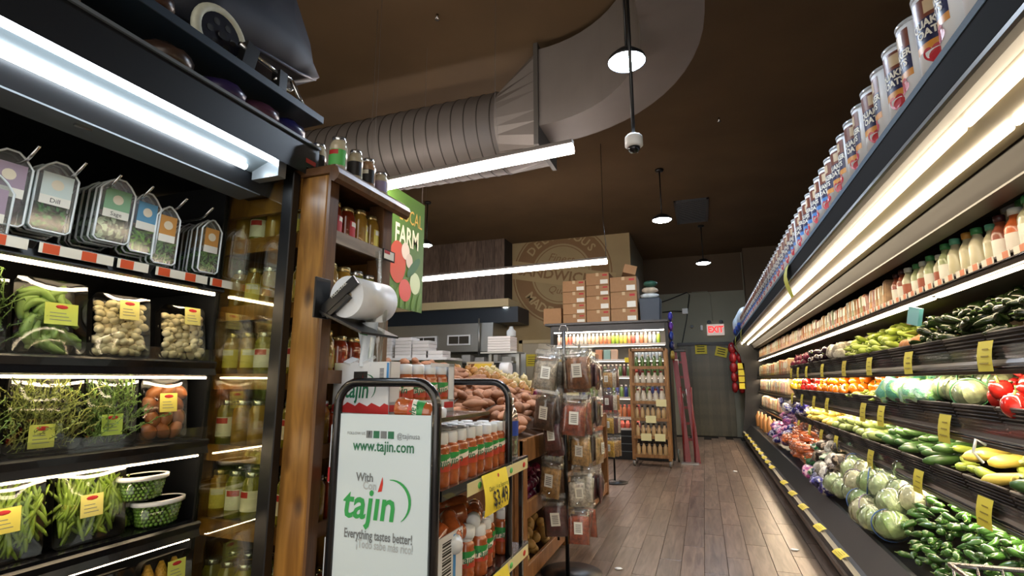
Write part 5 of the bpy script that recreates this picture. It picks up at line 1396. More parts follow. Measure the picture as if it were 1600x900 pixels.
# ---- tray packs standing on the shelves
def tray_pack(name, label, y0, y1, z0, h, content, pname, card=(0.5, 0.55, '#d6d07c'), lean=-0.16, x=-1.70, cw=0.06, ch=0.062, trayc=None):
    w = y1 - y0
    t = thing(name, label, 'food pack', (x, (y0 + y1) / 2, z0), 'packed vegetables in the left case')
    t.rotation_euler = (0, lean, 0)
    def part(nm, mb, **k):
        o = bpy.data.objects.new(nm, mb.mesh(nm, **k)); COL.objects.link(o); o.parent = t; return o
    hw = w / 2; r = 0.022
    def rr(hw, h, r, n=4):
        p = []
        for cx, cz, a0 in ((hw - r, h - r, 0), (-hw + r, h - r, PI / 2), (-hw + r, r, PI), (hw - r, r, 1.5 * PI)):
            for q in range(n + 1):
                a = a0 + PI / 2 * q / n; p.append((cx + r * math.cos(a), cz + r * math.sin(a)))
        return p
    mt = trayc or M_tray
    back = MB().ext(rr(hw - 0.012, h - 0.012, r), -0.045, -0.040, mt, axis='x')
    back.move(lambda v: Vector((v.x, v.y, v.z + 0.006)))
    o_ = rr(hw, h, r); i_ = [(a * (1 - 0.012 / hw), b * (1 - 0.012 / h) + 0.006) for a, b in rr(hw, h, r)]
    n = len(o_)
    back.add([(0, a, b) for a, b in o_] + [(-0.042, a, b) for a, b in i_], [(q, (q + 1) % n, n + (q + 1) % n, n + q) for q in range(n)], mt, True)
    part('tray', back)
    mb = MB(); vs = []; nx, nz = 8, 8
    for j in range(nz + 1):
        for i in range(nx + 1):
            f, g = i / nx, j / nz
            vs.append((0.004 + 0.012 * math.sin(PI * f) * math.sin(PI * g) + rnd(-.0012, .0012), -hw + 0.004 + (w - 0.008) * f, 0.004 + (h - 0.008) * g))
    mb.add(vs, [(j * (nx + 1) + i, j * (nx + 1) + i + 1, (j + 1) * (nx + 1) + i + 1, (j + 1) * (nx + 1) + i) for j in range(nz) for i in range(nx)], M_wrap, True)
    part('film', mb)
    for me, loc, rot, sc in content(hw, h):
        o = bpy.data.objects.new(pname, me); COL.objects.link(o); o.parent = t
        o.location = loc; o.rotation_euler = rot; o.scale = (sc,) * 3
    if card:
        cy, cz, cc = -hw + w * card[0], h * card[1], card[2]
        c = MB().box((0.0175, -cw / 2, -ch / 2), (0.0183, cw / 2, ch / 2), flat('card_' + cc[1:], cc, 0.5))
        c.blob((0.0186, 0, ch * 0.33), (0.0004, 0.017, 0.006), M_lred, 10, 4)
        for k in range(3): c.box((0.0184, -cw * 0.35, -ch * 0.3 + k * ch * 0.16), (0.0186, cw * (0.3 - 0.08 * k), -ch * 0.27 + k * ch * 0.16), M_tgr)
        c.move(lambda v: Vector((v.x, v.y + cy, v.z + cz)))
        part('label', c)
    return t
clove = MB().blob((0, 0, 0), (0.009, 0.015, 0.011), flat('garlic_clove', '#ddd0a8', 0.4, rand=0.12, var=0.06), 8, 6).mesh('clove')
def c_garlic(hw, h):
    out = []; y = -hw + 0.02
    rows = int((h - 0.035) / 0.0165)
    for j in range(rows):
        for i in range(int((2 * hw - 0.02) / 0.024)):
            out.append((clove, (-0.012 + rnd(-.008, .010), -hw + 0.02 + i * 0.0245 + (j % 2) * 0.011 + rnd(-.004, .004), 0.018 + j * 0.0165 + rnd(-.003, .003)), (rnd(-.6, .6), rnd(-.4, .4), rnd(-.5, .5)), rnd(1.0, 1.3)))
    return out
M_nopal = flat('nopal_green', '#88a85a', 0.45, rand=0.18, var=0.12, nscale=30)
strip = [MB().tube([(0, (q - 4) * 0.010, 0.022 * math.sin(PI * q / 8) * s) for q in range(9)], [0.004 + 0.009 * math.sin(PI * (q + 0.6) / 9.2) for q in range(9)], M_nopal, 7).mesh('cactus_strip') for s in (1, 0.6)]
def c_nopal(hw, h):
    out = []
    for k in range(46):
        out.append((random.choice(strip), (-0.010 + rnd(-.016, .010), rnd(-hw + 0.04, hw - 0.04), 0.025 + rnd(0, h * 0.68)), (rnd(0.4, 2.7) if k % 3 else rnd(-.4, .4), rnd(-.3, .3), rnd(-.2, .2)), rnd(0.8, 1.1)))
    return out
M_stem = flat('thyme_stem', '#8f9a4e', 0.55, rand=0.25, var=0.2, nscale=40); M_leaf = flat('thyme_leaf', '#7d8a48', 0.55, rand=0.25, var=0.3, nscale=60)
def sprig_mesh(mt, ml):
    mb = MB(); p = [(0, 0, 0)]
    for q in range(6):
        a = p[-1]; p.append((a[0] + rnd(-.005, .005), a[1] + rnd(-.010, .010), a[2] + 0.017))
    mb.tube(p, 0.0014, mt, 4)
    for q in p[1:]:
        for s in range(4):
            a = rnd(0, 6.28); L = 0.008
            e = (q[0] + rnd(0, .004), q[1] + L * math.cos(a), q[2] + L * math.sin(a))
            mb.add([q, (e[0] + .002, (q[1] + e[1]) / 2 + .0025, (q[2] + e[2]) / 2), e, (e[0], (q[1] + e[1]) / 2 - .0025, (q[2] + e[2]) / 2)], [(0, 1, 2, 3)], ml)
    return mb.mesh('sprig')
spr = [sprig_mesh(M_stem, M_leaf) for k in range(4)]; spr2 = [sprig_mesh(flat('herb_stem', '#6d8a42', 0.5, rand=0.2), flat('herb_green', '#64843f', 0.5, rand=0.25)) for k in range(4)]
def c_sprig(S):
    def f(hw, h):
        return [(random.choice(S), (-0.012 + rnd(-.02, .014), rnd(-hw + 0.012, hw - 0.012), 0.006 + rnd(0, h * 0.62)), (rnd(-1.2, 1.2), rnd(-.2, .2), rnd(0, 6)), rnd(0.8, 1.15)) for k in range(150)]
    return f
shal = MB().blob((0, 0, 0), (0.02, 0.021, 0.03), flat('shallot_skin', '#a8683f', 0.35, rand=0.15, var=0.1, nscale=30), 12, 10).mesh('shallot')
def c_shal(hw, h):
    out = []
    for j in range(4):
        for i in range(3):
            out.append((shal, (-0.014 + rnd(-.004, .004), -hw + 0.04 + i * 0.044 + (j % 2) * 0.012, 0.03 + j * 0.042), (rnd(-1, 1), rnd(-.3, .3), 0), rnd(1.0, 1.15)))
    return out
M_bean = flat('green_bean', '#7d9a35', 0.4, rand=0.22, var=0.08, nscale=30)
bean = [MB().tube([(0.004 * math.sin(q), 0.012 * s * math.sin(PI * q / 7), (q - 3.5) * 0.0165) for q in range(8)], [0.0025, 0.0048, 0.0052, 0.0048, 0.0052, 0.005, 0.0046, 0.002], M_bean, 6).mesh('green_bean') for s in (1, -1, 0.3)]
def c_bean(hw, h):
    return [(random.choice(bean), (-0.014 + rnd(-.016, .012), rnd(-hw + 0.02, hw - 0.02), 0.062 + rnd(0, h - 0.125)), (rnd(-.75, .75), rnd(-.15, .15), rnd(-.3, .3)), rnd(0.9, 1.1)) for k in range(120)]
cornm = MB().tube([(0, 0, q * 0.024) for q in range(9)], [0.008, 0.020, 0.023, 0.024, 0.024, 0.023, 0.021, 0.016, 0.006], flat('corn_yellow', '#d8a63a', 0.4, rand=0.1, var=0.25, nscale=150, bump=0.5), 12).mesh('corn_cob')
def c_corn(hw, h):
    return [(cornm, (-0.02, -hw + 0.035 + k * 0.043, 0.075), (0, 0, rnd(0, 3)), 1.0) for k in range(int((2 * hw - 0.02) / 0.043))]
z1, z2, z3 = LSH[1] + 0.023, LSH[2] + 0.023, LSH[3] + 0.023
tray_pack('nopal_pack', 'film-wrapped tray of pale green cactus strips on the second shelf', 0.808, 0.988, z1, 0.215, c_nopal, 'cactus_strip', (0.58, 0.52, '#b9c95a'), cw=0.082, ch=0.062)
tray_pack('garlic_pack', 'film-wrapped tray of peeled garlic beside the cactus strips', 1.002, 1.178, z1, 0.2, c_garlic, 'clove', (0.55, 0.74, '#d6d07c'))
tray_pack('garlic_pack', 'film-wrapped tray of peeled garlic nearest the end glass', 1.206, 1.372, z1, 0.19, c_garlic, 'clove', (0.62, 0.8, '#d6d07c'), x=-1.69)
tray_pack('greens_pack', 'film-wrapped tray of green sprigs at the left edge of the second shelf', 0.62, 0.80, z1, 0.2, c_sprig(spr2), 'sprig', None)
tray_pack('thyme_pack', 'large tray of wiry thyme sprigs on the third shelf', 0.828, 1.008, z2, 0.215, c_sprig(spr), 'sprig', (0.42, 0.2, '#c3cf62'), lean=-0.1)
tray_pack('herb_tray', 'tray of leafy green herb sprigs between the thyme and the shallots', 1.012, 1.165, z2, 0.215, c_sprig(spr2), 'sprig', (0.45, 0.28, '#a9c95a'), lean=-0.1)
tray_pack('shallot_pack', 'film-wrapped tray of brown shallots on the third shelf', 1.175, 1.338, z2, 0.205, c_shal, 'shallot', (0.5, 0.58, '#d9d068'), lean=-0.12)
tray_pack('greens_pack', 'film-wrapped tray of sprigs at the left edge of the third shelf', 0.64, 0.815, z2, 0.2, c_sprig(spr2), 'sprig', None)
tray_pack('bean_pack', 'film-wrapped tray of green beans at the left picture edge', 0.755, 0.955, z3, 0.215, c_bean, 'green_bean', (0.5, 0.5, '#d9d060'), cw=0.075)
tray_pack('bean_pack', 'film-wrapped tray of green beans beside the pea tubs', 0.975, 1.168, z3, 0.215, c_bean, 'green_bean', (0.45, 0.48, '#d6cf78'))
M_flap = flat('corn_tray', '#2a2418', 0.4)
for k in range(4):
    y = 0.62 + k * 0.19
    tray_pack('corn_pack', 'film-wrapped tray of yellow corn on the bottom deck, %s from the left' % nth(k), y, y + 0.17, 0.42, 0.285, c_corn, 'corn_cob', (0.6, 0.82, '#c9d060'), x=-1.62, lean=-0.08)
# pea tubs
pea = MB().blob((0, 0, 0), (0.006, 0.006, 0.006), flat('pea_green', '#6f9a3a', 0.4, rand=0.15), 6, 4).mesh('pea')
def pea_tub(label, y, z, sc):
    t = thing('pea_tub', label, 'tub', (-1.715, y, z), 'tubs of peas')
    t.scale = (sc,) * 3
    def part(nm, mb):
        o = bpy.data.objects.new(nm, mb.mesh(nm)); COL.objects.link(o); o.parent = t
    sq = lambda mb: mb.move(lambda v: Vector((v.x * 0.72, v.y, v.z)))
    part('tub', sq(MB().lathe([(0.062, 0), (0.066, 0.004), (0.078, 0.07)], M_wrap, 24)))
    part('rim', sq(MB().lathe([(0.078, 0.066), (0.084, 0.068), (0.084, 0.08), (0.074, 0.082), (0.074, 0.07)], M_white, 28)))
    part('lid_film', sq(MB().lathe([(0, 0.078), (0.075, 0.078)], flat('lid_film_teal', '#4f8f78', 0.25), 24)))
    for j in range(6):
        R = 0.06 + 0.012 * j / 5
        for i in range(26):
            a = 2 * PI * i / 26 + j * 0.12
            o = bpy.data.objects.new('pea', pea); COL.objects.link(o); o.parent = t
            o.location = (R * 0.68 * math.cos(a), R * 0.97 * math.sin(a), 0.009 + j * 0.011)
    return t
pea_tub('upper oval tub of green peas with white rim behind the lower one', 1.215, z3 + 0.09, 0.92)
pea_tub('lower oval tub of green peas with white rim at the shelf end', 1.275, z3, 1.0)
pea_tub('oval tub of green peas supporting the upper tub', 1.205, z3, 1.0).location.x = -1.80
bpy.context.view_layer.update()

# ================================================================ on the board above the canopy
# folding shopping trolley lying on the board
t = thing('shopping_trolley', 'folded navy fabric shopping trolley with white-tyred wheel lying on the board', 'trolley', (-1.5, 1.2, 2.276))
wc = Vector((-1.44, 1.095, 2.378)); M_tyre = flat('tyre_white', '#b9bba9', 0.6, var=0.08, nscale=40)
def circ(r, x, n=32): return [(wc.x + x, wc.y + r * math.cos(2 * PI * k / n), wc.z + r * math.sin(2 * PI * k / n)) for k in range(n)]
w = obj('wheel', MB().tube(circ(0.086, 0), 0.015, M_tyre, 10, closed=True).move(lambda v: v), t)
obj('rim', MB().cyl(wc + Vector((-0.012, 0, 0)), wc + Vector((0.008, 0, 0)), 0.073, flat('rim_navy', '#10131f', 0.3), n=28), w)
for k in range(6):
    a = 2 * PI * k / 6
    obj('rim_hole', MB().cyl(wc + Vector((0.0075, 0.043 * math.cos(a), 0.043 * math.sin(a))), wc + Vector((0.0095, 0.043 * math.cos(a), 0.043 * math.sin(a))), 0.012, M_blackm, n=10), w)
obj('hub', MB().cyl(wc, wc + Vector((0.014, 0, 0)), 0.014, M_black, n=12), w)
w2 = obj('wheel', MB().tube([(x - 0.4, y, z) for x, y, z in circ(0.086, 0)], 0.015, M_tyre, 10, closed=True), t)
obj('axle', MB().cyl(wc, wc + Vector((-0.4, 0, 0)), 0.007, M_chrome, n=8), t)
M_navy = flat('bag_navy', '#0b1222', 0.6, var=0.15, nscale=10)
mb = MB(); vs = []
for j, (y, zb, zt) in enumerate(((0.95, 2.36, 2.72), (1.10, 2.40, 2.84), (1.25, 2.43, 2.88), (1.40, 2.46, 2.82), (1.50, 2.48, 2.66), (1.555, 2.49, 2.53))):
    for x, z in ((-1.46, zb), (-1.43, (zb * 2 + zt) / 3), (-1.45, zt - 0.03), (-1.52, zt), (-1.75, zt), (-1.8, zb)):
        vs.append((x + rnd(-.006, .006), y, z + rnd(-.006, .006)))
fs = [(j * 6 + i, j * 6 + (i + 1) % 6, (j + 1) * 6 + (i + 1) % 6, (j + 1) * 6 + i) for j in range(5) for i in range(6)] + [(5, 4, 3, 2, 1, 0), tuple(30 + i for i in range(6))]
mb.add(vs, fs, M_navy, True)
obj('fabric_bag', mb, t)
obj('bag_hem', MB().tube([(-1.445, 1.13, 2.41), (-1.44, 1.3, 2.44), (-1.45, 1.45, 2.465), (-1.46, 1.56, 2.50)], 0.006, flat('hem', '#3a3f55', 0.5), 6), t)
obj('frame_tube', MB().tube([(-1.40, 1.14, 2.37), (-1.40, 1.26, 2.365), (-1.40, 1.33, 2.36)], 0.009, M_chrome, 8), t)
obj('frame_hook', MB().tube([(-1.4, 1.30, 2.33), (-1.4, 1.335, 2.375), (-1.4, 1.37, 2.375), (-1.4, 1.385, 2.35), (-1.4, 1.37, 2.33), (-1.4, 1.33, 2.325), (-1.4, 1.315, 2.30), (-1.4, 1.33, 2.277)], 0.008, M_chrome, 8), t)
obj('stand_leg', MB().tube([(-1.385, 1.36, 2.36), (-1.38, 1.40, 2.31), (-1.375, 1.425, 2.278)], 0.008, M_chrome, 8), t)
obj('plastic_clip', MB().box((-1.42, 1.15, 2.277), (-1.385, 1.2, 2.39), M_black, rot=(-0.2, 0, 0)).box((-1.42, 1.30, 2.29), (-1.38, 1.335, 2.37), M_black), t)
for k, (y, c) in enumerate(((0.80, '#6a4e34'), (0.86, '#3a2218'))):
    single('snack_packet', MB().blob((-1.40, y, 2.31), (0.05, 0.05, 0.035), flat('snackp_%d' % k, c, 0.3, var=0.5, nscale=25), 10, 8, jit=0.1), ['brown shiny snack packet on the board left of the white wheel', 'dark snack packet next to the white wheel'][k], 'packet', 'packets on the board')
# snack bags between canopy and board
for k, (y, c, lab) in enumerate(((0.62, '#6b5a45', 'beige bag lying on the canopy, leftmost under the board'), (0.93, '#3a2b22', 'dark brown bag on the canopy under the white wheel'), (1.12, '#2a2048', 'purple snack bag on the canopy under the board'), (1.27, '#46283a', 'purple and tan snack bag on the canopy right of the purple one'), (1.39, '#1c1c50', 'blue sequined snack bag at the far end of the canopy'))):
    single('snack_bag', MB().blob((-1.46, y, 2.178), (0.10, 0.085, 0.05), flat('canopybag_%d' % k, c, 0.3, var=0.5, nscale=14), 14, 8, jit=0.05), lab, 'snack bag', 'snack bags on the canopy')
# ================================================================ contents of the right case
# ---- oats canisters on top of the canopy
M_canw = flat('can_white', '#e4e8ec', 0.4)
M_cannavy = flat('can_navy', '#1d2148', 0.4); M_canbrown = flat('can_brown', '#6b3a28', 0.4, var=0.2, nscale=20); M_canor = flat('can_orange', '#c98a3a', 0.4); M_canblue = flat('can_blue', '#3f78b8', 0.4); M_canred = flat('can_red', '#b02a34', 0.4); M_cantan = flat('can_tan', '#c7b392', 0.4)
def can_proto(low, txt=True):
    r, h = 0.066, 0.25
    body = MB().lathe([(r, 0), (r, h - 0.012)], M_canw, 28).mesh('can_body')
    lid = MB().lathe([(r + 0.002, h - 0.014), (r + 0.0025, h - 0.002), (r - 0.002, h), (r - 0.006, h - 0.004), (0, h - 0.004)], clear('lid_clear', '#dfe6ec', 0.25, 0.1, 0.45, 0.4), 28).mesh('lid')
    a0, a1 = -PI / 2 - 0.8, -PI / 2 + 0.8
    e = r + 0.0006
    lb = MB()
    lb.lathe([(e, 0.085), (e, 0.16)], M_cannavy, 14, a0=a0, a1=a1)
    lb.lathe([(e, 0.16), (e, 0.222)], M_canbrown, 14, a0=a0, a1=a1)
    lb.lathe([(e, 0.062), (e, 0.085)], low, 14, a0=a0, a1=a1)
    lb.lathe([(e + .0003, 0.172), (e + .0003, 0.212)], M_cantan, 6, a0=-PI / 2 - 0.1, a1=-PI / 2 + 0.45)     # bowl picture
    lb.lathe([(e, 0.035), (e, 0.21)], flat('can_panel_grey', '#9aa2aa', 0.4), 8, a0=PI * 0.72, a1=PI * 1.0)      # facts panel
    for k in range(10): lb.lathe([(e + .0004, 0.045 + k * 0.015), (e + .0004, 0.05 + k * 0.015)], M_ink, 6, a0=PI * 0.75, a1=PI * 0.95)
    if txt:
        text('QUAKER', 0.032, M_lwht, (0, 0, 0.142), (1, 0, 0), (0, 0, 1), bold=0.0012, sx=0.86, radius=e + 0.001, mb=lb)
        text('OATS', 0.032, M_lwht, (0, 0, 0.112), (1, 0, 0), (0, 0, 1), bold=0.0012, sx=0.95, radius=e + 0.001, mb=lb)
        text('\u2665', 0.05, M_canred, (0, 0, 0.04), (1, 0, 0), (0, 0, 1), radius=e + 0.001, mb=lb)
    n = 14; vs = []
    for k in range(n):
        a = 2 * PI * k / n; x = 0.022 * math.cos(a) + 0.012; ang = -PI / 2 + x / r
        vs.append(((e + .0008) * math.cos(ang), (e + .0008) * math.sin(ang), 0.038 + 0.017 * math.sin(a)))
    lb.add(vs, [tuple(range(n))], M_canred)
    return Proto(body, [('lid', lid, None), ('label', lb.mesh('label'), None)])
CAN = [can_proto(M_canor), can_proto(M_canblue)]
CZ = 2.113
for row in range(2):
    n = 66 if row == 0 else 44
    for k in range(n):
        y = 0.866 + k * 0.1335 + (0.066 if row else 0)
        p = 0 if y < 2.9 else 1
        rz = (-0.95 if k % 2 == 0 else -1.75) + rnd(-.15, .15)
        CAN[p].put('oats_canister', 'oats canister with navy and %s label, %s canopy row, %s from near end' % (['orange', 'blue'][p], ['front', 'back'][row], nth(k)), 'canister', (0.713 + row * 0.134, y, CZ), (0, 0, rz), 1.0, 'oats canisters on the right canopy')
# upper layer on the nearest ones and small stacks
# big white and blue bags at the far end
for k, y in enumerate((10.15, 10.75, 11.4)):
    t = thing('paper_bag', 'plump white bag with blue base on the far canopy, %s from the canisters' % nth(k), 'bag', (0.78, y, 2.10), 'white and blue bags on the canopy')
    obj('upper', MB().blob((0.78, y, 2.36), (0.16, 0.24, 0.22), flat('bag_pale', '#b9c4cc', 0.4, var=0.08, nscale=8), 14, 10, jit=0.03), t)
    obj('lower_print', MB().blob((0.775, y, 2.235), (0.155, 0.235, 0.13), flat('bag_blue', '#2a468f', 0.4, var=0.2, nscale=12), 14, 8, jit=0.03), t)
# yellow paper tags hanging on the fascia
for k, (y, z, h) in enumerate(((4.25, 2.10, 0.24), (9.3, 2.1, 0.3), (10.9, 2.1, 0.3))):
    t_ = MB(); vs = []
    for q in range(6):
        f = q / 5; x = 0.64 - 0.02 * math.sin(f * PI * 1.3)
        vs += [(x, y - 0.09 + 0.02 * f, z - h * f), (x, y + 0.09 - 0.03 * f, z - h * f)]
    t_.add(vs, [(2 * q, 2 * q + 1, 2 * q + 3, 2 * q + 2) for q in range(5)], flat('tag_lime', '#b9b83c', 0.6), True)
    single('hanging_tag', t_, 'curled yellow-green paper tag hanging on the canopy fascia, %s from the near end' % nth(k), 'tag', 'tags on the canopy fascia')

# ---- bottle shelf
def drink(r, h, body, cap, lab, square=False, neck=0.6):
    mb = MB().lathe([(r * 0.9, 0), (r, 0.006), (r, h * neck), (r * 0.9, h * (neck + 0.07)), (r * 0.5, h * (neck + 0.2)), (r * 0.46, h * 0.88)], body, 14)
    parts = [('cap', MB().lathe([(r * 0.58, h * 0.86), (r * 0.58, h * 0.985), (r * 0.5, h), (0, h)], cap, 14).mesh('cap'), None)]
    if lab is not None:
        l = MB().lathe([(r + 0.0008, h * 0.14), (r + 0.0008, h * 0.5)], lab, 10, a0=PI * 0.75, a1=PI * 1.6)
        parts.append(('label', l.mesh('label'), None))
    return Proto(mb.mesh('bottle'), parts)
capg = flat('cap_green', '#3f8a52', 0.4); capw = flat('cap_offwhite', '#cfd0c8', 0.4); capt = flat('cap_teal', '#5fa98c', 0.4); capa = flat('cap_amber', '#b98a3c', 0.4); capd = flat('cap_maroon', '#3c1a1c', 0.4)
b_milk = flat('drink_milky', '#cdc6a2', 0.3, coat=0.5); b_pale = flat('drink_pale', '#b8b596', 0.3, coat=0.5); b_or = flat('drink_carrot', '#c2602c', 0.3, coat=0.5); b_gr = flat('drink_greenish', '#a9b483', 0.3, coat=0.5); b_red = flat('drink_redbrown', '#8f4a32', 0.3, coat=0.5); b_cr = flat('drink_cream', '#d8d0b0', 0.3, coat=0.5)
kinds = dict(clear_green=drink(0.046, 0.215, b_pale, capg, M_lwht), grey=drink(0.05, 0.225, b_cr, flat('cap_grey', '#9aa0a4', 0.4), M_lwht), carrot=drink(0.04, 0.2, b_or, capw, flat('lab_white2', '#d8d0c4', 0.5)), salmon=drink(0.045, 0.2, b_pale, capw, flat('lab_salmon', '#c8754a', 0.5)), teal=drink(0.035, 0.2, b_milk, capt, None), amber=drink(0.038, 0.21, b_milk, capa, None), green=drink(0.038, 0.215, b_cr, capg, None), gr=drink(0.036, 0.2, b_gr, capg, M_lwht), dark=drink(0.034, 0.2, b_red, capd, M_lwht), sauce=drink(0.034, 0.185, b_pale, capw, flat('lab_redbrown', '#a0563c', 0.5)))
KN = dict(clear_green='pale green-capped', grey='cream grey-capped', carrot='orange white-capped', salmon='pale salmon-labelled', teal='milky teal-capped', amber='milky amber-capped', green='cream green-capped', gr='greenish green-capped', dark='red-brown dark-capped', sauce='pale brown-labelled')
seqb = ['grey', 'carrot', 'clear_green', 'salmon', 'grey', 'salmon', 'carrot', 'grey', 'clear_green', 'carrot', 'salmon', 'grey', 'clear_green', 'carrot', 'dark', 'teal', 'green', 'amber', 'teal', 'gr', 'sauce', 'gr', 'sauce', 'gr', 'sauce', 'dark', 'dark']
SZ = 1.708
for k, kd in enumerate(seqb):
    y = 1.146 + k * 0.101
    kinds[kd].put('juice_bottle', '%s bottle on the right top shelf, %s from the near end' % (KN[kd], nth(k)), 'bottle', (1.165 + rnd(0, .015), y, SZ), (0, 0, rnd(-.4, .4)), rnd(0.96, 1.06), 'bottles on the right top shelf')
    if k < 16:
        kinds[random.choice(('grey', 'clear_green', 'green'))].put('juice_bottle', 'juice bottle behind the front row, right top shelf, %s from near end' % nth(k), 'bottle', (1.285, y + 0.05, SZ + 0.001), (0, 0, 0), 1.3, 'bottles on the right top shelf')
# packets standing in rows farther along
PK = []
for c in ('#c9a47c', '#d6c09a', '#b87a58', '#b3b386', '#cbc6b4', '#d0a070', '#bb958a', '#a9b292'):
    mt = flat('pack_' + c[1:], c, 0.35, rand=0.15, var=0.25, nscale=25)
    mb = MB().box((-0.05, -0.022, 0), (0.05, 0.022, 0.17), mt)
    lb = MB().box((-0.051, -0.016, 0.08), (-0.05, 0.016, 0.15), M_lwht)
    PK.append((Proto(mb.mesh('packet', 0.012), [('label', lb.mesh('label'), None)]), c))
pkname = ['tan', 'sand', 'rust', 'olive', 'grey', 'orange-brown', 'mauve', 'sage']
def packrow(z, x, y0, y1, step, where, sc=1.0, grp=''):
    k = 0; y = y0
    while y < y1:
        i = (int(k / 3) * 5 + k % 2) % len(PK)
        PK[i][0].put('food_packet', '%s packet %s, %s from the near end' % (pkname[i], where, nth(k)), 'packet', (x, y, z), (0, rnd(0.0, .14), rnd(-.2, .2)), (sc, sc, sc * rnd(0.85, 1.1)), grp)
        y += step; k += 1
packrow(SZ, 1.17, 3.92, 8.0, 0.075, 'on the right top shelf', 1.0, 'packets on the right top shelf')
packrow(SZ, 1.17, 8.05, 11.9, 0.11, 'on the far right top shelf', 1.1, 'packets on the far right top shelf')
packrow(1.335, 1.14, 7.9, 11.9, 0.11, 'on the far second tier', 1.2, 'packets on the far second tier')
packrow(1.045, 1.14, 8.2, 11.9, 0.11, 'on the far third tier', 1.3, 'packets on the far third tier')
packrow(0.735, 1.14, 8.8, 11.9, 0.12, 'on the far fourth tier', 1.3, 'packets on the far fourth tier')
for k in range(9):
    single('juice_jug', MB().lathe([(0.05, 0), (0.055, 0.01), (0.055, 0.2), (0.02, 0.26), (0.02, 0.29)], flat('jug_orange', '#b98048', 0.3, coat=0.4), 10, (0.98 + 0.03 * (k % 2), 9.0 + 0.32 * k, 0.36)), 'orange juice jug on the far base deck, %s from the carrots' % nth(k), 'jug', 'jugs on the far base deck')

# ---- woven baskets along the tiers
M_bask = flat('basket_dark', '#241d19', 0.55, var=0.2, nscale=60)
def basket_mesh(L=0.375, fh=0.115):
    mb = MB()
    def slab(a, b, c, d, t=0.008):
        a, b, c, d = map(Vector, (a, b, c, d)); n = (b - a).cross(d - a).normalized() * t
        v = [a, b, c, d, a + n, b + n, c + n, d + n]
        mb.add(v, [(0, 1, 2, 3), (7, 6, 5, 4), (0, 4, 5, 1), (1, 5, 6, 2), (2, 6, 7, 3), (3, 7, 4, 0)], M_bask)
    h = L / 2 - 0.004
    slab((0.02, -h, 0.008), (0.02, h, 0.008), (-0.012, h, fh), (-0.012, -h, fh))
    slab((0.02, -h, 0.008), (-0.012, -h, fh), (0.5, -h, fh + 0.05), (0.5, -h, 0.07))
    slab((0.02, h, 0.008), (0.5, h, 0.07), (0.5, h, fh + 0.05), (-0.012, h, fh))
    slab((0.02, -h, 0.012), (0.5, -h, 0.075), (0.5, h, 0.075), (0.02, h, 0.012))
    for k in range(7):                       # weave ridges on the front
        f = (k + 0.5) / 7; x = 0.02 - 0.032 * f - 0.004; z = 0.008 + (fh - 0.008) * f
        mb.cyl((x, -h, z), (x, h, z), 0.005, M_bask, n=5)
    mb.cyl((-0.014, -h, fh), (-0.014, h, fh), 0.007, M_bask, n=6)
    return mb.mesh('basket')
BK = Proto(basket_mesh())
tiern = ['lowest', 'middle', 'upper']
BYS = [0.85 + 0.385 * k for k in range(18)]
for ti, z in enumerate(RSH[:3]):
    for k, y in enumerate(BYS):
        BK.put('produce_basket', 'dark woven basket on the %s produce tier, %s from the near end' % (tiern[ti], nth(k)), 'basket', (RX + 0.0, y, z), group='woven baskets on the produce tiers')

# ---- vegetables
def veg(path, rad, mat, n=8, stem=None, name='vegetable'):
    me = MB().tube(path, rad, mat, n).mesh(name)
    parts = []
    if stem is not None:
        parts.append(('stem', MB().tube(stem[0], stem[1], stem[2], 5).mesh('stem'), None))
    return Proto(me, parts)
M_stemg = flat('veg_stem', '#5f7a34', 0.5)
def pepper_long(mat, L=0.09, r=0.014, bend=0.012):
    N = 8
    path = [(L * (q / N - 0.5), bend * math.sin(PI * q / N), 0) for q in range(N + 1)]
    rad = [r * f for f in (0.55, 0.95, 1.0, 0.97, 0.9, 0.8, 0.62, 0.4, 0.12)]
    return veg(path, rad, mat, 8, ([(-L / 2 - 0.016, 0.004, 0.0), (-L / 2 - 0.006, 0, 0), (-L / 2 + 0.003, 0, 0)], [0.0022, 0.0025, 0.006], M_stemg), 'pepper')
M_jal = flat('jalapeno_green', '#3a6128', 0.22, rand=0.35, var=0.1, nscale=30, coat=0.3)
M_pob = flat('poblano_dark', '#1f2f14', 0.18, rand=0.35, coat=0.5)
M_ban = flat('banana_pepper', '#9db04a', 0.3, rand=0.15)
M_zuc = flat('zucchini_green', '#2f4f26', 0.35, rand=0.25, var=0.2, nscale=60)
M_cuc = flat('cucumber_green', '#3b5a2a', 0.35, rand=0.2, var=0.2, nscale=60)
M_gsq = flat('grey_squash', '#8a9a5a', 0.4, rand=0.15, var=0.15, nscale=60)
M_ysq = flat('yellow_squash', '#c3b055', 0.4, rand=0.12)
JAL = [pepper_long(M_jal, 0.085, 0.0155, 0.010), pepper_long(M_jal, 0.075, 0.017, -0.006)]
POB = [pepper_long(M_pob, 0.11, 0.02, 0.012), pepper_long(M_pob, 0.10, 0.022, -0.01)]
BAN = [pepper_long(M_ban, 0.12, 0.019, 0.012), pepper_long(M_ban, 0.10, 0.022, -0.008)]
FRES = [pepper_long(flat('fresno_red', '#a5231f', 0.25, rand=0.2, coat=0.3), 0.11, 0.021, 0.008)]
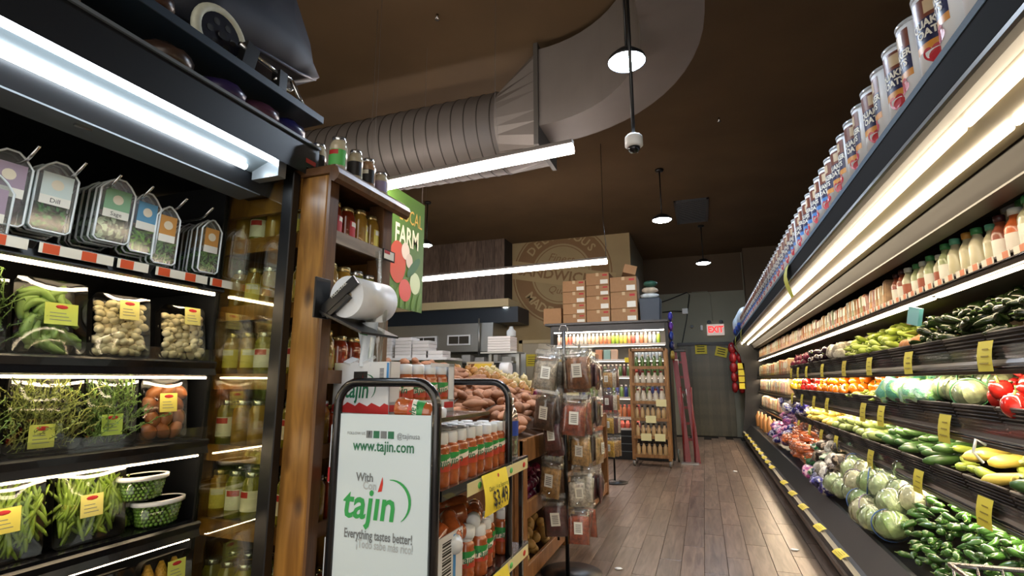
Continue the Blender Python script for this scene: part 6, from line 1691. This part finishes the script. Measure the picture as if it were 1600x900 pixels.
def squash(mat, L=0.19, r=0.026, endm=None):
    N = 9
    path = [(L * (q / N - 0.5), 0.008 * math.sin(PI * q / N), 0) for q in range(N + 1)]
    rad = [r * f for f in (0.5, 0.72, 0.8, 0.86, 0.92, 0.98, 1.0, 0.98, 0.8, 0.35)]
    return veg(path, rad, mat, 10, ([(-L / 2 - 0.022, 0, 0.002), (-L / 2 - 0.01, 0, 0), (-L / 2 + 0.004, 0, 0)], [0.008, 0.0075, 0.012], endm or flat('cut_stem', '#a9b07a', 0.5)), 'squash')
ZUC = [squash(M_zuc, 0.2, 0.027), squash(M_zuc, 0.17, 0.03)]
CUC = [squash(M_cuc, 0.22, 0.024)]
GSQ = [squash(M_gsq, 0.16, 0.032)]
YSQ = [squash(M_ysq, 0.17, 0.028)]
def bell(mat):
    mb = MB(); n = 16; k = 9; vs = []
    for i in range(k + 1):
        ph = PI * i / k
        for j in range(n):
            t = 2 * PI * j / n
            lobe = 1 + 0.09 * abs(math.sin(2 * t)) * math.sin(ph)
            r = 0.042 * (math.sin(ph) ** 0.72) * lobe
            z = -0.046 * math.cos(ph) - (0.012 if ph > 2.5 else 0) * (1 - math.sin(ph))
            vs.append((r * math.cos(t), r * math.sin(t), z))
    mb.add(vs, [(i * n + j, i * n + (j + 1) % n, (i + 1) * n + (j + 1) % n, (i + 1) * n + j) for i in range(k) for j in range(n)], mat, True)
    st = MB().tube([(0, 0, 0.026), (0.002, 0, 0.045), (0.007, 0, 0.06)], [0.012, 0.0045, 0.005], M_stemg, 7).mesh('stem')
    return Proto(mb.mesh('bell_pepper'), [('stem', st, None)])
BELL = dict(orange=bell(flat('bell_orange', '#cf6a12', 0.18, rand=0.12, coat=0.5)), red=bell(flat('bell_red', '#b3241c', 0.18, rand=0.15, coat=0.5)), yellow=bell(flat('bell_yellow', '#d6a522', 0.18, rand=0.1, coat=0.5)))
def ball(mat, r=0.07, jit=0.05, name='cabbage', n=16, k=12):
    return MB().blob((0, 0, 0), (r, r, r * 0.86), mat, n, k, jit=jit).mesh(name)
def headp(leafm, film=True, r=0.075, rib=None, name='cabbage'):
    parts = []
    lv = MB()
    for a in range(7):            # loose outer leaves hugging the head
        t0 = 2 * PI * a / 7; vs = []; fs = []
        for i in range(6):
            for j in range(5):
                ph = -0.9 + 1.9 * i / 5; t = t0 + (j - 2) * 0.26 * (1 - 0.1 * i)
                rr2 = r * (1.02 + 0.05 * math.sin(i * 1.3 + j) + 0.05 * i / 5 + 0.03 * math.sin(j * 2.6 + a) + (0.05 if j in (0, 4) else 0))
                vs.append((rr2 * math.cos(ph) * math.cos(t), rr2 * math.cos(ph) * math.sin(t), rr2 * 0.87 * math.sin(ph)))
        fs = [(i * 5 + j, i * 5 + j + 1, (i + 1) * 5 + j + 1, (i + 1) * 5 + j) for i in range(5) for j in range(4)]
        lv.add(vs, fs, leafm, True)
    parts.append(('outer_leaves', lv.mesh('outer_leaves'), None))
    if film:
        parts.append(('film_wrap', MB().blob((0, 0, 0), (r * 1.13, r * 1.13, r), clear('veg_film', '#fafcf6', 0.06, 0.10, 0.02, 0.3), 16, 12, jit=0.03).mesh('film_wrap'), None))
        if rib is not None: parts.append(('tape_band', MB().tube([(r * 1.15 * math.cos(2 * PI * q / 20), r * 0.35, r * 1.02 * math.sin(2 * PI * q / 20)) for q in range(20)], 0.003, rib, 4, closed=True).mesh('tape_band'), None))
    return Proto(ball(leafm, r, 0.03, name), parts)
M_let = flat('lettuce_leaf', '#b3c296', 0.45, rand=0.15, var=0.4, nscale=22, bump=1.0)
M_let2 = flat('cabbage_leaf', '#9cb57a', 0.45, rand=0.15, var=0.35, nscale=18, bump=1.0)
M_cau = flat('cauliflower', '#c6c3a2', 0.5, rand=0.08, var=0.2, nscale=40, bump=0.5)
CAB = headp(M_let, True, 0.078); CABB = headp(M_let2, True, 0.08, flat('tape_blue', '#3a5f9a', 0.5)); CABP = headp(M_cau, True, 0.08, flat('tape_mauve', '#7a6a86', 0.5), 'cauliflower')
LET = headp(M_let2, False, 0.075, None, 'lettuce')
LETW = headp(M_let, True, 0.068, flat('tape_green', '#5fa36a', 0.5), 'lettuce')
EGG = veg([(0.15 * (q / 8 - 0.5), 0, 0) for q in range(9)], [0.018, 0.03, 0.035, 0.039, 0.042, 0.043, 0.04, 0.03, 0.006], flat('eggplant', '#1d0f1a', 0.1, coat=0.8, rand=0.2), 12, ([(-0.092, 0, 0), (-0.08, 0, 0), (-0.07, 0, 0)], [0.006, 0.008, 0.02], M_stemg), 'eggplant')
ONP = Proto(onion(flat('onion_purple', '#6b2038', 0.25, rand=0.2)))
def soft_bag(mat, rx, ry, rz, film=True, name='bag'):
    parts = [('film', MB().blob((0, 0, 0), (rx * 1.06, ry * 1.06, rz * 1.08), clear('bag_gloss', '#f4f4f4', 0.12, 0.06, 0.0, 0.35), 12, 10, jit=0.04).mesh('film'), None)] if film else []
    return Proto(MB().blob((0, 0, 0), (rx, ry, rz), mat, 14, 10, jit=0.05).mesh(name), parts)
def print_bag(name, cols, rx, ry, rz, seed, scale=14):
    return Proto(crumple(rx, ry, rz, printed('print_' + name, cols, 0.28, scale), seed).mesh(name))
M_carrot = flat('carrot_orange', '#c4682e', 0.4, rand=0.1, var=0.12, nscale=30)
def carrot_bag(seed):
    R = random.Random(seed); parts = []
    for k in range(9):
        y0 = R.uniform(-.012, .012); x = (k % 3 - 1) * 0.034 + R.uniform(-.005, .005); z = (k // 3 - 1) * 0.026; s = 1 if k % 2 else -1
        parts.append(('carrot', MB().tube([(x, y0 + s * (q / 5 - 0.5) * 0.17, z) for q in range(6)], [0.012, 0.0165, 0.016, 0.0145, 0.012, 0.004], M_carrot, 7).mesh('carrot'), None))
    return Proto(crumple(0.062, 0.105, 0.05, clear('carrot_film', '#fbe6d4', 0.10, 0.10, 0.05, 0.35), seed).mesh('carrot_bag'), parts)
CARB = [carrot_bag(k) for k in range(3)]
BLKB = [print_bag('dark_bag_%d' % k, ('#1c1713', '#3a3027', '#8a7a66', '#211b17'), 0.075, 0.10, 0.05, k) for k in range(2)]
PNKB = [print_bag('pink_bag_%d' % k, ('#7a2a78', '#b04a86', '#c9a0b0', '#5a2a80'), 0.07, 0.10, 0.055, 10 + k) for k in range(2)]
BLUB = [print_bag('blue_bag_%d' % k, ('#24246e', '#b8b4b0', '#3a348e', '#1c1c50'), 0.07, 0.095, 0.05, 20 + k, 18) for k in range(2)]
GRNB = [print_bag('green_bag_%d' % k, ('#2f8a4a', '#d0d0c0', '#2a6a3a', '#1f1c18'), 0.06, 0.08, 0.045, 30 + k) for k in range(2)]
WHB = [print_bag('white_bag_%d' % k, ('#b9b3a4', '#d8d4c8', '#8f8a7c'), 0.07, 0.095, 0.07, 40 + k) for k in range(2)]
MINT = [print_bag('mint_bag_%d' % k, ('#7fbf9a', '#b9dcc0', '#9ccf86', '#5fa688'), 0.085, 0.11, 0.075, 50 + k, 10) for k in range(2)]

def pile(protos, name, label, cat, group, x0, x1, y0, y1, zfun, n, sep, layers=1, lift=0.03, rot='lie', scale=(0.9, 1.12)):
    for lay in range(layers):
        sh = 0.02 * lay
        heap(lambda: (rnd(x0 + sh, x1), rnd(y0 + sh, y1 - sh)), n if lay == 0 else int(n * 0.75), lambda x, y: zfun(x) + lay * lift,
             lambda i, x, y, z: random.choice(protos).put(name, label, cat, (x, y, z), (rnd(-.3, .3), rnd(-.35, .35), rnd(0, 2 * PI)) if rot == 'lie' else (rnd(-.25, .25), rnd(-.2, .2), PI + rnd(-.35, .35)) if rot == 'row' else (rnd(-.8, .8), rnd(-.8, .8), rnd(0, 6.28)), rnd(*scale), group), sep)
def tz(z, up=0.13, s=0.35): return lambda x: z + up + (x - RX) * s
z3_, z2_, z1_ = RSH[0], RSH[1], RSH[2]
# upper tier
pile(POB, 'poblano_pepper', 'glossy dark green pepper heaped on the upper produce tier', 'pepper', 'dark peppers on the upper tier', 1.09, 1.5, 1.5, 3.45, tz(z1_, 0.12, 0.42), 110, 0.05, 3, 0.038)
pile(BAN, 'banana_pepper', 'yellow-green pepper heaped beside the dark peppers on the upper tier', 'pepper', 'yellow-green peppers on the upper tier', 1.08, 1.45, 3.75, 5.0, tz(z1_, 0.12, 0.4), 60, 0.065, 2, 0.045)
pile(BAN, 'banana_pepper', 'yellow-green pepper heaped beside the dark peppers on the upper tier', 'pepper', 'yellow-green peppers on the upper tier', 1.15, 1.42, 4.0, 4.9, tz(z1_, 0.2, 0.4), 24, 0.07, 1)
pile(WHB, 'cauliflower_bag', 'white bagged cauliflower between the eggplants and the yellow-green peppers', 'bag', 'bagged cauliflower on the upper tier', 1.12, 1.4, 5.05, 5.6, tz(z1_, 0.16, 0.3), 9, 0.14, 1)
pile([EGG], 'eggplant', 'shiny purple-black eggplant on the upper produce tier', 'eggplant', 'eggplants on the upper tier', 1.1, 1.4, 5.65, 6.55, tz(z1_, 0.13, 0.35), 20, 0.10, 2, 0.06)
pile([ONP], 'onion', 'purple onion at the far end of the upper produce tier', 'onion', 'purple onions on the upper tier', 1.1, 1.35, 6.6, 7.6, tz(z1_, 0.13, 0.35), 45, 0.075, 2, 0.05)
pile([Proto(MB().blob((0, 0, 0), (0.04, 0.04, 0.04), flat('dried_tan', '#a8703c', 0.5, rand=0.2), 10, 8).mesh('ginger'))], 'ginger_root', 'tan ginger root between the two pepper heaps on the upper tier', 'ginger', 'ginger on the upper tier', 1.09, 1.35, 3.47, 3.72, tz(z1_, 0.11, 0.35), 9, 0.07, 1)
single('small_package', MB().box((1.08, 3.28, 1.545), (1.10, 3.38, 1.64), flat('pack_teal', '#5fa6b0', 0.4), rot=(0.25, 0.1, 0.2)).box((1.075, 3.345, 1.55), (1.079, 3.385, 1.63), flat('pack_teal_orange', '#c98a4a', 0.4), rot=(0.25, 0.1, 0.2)), 'teal and orange package stuck between the peppers under the bottle shelf', 'package')
# middle tier
pile(FRES + FRES + [BELL['red']], 'red_pepper', 'red pepper heaped at the near end of the middle tier', 'pepper', 'red peppers at the near end of the middle tier', 1.09, 1.45, 1.5, 2.85, tz(z2_, 0.12, 0.35), 60, 0.062, 2, 0.045)
pile([LETW], 'wrapped_lettuce', 'film-wrapped pale lettuce on the middle tier', 'lettuce', 'wrapped lettuce on the middle tier', 1.13, 1.4, 2.9, 3.4, tz(z2_, 0.15, 0.3), 10, 0.13, 1)
pile(MINT, 'mint_bag', 'mint-green bagged greens on the middle tier', 'bag', 'mint-green bags on the middle tier', 1.12, 1.4, 3.4, 3.95, tz(z2_, 0.14, 0.3), 9, 0.14, 1)
pile(BAN, 'green_pepper', 'small pale green pepper in front of the orange bell peppers', 'pepper', 'pale green peppers on the middle tier', 1.07, 1.22, 3.95, 4.9, tz(z2_, 0.10, 0.3), 34, 0.05, 1, scale=(0.6, 0.8))
pile([BELL['orange']], 'bell_pepper', 'orange bell pepper heaped on the middle tier', 'bell pepper', 'orange bell peppers on the middle tier', 1.2, 1.45, 3.95, 4.8, tz(z2_, 0.13, 0.3), 26, 0.085, 2, 0.06, 'any')
pile([BELL['orange']], 'bell_pepper', 'orange bell pepper heaped on the middle tier', 'bell pepper', 'orange bell peppers on the middle tier', 1.1, 1.42, 4.85, 6.2, tz(z2_, 0.13, 0.3), 48, 0.085, 2, 0.06, 'any')
pile([BELL['red']], 'bell_pepper', 'red bell pepper beside the orange ones on the middle tier', 'bell pepper', 'red bell peppers on the middle tier', 1.1, 1.4, 6.25, 7.0, tz(z2_, 0.13, 0.3), 26, 0.085, 2, 0.06, 'any')
pile([BELL['yellow']], 'bell_pepper', 'yellow bell pepper at the far end of the middle tier', 'bell pepper', 'yellow bell peppers on the middle tier', 1.1, 1.4, 7.05, 7.9, tz(z2_, 0.13, 0.3), 26, 0.085, 2, 0.06, 'any')
# lowest tier
pile(GSQ + ZUC, 'zucchini', 'pale green zucchini at the near end of the lowest tier', 'zucchini', 'zucchini near the front', 1.12, 1.42, 1.5, 2.55, tz(z3_, 0.12, 0.35), 24, 0.075, 2, 0.05, 'row')
pile(YSQ + BAN, 'yellow_squash', 'yellow-green squash heaped beside the zucchini on the lowest tier', 'squash', 'yellow-green squash on the lowest tier', 1.12, 1.42, 2.6, 3.2, tz(z3_, 0.12, 0.35), 22, 0.07, 2, 0.045)
pile(CUC + ZUC, 'cucumber', 'dark green cucumber laid endwise on the lowest tier', 'cucumber', 'cucumbers on the lowest tier', 1.14, 1.4, 3.25, 4.3, tz(z3_, 0.12, 0.35), 32, 0.065, 2, 0.05, 'row')
pile(GSQ, 'grey_squash', 'pale mottled squash beyond the cucumbers on the lowest tier', 'squash', 'pale squash on the lowest tier', 1.13, 1.4, 4.35, 5.5, tz(z3_, 0.12, 0.35), 36, 0.075, 2, 0.05, 'row')
pile(YSQ, 'yellow_squash', 'yellow squash toward the far end of the lowest tier', 'squash', 'yellow squash on the lowest tier', 1.13, 1.38, 5.55, 6.9, tz(z3_, 0.12, 0.35), 34, 0.075, 2, 0.05, 'row')
pile(BLUB + BLUB + WHB, 'blue_bag', 'blue and white bag at the far end of the lowest produce tier', 'bag', 'blue bags on the lowest tier', 1.08, 1.35, 6.95, 8.6, tz(z3_, 0.15, 0.35), 32, 0.12, 2, 0.08)
# base deck
def zb(up, s=0.95): return lambda x: 0.36 + up + max(0.0, x - 0.9) * s
pile(JAL, 'jalapeno_pepper', 'shiny green jalapeno in the big heap on the near base deck', 'pepper', 'jalapenos on the base deck', 0.90, 1.22, 1.6, 3.35, zb(0.02), 210, 0.04, 1)
pile(JAL, 'jalapeno_pepper', 'shiny green jalapeno in the big heap on the near base deck', 'pepper', 'jalapenos on the base deck', 0.93, 1.16, 2.0, 3.6, zb(0.07), 130, 0.05, 1)
pile(JAL, 'jalapeno_pepper', 'shiny green jalapeno in the big heap on the near base deck', 'pepper', 'jalapenos on the base deck', 1.05, 1.3, 1.9, 3.3, zb(0.05), 70, 0.045, 1)
cabpos = [(0.95, 3.55), (0.93, 3.78), (0.92, 4.0), (0.92, 4.2), (0.93, 4.42), (0.94, 4.62), (1.08, 3.62), (1.07, 3.86), (1.06, 4.1), (1.08, 4.32), (1.07, 4.55), (1.2, 3.5), (1.2, 3.75), (1.2, 4.0), (1.2, 4.25), (1.08, 4.78), (0.95, 4.85), (1.2, 4.5), (1.0, 5.02), (1.0, 3.68), (1.0, 3.95), (1.0, 4.15), (0.99, 4.38), (1.01, 4.7), (1.14, 3.9), (1.14, 4.25)]
for k, (x, y) in enumerate(cabpos):
    p = CABP if k % 4 == 2 else CABB if k % 3 == 0 else CAB
    x += rnd(-.025, .025); y += rnd(-.04, .04)
    p.put('wrapped_cauliflower' if p is CABP else 'wrapped_cabbage', 'film-wrapped %s on the base deck, %s row, %s from the jalapenos' % ('cauliflower' if p is CABP else 'cabbage', 'front' if x < 1 else 'middle' if x < 1.15 else 'rear', nth(sum(1 for (a, b) in cabpos[:k] if (a < 1) == (x < 1) and (a < 1.15) == (x < 1.15)))), 'cauliflower' if p is CABP else 'cabbage', (x, y, zb(0.07)(x) + (0.05 if 19 <= k else 0)), (rnd(-.6, .6), rnd(-.5, .5), rnd(0, 6)), rnd(0.95, 1.15), 'wrapped heads on the base deck')
pile(BLKB + BLKB + GRNB + WHB, 'salad_bag', 'mixed dark salad bag between the cabbages and the carrots', 'bag', 'salad bags on the base deck', 0.95, 1.2, 4.95, 6.0, zb(0.06), 26, 0.11, 2, 0.08)
pile(GRNB + BLUB + PNKB, 'snack_vegetable_bag', 'small bright bag at the front edge of the base deck before the cabbages', 'bag', 'small bright bags on the base deck', 0.88, 0.97, 4.85, 5.7, zb(0.05), 10, 0.10, 1)
pile(CARB, 'carrot_bag', 'orange bag of carrots heaped on the base deck', 'bag', 'carrot bags on the base deck', 0.92, 1.2, 5.85, 7.4, zb(0.06), 40, 0.12, 2, 0.09)
pile(PNKB + PNKB + BLUB, 'pink_bag', 'pink and violet bag on the base deck beyond the carrots', 'bag', 'pink bags on the base deck', 0.92, 1.18, 7.45, 8.8, zb(0.06), 34, 0.12, 2, 0.1)

# ---- yellow price cards
def ycard(label, x, y, z, w=0.1, h=0.13, tilt=0.0, grp='yellow price cards on the produce tiers', rz=0.0):
    t = thing('price_card', label, 'price card', (x, y, z), grp)
    t.rotation_euler = (0, tilt, rz)
    o = bpy.data.objects.new('card', YC.copy() if False else YC); COL.objects.link(o); o.parent = t; o.scale = (1, w / 0.1, h / 0.13)
    l = bpy.data.objects.new('lettering', YL); COL.objects.link(l); l.parent = t; l.scale = (1, w / 0.1, h / 0.13)
    return t
vs = []
for q in range(5):
    f = q / 4; vs += [(-0.006 * math.sin(PI * f), -0.05, -0.065 + 0.13 * f), (-0.006 * math.sin(PI * f) - 0.003, 0.05, -0.065 + 0.13 * f)]
YC = MB().add(vs, [(2 * q, 2 * q + 1, 2 * q + 3, 2 * q + 2) for q in range(4)], flat('card_yellow', '#cdbd3c', 0.55, rand=0.12), True).mesh('card')
yl = MB()
for q in range(3): yl.box((-0.0098, -0.034, -0.035 + q * 0.03), (-0.0092, 0.03 - 0.01 * q, -0.029 + q * 0.03), flat('card_ink', '#8a7a28', 0.6))
YL = yl.mesh('lettering')
for k, y in enumerate((2.55, 3.37, 4.08, 4.75, 5.56, 6.36, 6.9, 7.4)):
    ycard('yellow price card on the upper tier rail, %s from the near end' % nth(k), RX - 0.032, y, 1.345, 0.11, 0.12, 0.12)
for k, y in enumerate((3.02, 3.95, 4.35, 5.5, 6.1, 6.8, 7.5)):
    ycard('yellow price card on the middle tier rail, %s from the near end' % nth(k), RX - 0.035, y, 1.03, 0.12, 0.13, 0.15)
for k, y in enumerate((2.75, 3.45, 4.3, 5.3, 5.9, 6.5, 7.2)):
    ycard('yellow price card on the lowest tier rail, %s from the near end' % nth(k), RX - 0.035, y, 0.72, 0.12, 0.12, 0.15)
for k, y in enumerate((3.22, 3.8, 4.4, 5.05, 5.6, 6.15, 7.15, 7.6, 8.0, 8.45, 8.9, 9.4, 9.9, 10.5, 11.1)):
    ycard('yellow price tag lying on the base bumper, %s from the near end' % nth(k), 0.708, y, 0.222, 0.15, 0.055, 1.15, 'yellow price tags on the base bumper', 0.1)

# white-handled hook and scraps
single('tag_clip', MB().tube([(1.03, 2.62, 1.0), (1.0, 2.62, 1.02), (0.99, 2.63, 0.97), (1.02, 2.64, 0.93)], 0.006, M_white, 6), 'white curved tag clip on the middle tier rail above the yellow-green squash', 'clip')
# shopping cart, only its far rim shows in the lower right corner
t = thing('shopping_cart', 'chrome wire shopping cart whose rim shows at the bottom right corner', 'shopping cart', (0.52, 0.8, 0))
def rimz(z, s): return [(0.393 + s, 1.2 - s, z), (0.60 - s, 1.21 - s, z + 0.002), (0.645 - s, 1.17 - s, z + 0.002), (0.645 - s, 0.45, z + 0.002), (0.40 + s, 0.45, z)]
obj('rim', MB().tube(rimz(0.926, 0), 0.0045, M_chrome, 8, closed=True), t)
obj('bottom_rim', MB().tube(rimz(0.58, 0.03), 0.004, M_chrome, 8, closed=True), t)
for k in range(7):
    x = 0.396 + 0.036 * k
    obj('wire', MB().cyl((x, 1.2 + 0.0015 * k, 0.926), (x + 0.012 - 0.003 * k, 1.17, 0.58), 0.002, M_chrome, n=6), t)
for k in range(16):
    y = 0.5 + 0.042 * k
    for x0_, x1_ in ((0.396, 0.425), (0.645, 0.615)):
        obj('side_wire', MB().cyl((x0_, y, 0.927), (x1_, y, 0.58), 0.002, M_chrome, n=5), t)
for k in range(3):
    z = 0.84 - 0.085 * k; s_ = 0.03 * (0.926 - z) / 0.346
    obj('cross_wire', MB().tube(rimz(z, s_), 0.002, M_chrome, 6, closed=True), t)
obj('base_grid', MB().box((0.43, 0.47, 0.576), (0.61, 1.16, 0.582), M_steel), t)
for x in (0.43, 0.61):
    obj('chassis_tube', MB().tube([(x, 0.47, 0.93), (x, 0.5, 0.2), (x, 0.55, 0.14), (x, 1.1, 0.12)], 0.011, M_chrome, 8), t)
    obj('front_strut', MB().cyl((x, 1.08, 0.13), (x, 1.1, 0.58), 0.009, M_chrome, n=8), t)
    for y in (0.55, 1.06):
        obj('caster', MB().cyl((x - 0.012, y, 0.055), (x + 0.012, y, 0.055), 0.055, M_blackm, n=16), t)
obj('handle', MB().cyl((0.38, 0.42, 0.97), (0.66, 0.42, 0.97), 0.014, flat('cart_handle', '#7a1d1d', 0.4), n=10), t)
# red net bags hanging on the far end of the case
RNB = Proto(MB().blob((0, 0, 0), (0.085, 0.07, 0.12), flat('net_red', '#8f1c22', 0.35, rand=0.2, var=0.4, nscale=30), 12, 10, jit=0.07).mesh('net_bag'))
for k in range(10):
    c, r = k % 2, k // 2
    RNB.put('net_bag', 'red net bag at the far end of the right case, %s row down, %s' % (nth(r), ['aisle side', 'case side'][c]), 'bag', (0.62 + 0.14 * c, 12.22, 1.95 - 0.21 * r), (0, 0, rnd(0, 6)), rnd(0.9, 1.1), 'red net bags')
for k in range(4):
    single('end_tag', MB().box((0.70, 12.1, 1.5 - 0.14 * k), (0.83, 12.105, 1.62 - 0.14 * k), M_yellow), 'yellow tag on the far end post of the right case, %s from the top' % nth(k), 'tag', 'yellow tags on the far end post')
# floor litter
for k, (x, y) in enumerate(((-0.62, 3.75), (0.33, 8.1), (0.56, 4.6))):
    single('paper_scrap', MB().blob((x, y, 0.006), (0.03, 0.02, 0.006), M_white, 8, 4, jit=0.2), ['white scrap on the floor below the spice bags', 'white scrap on the floor far down the aisle', 'white scrap on the floor beside the produce case'][k], 'scrap', 'floor scraps')
